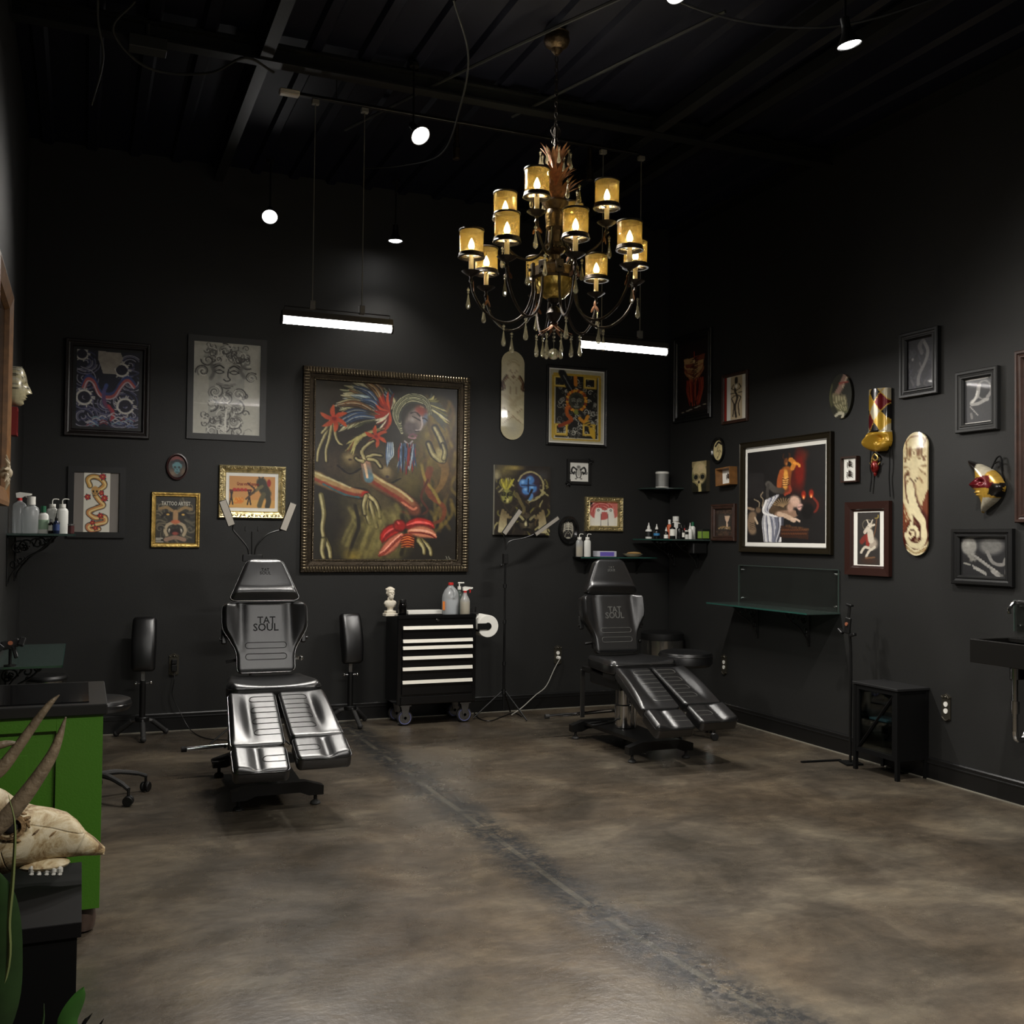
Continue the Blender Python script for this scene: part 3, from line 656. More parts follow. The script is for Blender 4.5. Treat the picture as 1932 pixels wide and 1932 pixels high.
def art_statue():
    c = Cv(122, 184, (186, 184, 172)).frame(0, 0, 430, 650); r = random.Random(9); ln = (52, 50, 48)
    c.poly([(90, 20), (330, 20), (370, 120), (330, 230), (320, 430), (300, 650), (90, 650), (100, 430), (100, 260), (50, 140)], (150, 149, 142), .55)
    c.ell(215, 190, 110, 120, (196, 194, 184), a=.9, soft=.3); c.ell(160, 180, 50, 60, (140, 138, 130), a=.5, soft=1)
    face(c, 212, 200, 190, ln, .018)
    for (x, y, R_, s) in [(60, 210, 48, 1), (372, 240, 44, -1), (130, 80, 60, 1), (270, 90, 64, -1), (200, 50, 46, 1), (340, 130, 50, 1), (90, 130, 44, -1), (140, 350, 56, 1), (290, 360, 52, -1), (210, 400, 46, 1), (120, 440, 50, -1), (280, 460, 56, 1), (130, 560, 52, 1), (270, 560, 60, -1), (200, 520, 40, 1), (120, 630, 44, -1), (290, 630, 50, 1), (210, 600, 40, -1)]:
        for k in range(3): c.swirl(x, y, R_-k*9, [(58, 56, 54), (120, 118, 112), (222, 220, 210)][k], 4.5-k, 1.4, r.uniform(0, 360), s)
    for k in range(60):
        x = r.uniform(70, 345); y = r.choice([r.uniform(20, 130), r.uniform(330, 640)]); c.swirl(x, y, r.uniform(16, 30), r.choice([(64, 62, 60), (96, 94, 90), (206, 204, 194)]), 4, 1.3, r.uniform(0, 360), r.choice([-1, 1]), a=.8)
    c.ell(212, 215, 92, 112, (188, 186, 176), a=.92, soft=.35); c.ell(160, 250, 34, 50, (140, 138, 130), a=.6, soft=1); c.ell(262, 250, 34, 50, (150, 148, 140), a=.5, soft=1); c.ell(212, 170, 60, 24, (206, 204, 194), a=.6, soft=1); face(c, 212, 215, 190, ln, .022)
    c.stroke([(330, 150), (300, 190), (330, 240)], 12, (110, 108, 104), a=.5, soft=1); c.stroke([(110, 150), (130, 210), (110, 260)], 12, (100, 98, 94), a=.5, soft=1); c.stroke([(160, 290), (212, 310), (265, 290)], 9, (130, 128, 122), a=.6, soft=1)
    for k in range(26):
        x = r.uniform(95, 320); y = r.uniform(330, 640); c.stroke([(x, y), (x+r.uniform(-30, 30), y+18), (x+r.uniform(-40, 40), y+40)], 4, r.choice([(70, 68, 64), (110, 108, 102), (214, 212, 202)]), a=.6)
    c.stroke([(215, 470), (208, 560), (214, 640)], 7, (222, 220, 210), leaf=True); c.stroke([(10, 434), (420, 452)], 1.6, (214, 212, 202)); c.stroke([(330, 622), (360, 606), (380, 620)], 2, (120, 118, 112), a=.6); return c.grain(.05)
def art_snake():
    c = Cv(54, 122, (220, 216, 202)).frame(0, 0, 50, 116)
    for i in range(5): pass
    P = [(12, 26), (8, 14), (18, 8), (32, 12), (40, 24), (30, 34), (22, 42), (30, 54), (38, 64), (24, 70), (10, 78), (22, 88), (40, 86), (42, 96), (28, 100), (10, 104), (14, 112), (30, 110)]
    c.stroke(P, 5.2, BLK); c.stroke(P, 4.0, (200, 152, 70), c1=(206, 130, 88)); c.stroke([(x+1.6, y+.8) for x, y in P], 1.6, (232, 206, 140))
    skull(c, 22, 36, 13, (196, 150, 84))
    for x, y, s in [(36, 8, 8), (8, 48, 7), (40, 50, 8), (33, 84, 7), (18, 98, 6), (24, 108, 6), (34, 40, 6)]:
        for a in range(0, 360, 72):
            q = math.radians(a); c.stroke([(x, y), (x+s*math.cos(q+.6), y+s*math.sin(q+.6))], 1.8, (36, 62, 40), leaf=True)
        for a in range(0, 360, 72):
            q = math.radians(a); c.ell(x+s*.5*math.cos(q), y+s*.5*math.sin(q), s*.38, s*.34, (176, 38, 44), soft=.3)
        c.ell(x, y, s*.22, s*.22, (226, 150, 60), soft=.3)
    return c
def art_ovalskull():
    c = Cv(40, 52, (52, 44, 40)).frame(0, 0, 20, 26); c.ell(10, 4, 12, 7, (120, 50, 44), soft=.7); c.ell(5, 21, 8, 7, (120, 100, 80), soft=.8); c.ell(17, 19, 5, 8, (104, 84, 62), soft=.8)
    skull(c, 10, 13, 9.5, (88, 132, 138), (16, 22, 28)); c.stroke([(4, 8), (10, 6), (16, 8)], 1.6, (24, 22, 26)); return c
def art_lion():
    c = Cv(74, 92, (44, 42, 36)).frame(1028, 1160, 1262, 1462); r = random.Random(4)
    for k in range(60):
        a = r.uniform(0, 2*PI); R1 = r.uniform(50, 80); x, y = 1145, 1310; c.stroke([(x+R1*math.cos(a), y+R1*math.sin(a)), (x+(R1+40)*math.cos(a+.25), y+(R1+40)*math.sin(a+.25)), (x+(R1+70)*math.cos(a+.1), y+(R1+75)*math.sin(a+.1))], 5, r.choice([(84, 80, 66), (60, 58, 48), (104, 96, 76), (50, 46, 36)]), a=.7)
    for g in (-1, 1):
        c.stroke([(1145+g*20, 1250), (1145+g*55, 1230), (1145+g*95, 1240)], 9, (150, 122, 80)); c.stroke([(1145+g*25, 1275), (1145+g*55, 1268), (1145+g*80, 1290)], 8, (26, 22, 18)); c.ell(1145+g*45, 1275, 12, 7, (226, 180, 90), soft=.4)
        c.stroke([(1145+g*10, 1330), (1145+g*45, 1345), (1145+g*60, 1380), (1145+g*50, 1410)], 9, (176, 158, 128)); c.stroke([(1145+g*34, 1370), (1145+g*36, 1395)], 5, (226, 220, 200), leaf=True); c.swirl(1145+g*90, 1370, 28, (110, 102, 84), 3, 1.3, 0, g); c.swirl(1145+g*80, 1225, 26, (120, 108, 84), 3, 1.3, 90, -g)
    c.stroke([(1145, 1260), (1145, 1300), (1145, 1330)], 15, (170, 134, 92)); c.ell(1145, 1325, 34, 15, (188, 104, 70), soft=.4); c.ell(1145, 1390, 42, 26, (34, 20, 18), soft=.4); c.ell(1145, 1400, 24, 14, (150, 70, 60), soft=.5); c.stroke([(1090, 1440), (1145, 1425), (1200, 1440)], 12, (150, 120, 100))
    for y in (1432, 1442, 1454): c.stroke([(1032, y), (1060+(y % 7)*3, y)], 2, (214, 208, 190))
    return c.grain(.08)
def art_beast():
    c = Cv(90, 64, (196, 140, 80)).frame(1508, 1038, 1782, 1226)
    c.rect(1508, 1180, 1782, 1226, (206, 156, 84)); c.ell(1560, 1180, 36, 20, (230, 190, 80), soft=.8)
    for k in range(8): c.stroke([(1540+k*6, 1200), (1550+k*6, 1165+(k % 3)*8), (1560+k*5, 1190)], 2, (214, 120, 40))
    for x in (1522, 1628): c.stroke([(x-10, 1206), (x+10, 1120)], 4, (40, 30, 22)); c.stroke([(x+10, 1206), (x-6, 1120)], 4, (40, 30, 22))
    c.stroke([(1516, 1124), (1640, 1120)], 5, (90, 30, 24))
    for k in range(4): c.ell(1540+k*22, 1118, 13, 12, (168, 40, 34), soft=.4)
    d = (52, 50, 38)
    c.stroke([(1700, 1075), (1715, 1110), (1730, 1140)], 30, d); c.ell(1700, 1066, 18, 17, d, soft=.3); c.stroke([(1690, 1056), (1684, 1038)], 4, d); c.stroke([(1706, 1054), (1712, 1038)], 4, d)
    c.stroke([(1735, 1140), (1745, 1180), (1738, 1215)], 15, d); c.stroke([(1715, 1145), (1700, 1180), (1690, 1212)], 14, (84, 78, 52)); c.stroke([(1705, 1095), (1668, 1120), (1648, 1138)], 9, (104, 96, 62)); c.stroke([(1610, 1174), (1660, 1120), (1620, 1080)], 5, (70, 50, 34)); c.ell(1746, 1076, 14, 26, (150, 36, 30), soft=.3); return c
def art_deck(kind):
    if kind == 'pale':
        c = Cv(42, 172, (206, 196, 160)).frame(0, 0, 42, 172); c.ell(21, 60, 26, 60, (214, 204, 170), soft=1); c.ell(21, 150, 22, 24, (178, 174, 156), a=.8, soft=1)
        for g in (-1, 1):
            for k in range(5): c.stroke([(21+g*(8+k), 48), (21+g*(16+k), 62), (21+g*(14+k*1.2), 76), (21+g*(21), 70+k*2)], 1.1, [(120, 84, 60), (70, 48, 38), (176, 150, 116)][k % 3])
            c.stroke([(21+g*18, 86), (21+g*8, 92), (21-g*4, 106)], 3.4, (196, 182, 146)); c.stroke([(21-g*16, 108), (21, 122), (21+g*18, 136)], 4.4, (222, 212, 178)); c.stroke([(21-g*16, 112), (21, 127), (21+g*18, 141)], .8, (160, 138, 106), a=.8)
        c.ell(21, 42, 13, 18, (224, 214, 180), soft=.25); c.stroke([(11, 52), (21, 62), (31, 52)], .8, (176, 156, 122)); face(c, 21, 43, 18, (150, 120, 96), .03); c.stroke([(10, 28), (21, 22), (32, 28)], 1, (186, 168, 130)); c.stroke([(12, 22), (21, 16), (30, 22)], .7, (186, 168, 130), a=.6)
        c.stroke([(15, 70), (15, 84)], 1, (170, 150, 120), a=.6); c.stroke([(27, 70), (27, 84)], 1, (170, 150, 120), a=.6); return c.grain(.04)
    c = Cv(60, 200, (206, 190, 148)).frame(0, 0, 60, 235); dk = (70, 26, 18)
    c.poly([(0, 130), (8, 170), (14, 200), (24, 225), (30, 235), (0, 235)], dk); c.poly([(60, 110), (48, 140), (52, 170), (60, 180)], (110, 56, 34)); c.ell(20, 190, 20, 22, dk, soft=.2); c.ell(50, 232, 22, 14, (120, 66, 40), soft=.4)
    for k in range(9): c.stroke([(0, 132+k*7), (10, 150+k*6), (18, 160+k*5)], 1, (130, 70, 44), a=.8)
    L1, L2 = (224, 212, 172), (176, 156, 112)
    c.stroke([(18, 88), (22, 120), (34, 150), (50, 172), (50, 195)], 13, dk); c.stroke([(50, 170), (54, 200), (40, 216), (18, 212), (10, 196)], 7, dk); c.swirl(24, 192, 15, dk, 6.5, 1.5, 20, -1)
    for off in (-6, -2, 2, 6): c.stroke([(18+off, 88), (22+off, 120), (34+off, 150), (50+off*.4, 172), (50, 195)], 4, L1 if off % 4 else L2)
    c.swirl(24, 192, 15, L1, 4, 1.5, 20, -1); c.stroke([(50, 170), (54, 200), (40, 216), (18, 212), (10, 196)], 5, L1); c.stroke([(8, 130), (20, 150), (26, 168), (22, 178)], 3, L1)
    for k in range(4): c.stroke([(8, 214+k*5), (30, 226+k*4), (56, 216+k*5)], 1.5, [L1, L2][k % 2])
    for g in (-1, 1):
        for k in range(6): c.stroke([(30+g*4, 84-k*2), (30+g*14, 74-k*4), (30+g*27, 84-k*9)], 1.2, [(140, 112, 78), L1][k % 2])
        c.stroke([(30+g*9, 54), (30+g*22, 58), (30+g*4, 66), (30, 62)], 3.6, L1); c.stroke([(30+g*9, 51), (30+g*24, 56)], .8, (140, 112, 78)); c.stroke([(30+g*24, 20), (30+g*14, 10), (30, 8)], 1.4, (150, 120, 84)); c.ell(30+g*10, 38, 7, 11, (120, 84, 56), soft=.5); c.stroke([(30+g*25, 14), (30+g*18, 40), (30+g*24, 56)], 1.6, (120, 88, 60)); c.stroke([(30+g*10, 68), (30+g*9, 84), (30+g*20, 96)], 1.6, (130, 96, 64))
    c.ell(30, 36, 8, 11, L1, soft=.3); face(c, 30, 36, 12, (120, 88, 62), .03); c.ell(30, 60, 13, 10, (214, 200, 160), soft=.6); c.stroke([(30, 66), (30, 86)], 11, (216, 202, 162), soft=.8); c.stroke([(22, 88), (30, 96), (38, 88)], 1, dk); return c.grain(.06)
def art_sword():
    c = Cv(104, 150, (186, 180, 156)).frame(1368, 143, 1658, 560); r = random.Random(8); Y_, K = (190, 156, 50), (26, 24, 20)
    c.rect(1400, 175, 1628, 535, K)
    for k in range(120):
        x = r.uniform(1405, 1622); y = r.uniform(182, 530); s = r.uniform(9, 17); c.swirl(x, y, s, r.choice([(150, 148, 136), (96, 94, 86), (196, 194, 180)]), 2.2, 1.2, r.uniform(0, 360), r.choice([-1, 1]))
    for y in (168, 545): c.stroke([(1390, y), (1640, y)], 5, Y_)
    for x in (1386, 1640): c.stroke([(x, 180), (x, 535)], 6, Y_)
    for x, y in ((1420, 210), (1585, 210), (1430, 490), (1580, 485)):
        c.stroke([(x-30, y-28), (x+30, y-28), (x+30, y-28)], 6, Y_); 
        for a, b in (((-30, -28), (30, -28)), ((30, -28), (30, 28)), ((30, 28), (-30, 28)), ((-30, 28), (-30, -28))): c.stroke([(x+a[0], y+a[1]), (x+b[0], y+b[1])], 6.5, Y_); c.stroke([(x+a[0]*.9, y+a[1]*.9), (x+b[0]*.9, y+b[1]*.9)], 1.5, (240, 214, 120))
        c.rect(x-12, y-12, x+12, y+12, K)
    c.stroke([(1432, 160), (1470, 230), (1500, 280)], 19, (20, 20, 20)); c.stroke([(1440, 175), (1476, 240), (1500, 275)], 3, (110, 112, 110)); c.stroke([(1505, 180), (1507, 225)], 10, (206, 130, 40))
    for k in range(26):
        a = math.radians(k*14); c.stroke([(1512+44*math.cos(a), 318+52*math.sin(a)), (1512+60*math.cos(a+.15), 318+68*math.sin(a+.1))], 7, r.choice([(206, 110, 30), (150, 60, 20), (226, 160, 50)]), leaf=True)
    c.stroke([(1460, 360), (1462, 400), (1486, 430), (1450, 455), (1420, 470)], 10, (200, 104, 30), c1=(130, 50, 20)); c.ell(1512, 318, 44, 52, (70, 72, 56), soft=.15); c.ell(1512, 318, 34, 42, (44, 44, 38), soft=.3); face(c, 1512, 322, 62, (130, 130, 116), .04)
    c.ell(1512, 384, 18, 20, (130, 136, 60), soft=.4); c.stroke([(1530, 380), (1560, 420), (1590, 470)], 9, (34, 34, 32)); c.stroke([(1530, 420), (1555, 440), (1575, 405)], 9, (206, 140, 40))
    for k in range(5): c.stroke([(1560+k*8, 440+k*12), (1580+k*8, 432+k*12)], 3, (196, 160, 60))
    c.stroke([(1585, 470), (1600, 500), (1612, 540)], 14, (206, 166, 50), leaf=True); return c.grain(.06)
def art_demons():
    c = Cv(102, 132, (34, 28, 22)).frame(1080, 652, 1362, 1018); r = random.Random(12)
    c.ell(1130, 680, 80, 60, (120, 108, 56), a=.8, soft=1); c.ell(1090, 710, 30, 40, (176, 168, 130), a=.7, soft=.8); c.ell(1320, 700, 60, 50, (60, 60, 62), a=.8, soft=1); c.ell(1180, 665, 60, 20, (200, 176, 90), a=.7, soft=1)
    for k in range(70):
        x = r.uniform(1085, 1360); y = r.uniform(720, 1010); c.stroke([(x, y), (x+r.uniform(-20, 20), y+18), (x+r.uniform(-30, 30), y+40)], 4, r.choice([(104, 98, 50), (50, 42, 30), (150, 142, 96), (22, 18, 16), (76, 62, 40)]), a=.6)
    c.ell(1255, 755, 64, 76, (50, 38, 52), soft=.2); c.ring(1262, 760, 66, (150, 140, 100), 4, 200, 460, ry=1.15)
    for a in (30, 110, 200, 290): c.ell(1250+26*math.cos(math.radians(a)), 755+30*math.sin(math.radians(a)), 27, 27, (70, 118, 176), soft=.35); c.ell(1246+26*math.cos(math.radians(a)), 748+30*math.sin(math.radians(a)), 14, 12, (126, 170, 210), soft=.8)
    c.stroke([(1250, 720), (1250, 790)], 2.5, (26, 34, 60)); c.stroke([(1215, 756), (1290, 756)], 2.5, (26, 34, 60)); c.ell(1262, 815, 16, 26, (84, 128, 180), rot=20, soft=.4)
    for k in range(12): c.stroke([(1140, 790), (1110+k*6, 750-(k % 3)*12), (1116+k*5, 715+(k % 4)*8)], 5, (176, 166, 60) if k % 2 else (110, 104, 40), leaf=True, a=.9)
    c.ell(1142, 815, 34, 44, (130, 128, 62), soft=.3); face(c, 1142, 812, 60, (22, 22, 12), .05); c.ell(1146, 838, 12, 18, (190, 180, 110), soft=.7)
    c.stroke([(1190, 800), (1210, 840), (1230, 880), (1225, 900)], 8, (90, 80, 50)); c.stroke([(1270, 780), (1240, 830), (1212, 810)], 6, (28, 20, 18))
    c.ell(1244, 950, 44, 54, (70, 62, 48), soft=.4); face(c, 1244, 950, 80, (16, 14, 12), .05); c.ell(1240, 960, 10, 20, (190, 182, 140), soft=.7); c.stroke([(1206, 915), (1226, 935)], 6, (150, 142, 100)); c.stroke([(1284, 915), (1262, 935)], 6, (120, 112, 80))
    for x0, s in ((1120, 1), (1330, -1)):
        for k in range(4): c.stroke([(x0+s*k*10-12*s, 1000), (x0+s*k*8-6*s, 940-k*4), (x0+s*(k*12+4), 890+k*12)], 7.5, (190, 178, 140), c1=(110, 96, 66)); 
    return c.grain(.14)
def art_ram():
    c = Cv(40, 42, (216, 214, 206)).frame(0, 0, 100, 105); ln = (24, 24, 24)
    for g in (-1, 1):
        c.stroke([(50+g*10, 40), (50+g*30, 28), (50+g*38, 50), (50+g*26, 62), (50+g*22, 52)], 4.5, ln); c.stroke([(50+g*30, 60), (50+g*44, 62), (50+g*46, 52)], 2, ln); c.stroke([(50+g*12, 44), (50+g*14, 66), (50+g*8, 84)], 2.5, ln); c.ell(50+g*14, 90, 7, 6, (120, 118, 112), soft=.4)
    c.ell(50, 26, 14, 12, (110, 108, 104), soft=.6); c.ell(50, 56, 11, 24, (170, 168, 160), soft=.3); c.stroke([(46, 84), (54, 84)], 2, ln); return c
def art_birds():
    c = Cv(64, 60, (228, 222, 208)).frame(0, 0, 100, 95); c.ell(42, 34, 44, 38, (190, 96, 90), soft=.1); c.ell(84, 30, 26, 34, (196, 110, 100), soft=.1); c.rect(0, 0, 12, 20, (28, 24, 24))
    for k in range(6): c.ring(44, 40, 20+k*5, (226, 150, 140) if k % 2 else (150, 56, 56), .9, 180, 350)
    for x, g in ((34, 1), (74, -1)):
        c.stroke([(x-g*2, 95), (x-g*4, 60), (x, 34)], 11, (232, 228, 216)); c.ell(x, 32, 12, 10, (232, 228, 216), soft=.1); c.poly([(x+g*8, 28), (x+g*24, 36), (x+g*8, 40)], (232, 228, 216)); c.ring(x-g*2, 32, 3.6, (40, 34, 34), .9); c.stroke([(x-g*4, 22), (x-g*6, 14)], 1.4, (190, 60, 50)); c.stroke([(x+g*2, 22), (x+g*2, 13)], 1.4, (190, 60, 50))
        c.stroke([(x+g*8, 46), (x+g*7, 95)], .9, (60, 50, 48))
    return c
def art_ribs():
    c = Cv(44, 60, (24, 22, 21)).frame(0, 0, 100, 140); B_ = (196, 190, 172)
    c.stroke([(50, 10), (50, 70)], 3.4, B_)
    for k in range(8):
        for g in (-1, 1): c.stroke([(50+g*3, 22+k*7), (50+g*(26+k), 14+k*9), (50+g*(30+k), 34+k*8)], 2, B_)
    for g in (-1, 1): c.stroke([(50+g*6, 82), (50+g*20, 100), (50+g*26, 122)], 2.6, (150, 146, 130))
    c.ell(50, 96, 5, 4, B_, soft=.5); c.ell(50, 128, 22, 8, (160, 156, 140), soft=.4); c.ell(32, 12, 14, 10, (120, 116, 104), a=.7, soft=.8); c.stroke([(84, 40), (86, 80), (74, 118)], 3, (150, 146, 134)); return c
def art_redcrest():
    c = Cv(60, 130, (24, 14, 13)).frame(100, 120, 260, 510); r = random.Random(2); c.ell(185, 300, 80, 150, (62, 20, 14), a=.9, soft=1)
    for k in range(26):
        g = 1 if k % 2 else -1; t = k/26; c.stroke([(188, 360-t*160), (188+g*(20+40*t), 330-t*130), (188+g*(40+14*math.sin(k)), 280-t*70), (188+g*(24+20*t), 230-t*30)], 4.5, r.choice([(150, 96, 60), (120, 60, 40), (176, 140, 92)]), leaf=True, a=.9)
    for k in range(30):
        x = r.uniform(135, 245); c.stroke([(x, 330), (x+r.uniform(-10, 10), 390), (x*.6+188*.4, 440+r.uniform(0, 40))], 2.2, r.choice([(130, 30, 20), (90, 24, 18), (160, 70, 40)]), a=.7)
    c.ell(188, 230, 8, 12, (196, 170, 120), soft=.5); c.stroke([(188, 180), (188, 210)], 3, (130, 50, 30)); c.stroke([(118, 506), (256, 480)], 1.6, (150, 140, 124)); return c.grain(.06)
def art_tallprint():
    c = Cv(40, 100, (206, 200, 186)).frame(0, 0, 40, 100); c.rect(0, 0, 5, 100, (132, 34, 26)); c.rect(5, 0, 12, 100, (214, 210, 200)); c.rect(12, 2, 33, 98, (176, 158, 128)); K = (44, 38, 32)
    c.stroke([(22, 6), (22, 16)], 2.6, K); c.stroke([(22, 16), (20, 34), (24, 50), (20, 70), (22, 94)], 1.7, K)
    for g in (-1, 1):
        c.stroke([(22, 34), (22+g*8, 28), (22+g*5, 20)], .8, K); c.stroke([(22, 44), (22+g*8, 50), (22+g*4, 66), (22+g*6, 92)], .9, K); c.stroke([(22, 38), (22+g*10, 40)], .7, K)
    c.ell(22, 24, 3, 6, (230, 224, 208), soft=.3); return c
def art_ovalcream():
    c = Cv(36, 56, (206, 190, 140)).frame(0, 0, 36, 56); c.stroke([(8, 16), (18, 6), (30, 12)], 2.6, (26, 24, 20)); c.stroke([(20, 14), (14, 26), (22, 36), (14, 50)], 1, (90, 72, 46)); c.stroke([(12, 32), (22, 28), (28, 34)], 1, (90, 72, 46)); c.ell(19, 20, 4, 5, (186, 164, 112), soft=.5); return c
def art_skullcanvas():
    c = Cv(48, 104, (40, 40, 28)).frame(0, 0, 48, 104); c.rect(0, 0, 48, 20, (150, 134, 96)); c.ell(25, 40, 27, 44, (196, 178, 132), soft=.2); c.ell(30, 22, 14, 16, (214, 190, 150), soft=.9)
    for x in (14, 36): c.ell(x, 54, 8, 10, (30, 32, 28), soft=.3); c.ring(x, 54, 9.5, (120, 108, 70), 1.2, ry=1.2)
    c.ell(24, 72, 4, 7, (40, 36, 28), soft=.4); c.poly([(2, 78), (16, 76), (22, 104), (0, 104)], (34, 34, 24)); c.poly([(46, 80), (36, 78), (34, 104), (48, 104)], (30, 30, 22)); c.stroke([(4, 68), (14, 74), (20, 84)], 2, (150, 138, 90)); c.stroke([(26, 80), (28, 102)], 5, (206, 190, 130)); c.stroke([(21, 80), (21, 102)], 1, (50, 44, 30)); c.ell(4, 50, 4, 20, (110, 116, 70), soft=.8); return c.grain(.08)
def art_goblet():
    c = Cv(40, 66, (44, 36, 32)).frame(0, 0, 60, 100); r = random.Random(3)
    for k in range(60): x = r.uniform(2, 58); y = r.choice([r.uniform(2, 16), r.uniform(82, 98)]); c.swirl(x, y, 3, (84, 64, 50), .8)
    c.rect(10, 18, 50, 78, (58, 54, 50)); c.poly([(32, 26), (50, 26), (46, 42), (42, 50), (46, 76), (36, 76), (38, 50), (34, 40)], (206, 176, 150)); c.stroke([(12, 72), (30, 66), (50, 74)], 3, (120, 96, 66))
    for k in range(12): c.ell(12+k*3.4, 74-(k % 3)*3, 2, 2, (180, 150, 100), soft=.5)
    return c
def art_night():
    # red-lit horned figure over a draped sleeper: a plain composition of its own masses
    c = Cv(170, 214, (26, 24, 24)).frame(180, 275, 1075, 1445); r = random.Random(6); S = c.stroke
    c.ell(800, 560, 90, 330, (120, 24, 14), a=.95, soft=.6); c.ell(720, 700, 60, 200, (96, 20, 12), a=.8, soft=.9); c.ell(860, 380, 60, 90, (130, 40, 20), a=.6, soft=1); c.ell(940, 980, 150, 160, (50, 22, 18), a=.8, soft=1)
    for k in range(14): S([(190+k*14, 560), (200+k*14, 700), (190+k*16, 860)], 12, (40, 38, 38), a=.25, soft=1)
    # seated figure
    S([(655, 560), (640, 680), (650, 780)], 62, (150, 84, 34), c1=(110, 54, 30)); S([(640, 560), (650, 640), (640, 760)], 24, (226, 160, 70), a=.8, soft=.8); S([(600, 560), (575, 660), (570, 740)], 28, (168, 84, 40)); S([(720, 530), (740, 470), (700, 420)], 26, (206, 130, 50)); S([(740, 470), (780, 480), (800, 510)], 14, (230, 150, 60))
    c.ell(650, 440, 30, 54, (112, 66, 36), rot=10, soft=.4); S([(630, 410), (614, 380), (622, 345)], 8, (60, 36, 24)); S([(672, 405), (690, 375), (684, 340)], 8, (60, 36, 24)); c.ell(655, 470, 16, 26, (190, 120, 60), soft=.7)
    for k in range(4): S([(612, 650+k*26), (645, 662+k*26), (680, 650+k*24)], 5, (86, 40, 20)); S([(612, 640+k*26), (645, 650+k*26), (676, 640+k*24)], 4, (226, 170, 100), a=.8)
    S([(600, 800), (520, 780), (440, 700)], 36, (62, 56, 50), c1=(84, 80, 74)); S([(440, 710), (430, 820), (440, 900)], 18, (66, 62, 58)); S([(690, 750), (700, 810), (640, 850)], 14, (150, 60, 40))
    # lanterns
    for x, y in ((848, 860), (930, 850)):
        c.ell(x, y, 34, 60, (150, 36, 20), soft=.5); c.ell(x, y+30, 20, 34, (240, 120, 60), soft=.7); c.ell(x, y+42, 9, 15, (255, 220, 160), soft=.8)
    S([(950, 900), (1000, 980), (980, 1060), (900, 1100)], 12, (120, 40, 28), a=.8)
    # sleeper and drapery
    c.ell(560, 1000, 190, 120, (84, 66, 48), rot=-18, soft=.5); c.ell(600, 960, 90, 90, (44, 36, 28), a=.8, soft=.8)
    for k in range(9): a = math.radians(200+k*14); S([(620, 1000), (620+130*math.cos(a), 1000+110*math.sin(a))], 5, (150, 124, 90), a=.6)
    S([(560, 1100), (650, 1090), (740, 1090)], 44, (150, 118, 96)); S([(570, 1085), (660, 1120), (740, 1170)], 26, (206, 176, 150)); c.ell(750, 940, 76, 90, (206, 170, 150), rot=-30, soft=.4); c.ell(700, 1010, 50, 70, (190, 152, 130), soft=.5)
    S([(720, 1150), (770, 1160), (800, 1180)], 12, (220, 190, 166)); c.ell(812, 1010, 42, 48, (214, 170, 156), rot=20, soft=.3); S([(790, 1010), (830, 1000)], 5, (70, 40, 40)); c.ell(890, 1060, 80, 110, (16, 14, 14), soft=.3); S([(770, 1040), (780, 1090)], 10, (24, 20, 20))
    for k in range(22):
        x = 560-k*7; S([(x, 850+k*3), (470-k*4, 980+k*4), (400+k*9-20, 1150), (400+k*9, 1430)], 11, r.choice([(206, 204, 206), (140, 142, 156), (232, 230, 228), (96, 98, 112)]), a=.85)
    for k in range(8): S([(520+k*14, 1130), (540+k*10, 1260), (510+k*7, 1430)], 8, r.choice([(190, 190, 196), (110, 112, 126), (70, 70, 80)]), a=.8)
    # crouching horned attendant
    S([(250, 1090), (230, 1200), (250, 1300)], 46, (130, 108, 86), soft=.7); c.ell(320, 1030, 42, 46, (110, 90, 70), rot=-20, soft=.4); S([(330, 990), (330, 930), (270, 890)], 6, (150, 134, 110)); S([(370, 980), (380, 900), (350, 850), (375, 805)], 6, (150, 134, 110)); S([(190, 1000), (260, 1020)], 16, (140, 118, 96)); S([(280, 1130), (310, 1200)], 12, (190, 168, 140))
    for k in range(4): S([(215, 1190+k*26), (250, 1202+k*26), (285, 1190+k*26)], 4, (60, 48, 38))
    # carved plinth
    c.poly([(590, 1230), (900, 1270), (900, 1400), (580, 1380)], (54, 32, 22))
    for k in range(22): c.swirl(610+(k % 11)*26, 1280+(k//11)*50, 14, (112, 66, 40), 3, 1.1)
    for k in range(24): S([(650+k*11, 1222+k*2), (652+k*11, 1250+k*2)], 2, (124, 84, 50), a=.8)
    return c.grain(.1, 30)
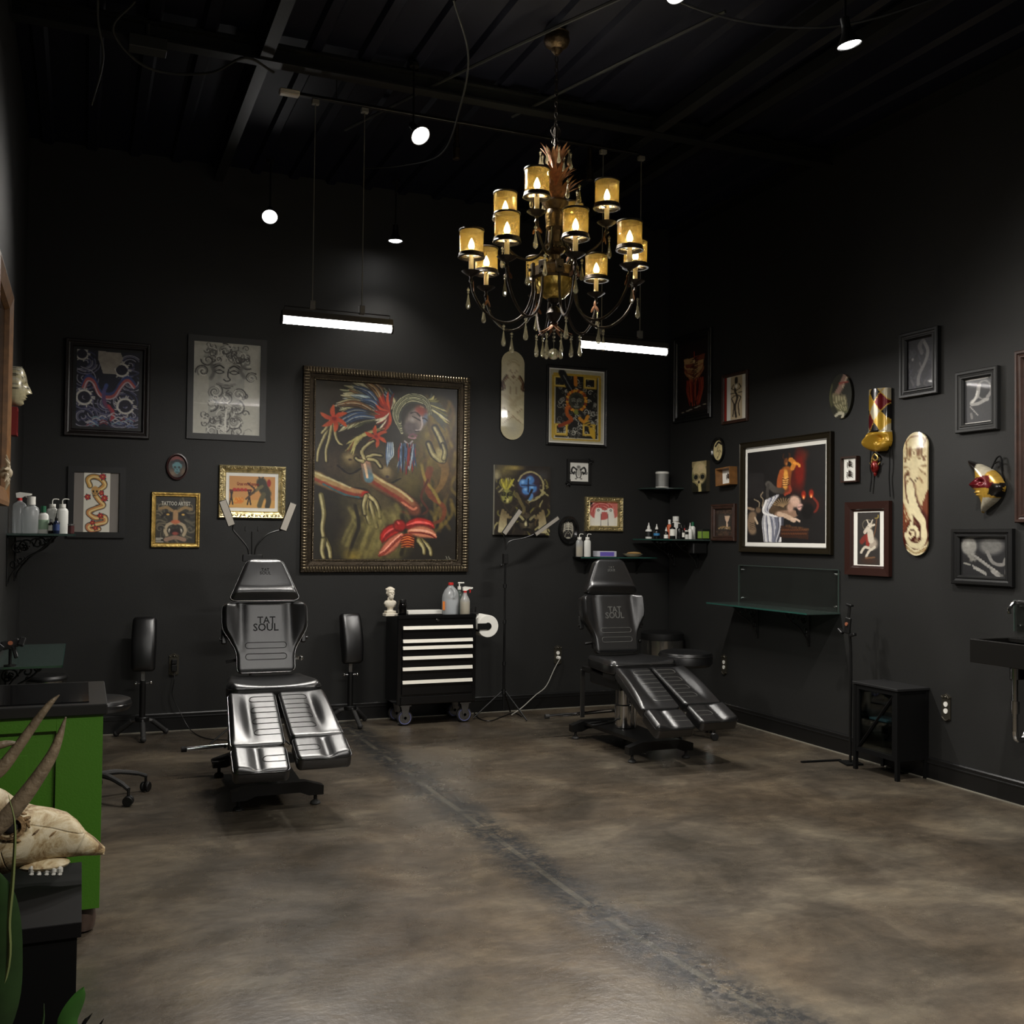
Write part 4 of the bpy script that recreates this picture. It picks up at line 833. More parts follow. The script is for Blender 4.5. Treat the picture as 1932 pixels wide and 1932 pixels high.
def art_goat():
    c = Cv(60, 118, (48, 44, 41)).frame(1055, 1020, 1175, 1305); W_ = (206, 196, 178)
    c.ring(1112, 1088, 28, (120, 112, 92), 1.6); c.stroke([(1130, 1190), (1150, 1130), (1160, 1060)], 2.4, (110, 76, 50)); c.stroke([(1152, 1052), (1166, 1050), (1168, 1036)], 3, (150, 130, 60))
    c.ell(1138, 1190, 36, 34, (170, 156, 140), soft=.5); c.stroke([(1080, 1180), (1095, 1160), (1110, 1150)], 12, (120, 42, 34)); c.stroke([(1112, 1150), (1112, 1195)], 10, (140, 44, 36)); c.stroke([(1125, 1130), (1130, 1170)], 16, W_)
    c.stroke([(1126, 1090), (1108, 1112), (1096, 1128)], 11, W_, r1=8); c.ell(1124, 1092, 14, 12, W_, soft=.4); c.stroke([(1116, 1080), (1108, 1062)], 3, W_); c.stroke([(1130, 1080), (1138, 1062)], 3, W_); c.ell(1114, 1098, 2.4, 2, (30, 26, 24)); c.ell(1096, 1128, 4, 4, (200, 150, 140), soft=.5); c.stroke([(1136, 1092), (1148, 1088)], 4, W_)
    for p in ([(1120, 1215), (1095, 1212), (1076, 1240)], [(1150, 1210), (1120, 1232), (1104, 1262)]): c.stroke(p, 6, W_)
    c.ell(1120, 1285, 70, 24, (62, 42, 32), soft=.8); c.stroke([(1100, 1270), (1150, 1265)], 3, (110, 80, 56)); return c.grain(.08)
def art_tentacle():
    c = Cv(52, 88, (40, 40, 30)).frame(918, 300, 1032, 526); G = (120, 112, 84)
    c.stroke([(1000, 310), (975, 370), (950, 410)], 11, (150, 118, 104), r1=14); c.stroke([(1010, 320), (985, 372)], 4, (196, 176, 150)); c.stroke([(968, 350), (1012, 350)], 4, (150, 60, 50))
    for k in range(5): c.stroke([(940+k*14, 400+k*4), (945+k*14, 440), (975+k*8, 490), (990+k*4, 505-k*6)], 7.5, G, c1=(84, 84, 56)); c.stroke([(938+k*14, 402+k*4), (943+k*14, 440), (972+k*8, 486)], 1.8, (176, 168, 130))
    c.stroke([(930, 350), (922, 400), (930, 450)], 6, (80, 80, 52)); c.stroke([(950, 510), (970, 498), (990, 505), (985, 520)], 6, (190, 184, 160)); return c
def art_darkdrip():
    c = Cv(56, 112, (38, 38, 44)).frame(1325, 112, 1445, 372); r = random.Random(31)
    for k in range(50): x = r.uniform(1325, 1445); y = r.uniform(112, 372); c.stroke([(x, y), (x+r.uniform(-12, 12), y+20), (x+r.uniform(-18, 18), y+40)], 4, r.choice([(60, 60, 66), (30, 30, 38), (80, 78, 80), (52, 50, 62)]), a=.7)
    c.stroke([(1400, 130), (1418, 180), (1410, 230), (1380, 300), (1375, 350)], 7, (116, 114, 114)); c.stroke([(1396, 126), (1380, 150), (1392, 190)], 8, (92, 90, 92)); c.ell(1350, 215, 7, 9, (130, 126, 124), soft=.5); return c.grain(.1)
def art_profile():
    c = Cv(60, 92, (52, 52, 54)).frame(1625, 335, 1765, 548); L_ = (150, 148, 144)
    c.rect(1625, 335, 1765, 345, (196, 194, 188)); c.rect(1625, 540, 1765, 548, (206, 204, 198)); c.ell(1722, 395, 34, 44, (36, 36, 38), soft=.3); c.ring(1722, 395, 34, (112, 110, 108), 4, ry=1.25); c.stroke([(1700, 370), (1690, 420), (1660, 450), (1690, 455), (1740, 440)], 8, L_); c.stroke([(1690, 400), (1680, 430), (1664, 446)], 5, (196, 194, 188)); c.stroke([(1740, 430), (1758, 410)], 8, (130, 128, 126))
    for k in range(7): c.ell(1656+k*6, 466+k*7, 5, 5, (150, 148, 144), soft=.5)
    c.stroke([(1660, 500), (1664, 520)], 6, (110, 108, 106)); c.ell(1748, 350, 6, 12, (20, 20, 20)); return c.grain(.1)
def art_bones():
    c = Cv(92, 84, (26, 26, 28)).frame(1596, 1145, 1842, 1376); c.ell(1762, 1195, 78, 60, (104, 103, 100), soft=.4); c.ell(1645, 1198, 48, 58, (134, 132, 126), soft=.25); c.ell(1640, 1180, 26, 30, (160, 158, 150), a=.7, soft=1)
    c.ell(1664, 1262, 34, 34, (120, 118, 112), soft=.4); c.ell(1636, 1276, 16, 15, (24, 22, 22), soft=.4); c.ell(1682, 1255, 15, 14, (24, 22, 22), soft=.4); c.stroke([(1620, 1300), (1650, 1306)], 5, (140, 138, 130)); c.ell(1668, 1292, 6, 10, (26, 24, 24))
    for k in range(10):
        x, y = 1672+k*14, 1244+k*11; c.stroke([(x-8, y), (x+4, y+16), (x+18, y+20)], 7, (150, 148, 142), c1=(90, 88, 84)); c.ell(x+6, y+24, 6, 5, (24, 22, 22), soft=.5)
    for k in range(8): c.stroke([(1666+k*9, 1310+k*5), (1670+k*9, 1328+k*5)], 3.6, (150, 148, 142))
    c.stroke([(1740, 1230), (1770, 1290), (1820, 1300), (1834, 1270)], 9, (120, 118, 114)); c.stroke([(1765, 1340), (1800, 1370)], 8, (140, 138, 134)); c.stroke([(1836, 1310), (1832, 1350)], 4, (90, 88, 86)); return c.grain(.12)

# ------------------------------------------------------------ pictures on the back wall
def ornate(n, w, d, t):   # leafy lumps
    def g(W, H):
        def f(mb):
            rr = random.Random(5)
            for ax, L in ((0, W), (1, H)):
                k = int(L/n)
                for i in range(k):
                    p = -L/2+(i+.5)*L/k
                    for s in (-1, 1):
                        q = s*((H if ax == 0 else W)/2-d)
                        for j in range(3):
                            a = p+rr.uniform(-n*.3, n*.3); b = q+rr.uniform(-w*.3, w*.3); c = (a, b) if ax == 0 else (b, a)
                            mb.ball(1, T(c[0], c[1], t) @ RZ(rr.uniform(0, 180)) @ SCL(n*.34, n*.17, n*.22), 0, seg=6, rings=4)
        return f
    return g
M_fr_dark = pm('dark_brown_frame', (24, 17, 14), .35)
M_fr_black = pm('black_frame', (15, 15, 15), .4)
M_fr_grey = pm('charcoal_frame', (33, 33, 32), .5)
picture('framed_picture', 'dark brown framed print of blue and white waves with a red ribbon', 'B', (124, 638, 281, 829), .045, P_wood(.055, .035), M_fr_dark, art_dragon(), M_printg, matw=(.035, .03), matmat=M_fr_black)
picture('framed_picture', 'charcoal framed pencil drawing of a scrolled stone face on pale paper', 'B', (355, 631, 500, 834), .045, P_flat(.045, .022), M_fr_grey, art_statue(), M_printg)
o = picture('framed_picture', 'black framed painting of a coiled snake with red flowers between grey strips', 'B', (129, 879, 235, 1015), .042, P_flat(.042, .022), M_fr_black, art_snake(), M_print, matw=(.066, .0), matmat=pm('grey_mat', (128, 122, 116), .8))
picture('framed_picture', 'gold framed magazine cover of a horned lion face on the back wall', 'B', (286, 928, 376, 1033), .030, P_wood(.034, .026), M_gold, art_lion(), M_printg, matw=(.004, .004), matmat=M_fr_black)
mag = bpy.data.objects[-1] if False else None
picture('framed_picture', 'ornate gilt framed cream and orange card of a horned beast by a cooking fire', 'B', (413, 877, 537, 979), .052, [(0, 0), (0, .03), (.006, .036), (.03, .03), (.034, .022), (.046, .018), (.052, .022), (.056, .01), (.056, 0)], M_silvg, art_beast(), M_print, matw=(.028, .03), orn=ornate(.03, .024, .018, .034))
big_orn = lambda W, H: ribs(W, H, .03, .055, .038, 62, r=.0085)
def big_orn2(W, H):
    a = ribs(W, H, .030, .052, .036, 60, 1, r=.0092); b = ribs(W, H, .098, .012, .026, 110, 1, r=.0045)
    return lambda mb: (a(mb), b(mb))
picture('framed_painting', 'huge painting of a feathered woman with red flowers in a ribbed dark bronze frame', 'B', (571, 690, 881, 1079), .098, [(0, 0), (0, .03), (.004, .036), (.056, .034), (.060, .024), (.088, .020), (.092, .026), (.104, .026), (.108, .012), (.108, 0)], [M_bronze, pm('pale_bronze_lobes', (128, 116, 94), .3, .85)], art_big(), M_oil, orn=big_orn2)  # lobes in a paler bronze than the moulding
picture('framed_poster', 'black framed yellow and black poster of a sword and medallion, right of the pale deck', 'B', (1031, 688, 1143, 845), .022, [(0, 0), (0, .02), (.006, .024), (.016, .02), (.024, .012), (.024, 0)], M_fr_black, art_sword(), M_printg, matw=(.012, .014), orn=lambda W, H: ribs(W, H, .008, .012, .02, 34, r=.005))
def corner_orn(W, H):
    def f(mb):
        for sx, sy in ((1, 1), (-1, -1)):
            for a in range(0, 360, 60): mb.ball(1, T(sx*(W/2-.012), sy*(H/2-.012), .026) @ RZ(a) @ T(.018, 0, 0) @ SCL(.018, .007, .006), 0, 6, 4)
    return f
picture('framed_drawing', 'small black frame with leaf corners round an ink drawing of a ram skull', 'B', (1069, 866, 1114, 915), .027, P_flat(.027, .02), M_fr_black, art_ram(), M_print, orn=corner_orn)
M_, W_, H_ = wall_rect('B', 931, 877, 1034, 1010)
o = thing('canvas_painting', 'unframed dark canvas of grimacing faces round a blue four-petalled shape', 'painting', mat=M_)
sheet('canvas', art_demons(), W_, H_, .035, M_oil, o, thick=.035, edge=(170, 166, 150))
picture('framed_picture', 'small silver-gilt ornate frame with a pink and white picture of two birds', 'B', (1103, 937, 1173, 1003), .046, [(0, 0), (0, .026), (.006, .034), (.03, .026), (.04, .03), (.05, .014), (.05, 0)], M_silvg, art_birds(), M_print, orn=ornate(.024, .02, .02, .03))
def oval(name, label, pl, cx, cy, rx, ry, rim, fmat, cv, mat, prof_t=.022, rw=.3):
    M, W, H = wall_rect(pl, cx-rx, cy-ry, cx+rx, cy+ry); o = thing(name, label, 'picture', mat=M)
    mb = MB(); n = 40
    for k in range(n):
        for (f0, z0, f1, z1) in ((1., 0, .99, prof_t), (.99, prof_t, 1-rw*.5, prof_t*1.05), (1-rw*.5, prof_t*1.05, 1-rw, prof_t*.5), (1-rw, prof_t*.5, 1-rw, 0)):
            a, b = 2*PI*k/n, 2*PI*(k+1)/n
            mb.add([(W/2*f0*math.cos(a), H/2*f0*math.sin(a), z0), (W/2*f0*math.cos(b), H/2*f0*math.sin(b), z0), (W/2*f1*math.cos(b), H/2*f1*math.sin(b), z1), (W/2*f1*math.cos(a), H/2*f1*math.sin(a), z1)], [(0, 1, 2, 3)])
    mb.build('frame', fmat, o, ang=25); w2, h2 = W*(1-rw)*1.02, H*(1-rw)*1.02
    shaped('print', ellp(w2, h2), h2, 30, 40, lambda x, y, u, t: .006, .001, mat, o, cv, (-w2/2, -h2/2, w2/2, h2/2)); return o
oval('oval_picture', 'small oval red-brown framed picture of a blue skull in a hat', 'B', 334, 880.5, 20, 26, 4, pm('oxblood_frame', (48, 20, 18), .3), art_ovalskull(), M_printg, rw=.2)
oval('oval_picture', 'oval black framed relief of a pale rib cage near the bottle shelf', 'B', 1071.5, 1000, 18.5, 27, 5, pm('gloss_black_frame', (16, 16, 16), .2), art_ribs(), M_printg, .03, rw=.36)
def deck(label, pl, cx, cy, w_px, y0, y1, cv, mat):
    M, W, H = wall_rect(pl, cx-w_px/2, y0, cx+w_px/2, y1)
    o = thing('skateboard_deck', label, 'skateboard', mat=M)
    kick = lambda y: .018*max(0, abs(y)-H*.36)/(H*.14)
    f = lambda x, y, u, t: .034-.3*(x/ W)**2*.02+.0+kick(y)*0-.010*(abs(2*u-1)**6)
    shaped('deck_board', caps(W, H), H, 24, 90, lambda x, y, u, t: .040-.010*(2*x/W)**2-kick(y), lambda x, y, u, t: .030-.010*(2*x/W)**2-kick(y), mat, o, cv, (-W/2, -H/2, W/2, H/2))
    for g in (-1, 1): MB().cyl(.012, 0, .028, 12, T(0, g*H*.27, 0)).build('wall_peg', M_steel, o)
    return o
M_deck = painted('lacquered_deck', .3, coat=.8)
deck('cream skateboard deck printed with a pale figure crossing its arms, back wall', 'B', 965, 746, 41, 661, 831, art_deck('pale'), M_deck)

# ------------------------------------------------------------ pictures on the right wall
picture('framed_picture', 'tall dark framed picture of a thorny gold crest on red by the corner', 'R', (1275, 640, 1345, 787), .05, P_wood(.055, .03), M_fr_black, art_redcrest(), M_printg, matw=(.03, .03), matmat=M_fr_black)
picture('framed_picture', 'narrow dark wood framed print of a thin insect-like figure with a red edge', 'R', (1365, 709, 1413, 794), .026, P_wood(.028, .022), M_walnut, art_tallprint(), M_printg)
oval('oval_picture', 'small oval black framed cream sketch above the little wooden box', 'R', 1356.5, 850, 12, 23, 4, MATS['gloss_black_frame'], art_ovalcream(), M_printg, rw=.24)
M_, W_, H_ = wall_rect('R', 1312, 872, 1339, 927)
o = thing('canvas_painting', 'small tall canvas painted with a cream skull, on the right wall', 'painting', mat=M_)
sheet('canvas', art_skullcanvas(), W_, H_, .035, M_oil, o, thick=.035, edge=(60, 54, 40))
def shadow_box(label, px, d, wall_m, bg, bugs, tilt=0.):
    M, W, H = wall_rect('R', *px); o = thing('shadow_box', label, 'shadow box', mat=M @ RZ(tilt)); t = .010
    mb = MB()
    for sx in (-1, 1): mb.box(sx*(W/2-t/2), 0, d/2, t, H, d)
    for sy in (-1, 1): mb.box(0, sy*(H/2-t/2), d/2, W-2*t, t, d)
    mb.box(0, 0, .003, W-2*t, H-2*t, .006); mb.build('box', wall_m, o)
    MB().box(0, 0, .008, W-2*t, H-2*t, .003).build('backing', bg, o)
    for (x, y, s) in bugs:
        b = MB(); b.ball(s*.42, T(x, y, .02) @ SCL(.7, 1.25, .6)); b.ball(s*.24, T(x, y+s*.6, .02))
        for g in (-1, 1):
            for k in range(3): b.tube([(x+g*s*.2, y+s*(.3-k*.3), .02), (x+g*s*.7, y+s*(.5-k*.4), .024), (x+g*s*.85, y+s*(.2-k*.5), .014)], s*.06, 5)
            b.tube([(x+g*s*.1, y+s*.75, .02), (x+g*s*.25, y+s*1.1, .022)], s*.05, 5)
        b.build('beetle', pm('insect_shell', (46, 30, 22), .35), o)
    return o
shadow_box('small deep open wooden box holding a brown moth on white, right wall', (1364, 884, 1391, 915), .075, M_oak, M_paper, [(0, 0, .03)], 3)
picture('framed_picture', 'small brown wooden framed relief of a white goblet shape left of the large painting', 'R', (1346, 952, 1390, 1021), .045, P_wood(.045, .03), M_walnut, art_goblet(), M_printg)
picture('framed_painting', 'large white-edged painting of a red-lit horned figure over a draped sleeper', 'R', (1401, 837, 1573, 1047), .048, [(0, 0), (0, .03), (.006, .036), (.012, .03), (.04, .026), (.046, .03), (.052, .01), (.052, 0)], pm('black_gold_frame', (40, 34, 22), .3, .4), art_night(), M_printg, matw=(.035, .035))
M_, W_, H_ = wall_rect('R', 1569, 710, 1611, 787)
o = thing('oval_painting', 'unframed dark oval panel with olive fingers tied by a red bow', 'picture', mat=M_)
shaped('painted_board', ellp(W_, H_), H_, 26, 40, lambda x, y, u, t: .02, .002, M_oil, o, art_tentacle(), (-W_/2, -H_/2, W_/2, H_/2))
shadow_box('small shallow walnut box with two pinned beetles on white', (1592, 863, 1622, 909), .03, M_walnut, M_paper, [(0, .035, .03), (0, -.035, .032)])
picture('framed_picture', 'reddish brown framed print of a white goat with a halo and staff', 'R', (1600, 948, 1683, 1088), .062, [(0, 0), (0, .03), (.05, .026), (.056, .016), (.066, .01), (.066, 0)], pm('red_brown_frame', (44, 22, 17), .35), art_goat(), M_printg, matw=(.045, .012))
deck('cream and brown skateboard deck with an angel and a curling tail, right wall', 'R', 1733.5, 933, 46, 818, 1049, art_deck('angel'), M_deck)
picture('framed_picture', 'black framed dim grey drawing, highest picture on the right wall', 'R', (1703, 632, 1775, 742), .05, P_wood(.055, .035), M_fr_black, art_darkdrip(), M_printg)
picture('framed_picture', 'grooved black framed grey skull profile, above the crescent mask', 'R', (1809, 704, 1888, 810), .05, P_wood(.054, .035), M_fr_grey, art_profile(), M_printg)
picture('framed_picture', 'black bead-edged framed picture of two grey skulls side by side', 'R', (1801, 998, 1916, 1108), .05, P_wood(.056, .035), M_fr_black, art_bones(), M_printg, orn=lambda W, H: ribs(W, H, .006, .008, .028, 46, r=.004))
cvp = Cv(60, 90, (206, 204, 198)); cvp.rect(.28, .1, .9, .9, (90, 84, 80)); cvp.ell(.6, .45, .2, .25, (130, 120, 110), soft=.5)
picture('framed_picture', 'tall brown framed print with a white border cut by the right edge of the photo', 'R', (1921, 664, 2080, 985), .045, P_wood(.05, .035), M_walnut, cvp, M_printg)

def text_mesh(name, body, size, mat, parent, m, ext=.0006, xs=1., bold=0., align='CENTER'):
    cu = bpy.data.curves.new('t', 'FONT'); cu.body = body; cu.size = size; cu.extrude = ext; cu.align_x = align; cu.align_y = 'CENTER'; cu.offset = bold; cu.resolution_u = 2
    t = bpy.data.objects.new('t', cu); COL.objects.link(t); dg = bpy.context.evaluated_depsgraph_get(); me = bpy.data.meshes.new_from_object(t.evaluated_get(dg)); me.name = name
    bpy.data.objects.remove(t); bpy.data.curves.remove(cu)
    me.materials.clear(); me.materials.append(mat); o = bpy.data.objects.new(name, me); COL.objects.link(o); o.parent = parent; o.matrix_local = m @ SCL(xs, 1, 1); return o
pic = {q['label'][:20]: q for q in bpy.data.objects if 'label' in q.keys()}
text_mesh('lettering', 'TATTOO ARTIST', .042, pm('pale_ink', (206, 202, 190), .6), pic['gold framed magazine cover'[:20]], T(0, .123, .009), xs=.66, bold=.0006)
text_mesh('lettering', 'Gruss vom Krampus', .036, pm('red_ink', (120, 22, 18), .6), pic['ornate gilt framed cream'[:20]], T(-.035, .062, .009), xs=.56, bold=.0009)
# ------------------------------------------------------------ ceiling steel, track, cables
struct(MB().box(2.3, 6.02, 4.235, 5.4, .09, .012, m=T()).box(2.3, 6.02, 4.30, 5.4, .012, .12).box(2.3, 6.02, 4.325, 5.4, .09, .01).build('beam_1', M_beam))
for i, (xx, y0, y1) in enumerate([(.92, -3.5, 8.2), (3.52, -3.5, 8.2), (3.92, -3.5, 8.2)]):
    struct(MB().box(xx, (y0+y1)/2, 4.27, .07, y1-y0, .07).build('beam_%d' % (i+2), M_beam))
M_conduit = pm('dark_conduit', (44, 46, 44), .5)
def cable(name, label, pts, r, mat=None, cat='cable', n=10, group=None):
    o = MB().tube(smooth(pts, n), r, 6).build(name, mat or M_conduit); return tag(o, label, cat, group)
cable('electrical_cable', 'thin black cable sagging in a long arc under the ceiling, upper right', [(1.75, 3.95, 4.30), (2.5, 4.15, 4.05), (3.3, 4.0, 4.0), (4.1, 3.7, 4.28)], .006)
cable('electrical_cable', 'black cable dropping beside the long ceiling beam left of the chandelier', [(1.72, 5.0, 4.28), (1.95, 5.4, 4.2), (2.08, 5.9, 4.12), (2.2, 6.6, 4.1), (2.1, 7.2, 4.2), (1.9, 7.6, 4.28)], .006)
cable('electrical_cable', 'loose black cable looping over the left end of the ceiling beam', [(.2, 5.7, 4.29), (.1, 5.9, 4.2), (.3, 6.2, 4.16), (.62, 6.15, 4.17), (.8, 5.95, 4.21), (.98, 6.05, 4.2)], .008)
cable('electrical_cable', 'thin dark cable hanging down near the left end of the ceiling', [(.02, 5.3, 4.28), (.02, 5.45, 4.05), (.05, 5.7, 3.95), (.0, 6.2, 3.9), (.05, 6.6, 4.2)], .006)
cable('conduit_pipe', 'straight dark conduit crossing diagonally just left of the chandelier canopy', [(2.72, 4.1, 4.27), (2.33, 5.0, 4.27), (1.97, 5.9, 4.27), (1.6, 6.9, 4.27)], .010, cat='pipe')
cable('conduit_pipe', 'straight dark conduit running diagonally to the right of the chandelier chain', [(3.05, 4.5, 4.26), (2.78, 5.4, 4.26), (2.55, 6.2, 4.26)], .010, cat='pipe')
t = thing('junction_box', 'dark metal box on the ceiling at the left end of the long beam', 'electrical box', loc=(.28, 6.0, 4.2))
MB().box(0, 0, 0, .2, .1, .07, .004).build('box', M_conduit, t); MB().cyl(.012, .03, .13, 8).build('hanger', M_conduit, t)
# lighting track: rail, white feed, hangers
t = thing('lighting_track', 'long thin black lighting track hung below the ceiling beam', 'light track', loc=(2.35, 6.27, 4.19))
MB().box(0, 0, 0, 2.36, .035, .02, .003).build('rail', M_black, t)
MB().box(-1.24, 0, 0, .12, .05, .035, .006).build('power_feed', pm('off_white_plastic', (190, 184, 172), .5), t)
for x in (-.95, .9): MB().cyl(.004, .01, .14, 6, T(x, 0, 0)).build('hanger_rod', M_steel, t)
M_bulbglow = pm('cool_lamp_glow', (255, 255, 255), .5, emit=((1, .97, .92), BAR_EMIT))
def linear_lamp(label, loc, cx=(-.16, .15), ln=.68, en=1.):
    t = thing('linear_pendant_lamp', label, 'pendant lamp', loc=loc, group=None)
    hz = 4.16-loc[2]
    MB().tube([(-ln/2, 0, 0), (ln/2, 0, 0)], .027, 16, flat=.8).build('lamp_tube', M_bulbglow, t)
    h = MB(); h.prism([(-.035, .02), (.035, .02), (.028, .058), (-.028, .058)], -ln/2-.004, ln/2+.004, RY(90) @ RZ(90)); h.build('housing', pm('satin_grey_metal', (70, 68, 66), .35, .5), t)
    for s in (-1, 1): MB().cyl(.033, 0, .012, 16, T(s*(ln/2+.004)-.006, 0, .002) @ RY(90), b=.002).build('end_cap', M_black, t)
    MB().tube([(-ln/2+.01, 0, .01), (-ln/2+.01, 0, .085), (ln/2-.01, 0, .085), (ln/2-.01, 0, .01)], .004, 6).build('bracket', M_black, t)
    for x in cx:
        g = MB().box(x, 0, .105, .035, .03, .055, .003).build('cord_grip', pm('grip_grey', (92, 92, 92), .5), t)
        MB().cyl(.0035, .13, hz, 6, T(x, 0, 0)).build('cord', pm('grey_cord', (96, 96, 92), .5), t)
        MB().box(x, 0, hz, .045, .035, .03, .003).build('track_adapter', pm('adapter_grey', (120, 118, 112), .5), t)
    light('lamp_light', 'AREA', E_BAR*en, t, (0, 0, -.035), (1, .96, .9), size=ln*.95, sizey=.05)
    return t
LB1 = linear_lamp('lit white linear pendant lamp on two cords above the left tattoo chair', (1.43, 6.27, 2.80))
LB2 = linear_lamp('lit white linear pendant lamp partly behind the chandelier, above the right tattoo chair', (3.43, 6.27, 2.815), cx=(-.17, .13))
# track heads without light
for i, (x, lab) in enumerate([(2.19, 'dark bronze cylinder spotlight hanging left of the chandelier, unlit'), (3.16, 'dark bronze cylinder spotlight hanging just right of the chandelier leaves, unlit')]):
    t = thing('track_spotlight', lab, 'spotlight', loc=(x, 6.27, 4.02), group='unlit track heads')
    MB().cyl(.024, -.075, .0, 16, b=.003).build('lamp_head', M_bronze, t); MB().cyl(.017, .02, .15, 12).build('stem', M_bronze, t); MB().cyl(.028, 0, .022, 14).build('joint', M_black, t)
M_spotglow = pm('lamp_face_glow', (255, 255, 255), .4, emit=((1, .98, .95), SPOT_EMIT))
M_reflector = pm('white_reflector', (225, 225, 222), .3)
def pendant(label, loc, tilt=0., az=0., en=1., ang=105, seen=True):
    t = thing('ceiling_lamp', label, 'ceiling lamp', loc=loc, group='small cone ceiling lamps')
    H = CEIL-loc[2]; MB().cyl(.006, .12, H-.01, 8).cyl(.03, H-.02, H+.0, 14).build('stem', M_black, t)
    hd = T(0, 0, .11) @ RZ(az) @ RX(-tilt) @ T(0, 0, -.11)
    MB().lathe([(.018, .13), (.02, .10), (.024, .07), (.03, .05), (.058, .004), (.061, 0), (.056, .0), (.028, .046), (.02, .06)], 24, hd, cap=False).cyl(.022, .06, .13, 16, hd).build('lamp_shade', M_black, t)
    MB().lathe([(.0, -.006), (.03, -.004), (.048, .004), (.052, .012), (.02, .03), (.001, .032)], 20, hd, cap=False).build('bulb', M_spotglow, t)
    p = hd @ Vector((0, 0, -.02)); e = hd.to_euler()
    light('lamp_light', 'SPOT', E_SPOT*en, t, p, (1, .95, .88), size=.05, rot=e, spot=(ang, .8))
    return t
pendant('bright round lamp head tilted forward, high left of the chandelier', (1.78, 5.88, 3.84), 44, 18, en=1.5, ang=120)
pendant('bright round lamp head tilted forward, left of the long pendant cords', (1.26, 7.85, 3.84), 46, -10, en=.5)
pendant('small black cone lamp pointing down between the cords and the chandelier', (2.25, 7.88, 3.84), 0, en=.25)
pendant('bright round lamp head cut by the top edge above the chandelier', (2.31, 3.85, 3.84), 35, 15)
pendant('black cone lamp with a thin lit rim, upper right of the ceiling', (3.28, 3.85, 3.84), 12, 80, en=1.6, ang=120)

# ------------------------------------------------------------ chandelier
CX, CY = 2.405, 5.2
def cz(y): return onB(1045, y, CY).z
ch = thing('chandelier', 'large twelve-light bronze chandelier with amber glass shades and hanging crystal drops', 'chandelier', loc=(CX, CY, 0))
PXM = .00293
MB().lathe([(.012, cz(103)), (.03, cz(96)), (.034, cz(92)), (.06, cz(86)), (.07, cz(80)), (.074, cz(76)), (.066, CEIL-.006), (.07, CEIL)], 28).build('canopy', M_pewter, ch)
mb = MB(); z = cz(105); k = 0
while z > cz(242):
    pts = [(.009*math.cos(a), 0, z-.02+.02*math.sin(a)) for a in [2*PI*i/10 for i in range(10)]]
    mb.tube(pts, .0028, 5, RZ(90*(k % 2)), closed=True); z -= .031; k += 1
mb.build('chain', M_iron, ch)
mb = MB()
for a in range(0, 360, 90):
    mb.tube(smooth([(.005, 0, cz(238)), (.02, 0, cz(240)), (.03, 0, cz(247)), (.022, 0, cz(254)), (.012, 0, cz(260)), (.024, 0, cz(268)), (.016, 0, cz(272))], 5), .0035, 5, RZ(a))
mb.cyl(.008, cz(278), cz(236), 10)
mb.build('scroll_finial', M_iron, ch)
prof = [(4, 276), (5, 345), (6, 376), (22, 378), (26, 383), (23, 388), (15, 396), (18, 402), (19, 408), (17, 425), (18, 430), (13, 436), (14, 452), (13, 458), (18, 462), (21, 470), (18, 477), (11, 482), (12, 490), (17, 497), (28, 502), (38, 505), (42, 508), (42, 524), (38, 527), (36, 528)]
MB().lathe([(r*PXM, cz(y)) for r, y in prof], 28).build('central_column', M_pewter, ch)
mb = MB()
for k in range(18): mb.ball(.009, T(.06*math.cos(k*PI/9), .06*math.sin(k*PI/9), cz(470)), seg=8, rings=6)
mb.build('beaded_ring', M_pewter, ch)
MB().lathe([(36*PXM, cz(528)), (35*PXM, cz(540)), (30*PXM, cz(552)), (20*PXM, cz(562)), (10*PXM, cz(566)), (.001, cz(567))], 32, cap=False).build('glass_bowl', pm('mercury_glass', (206, 176, 92), .22, .7, bump=(26, .6), var=(30, .4)), ch)
MB().lathe([(14*PXM, cz(565)), (12*PXM, cz(569)), (6*PXM, cz(574)), (5*PXM, cz(578)), (10*PXM, cz(582)), (15.5*PXM, cz(592)), (10*PXM, cz(603)), (6*PXM, cz(607)), (8*PXM, cz(610)), (3*PXM, cz(616)), (.001, cz(618))], 24, cap=False).build('lower_finial', M_iron, ch)
def leaves(name, y0, y1, r0, r1, n, w, mat, sag=0.):
    mb = MB()
    for k in range(n):
        a = 360*k/n+rnd.uniform(-6, 6); h = rnd.uniform(.85, 1.1); Q = []
        for i in range(6):
            t = i/5; r = r0+(r1*h-r0)*t**1.7; z = cz(y0)+(cz(y1)-cz(y0))*(t*h if i < 5 else t*h-.04); ww = w*math.sin(PI*(.18+.8*t))*(1 if i < 5 else .25)
            Q.append((r, ww, z))
        V = []; F = []
        for r, ww, z in Q: V += [(r, -ww, z), (r-.003, 0, z-.002), (r, ww, z), (r+.004, 0, z)]
        for i in range(5):
            for j in range(4): F.append((4*i+j, 4*i+(j+1) % 4, 4*i+4+(j+1) % 4, 4*i+4+j))
        mb.add(V, F, RZ(a))
    return mb.build(name, mat, ch)
leaves('leaf_crown', 322, 276, .018, .085, 16, .016, M_rust); leaves('leaf_crown', 352, 316, .022, .115, 16, .017, M_rust); leaves('leaf_crown', 380, 345, .03, .15, 18, .018, M_rust)
leaves('leaf_crown', 345, 300, .018, .05, 10, .010, M_rust)
leaves('leaf_spray', 610, 633, .012, .105, 8, .010, M_rust)
M_crystal = glassy('cut_crystal', (.72, .72, .66), .42, rough=.06, body=(226, 214, 176), bodyamt=.22)
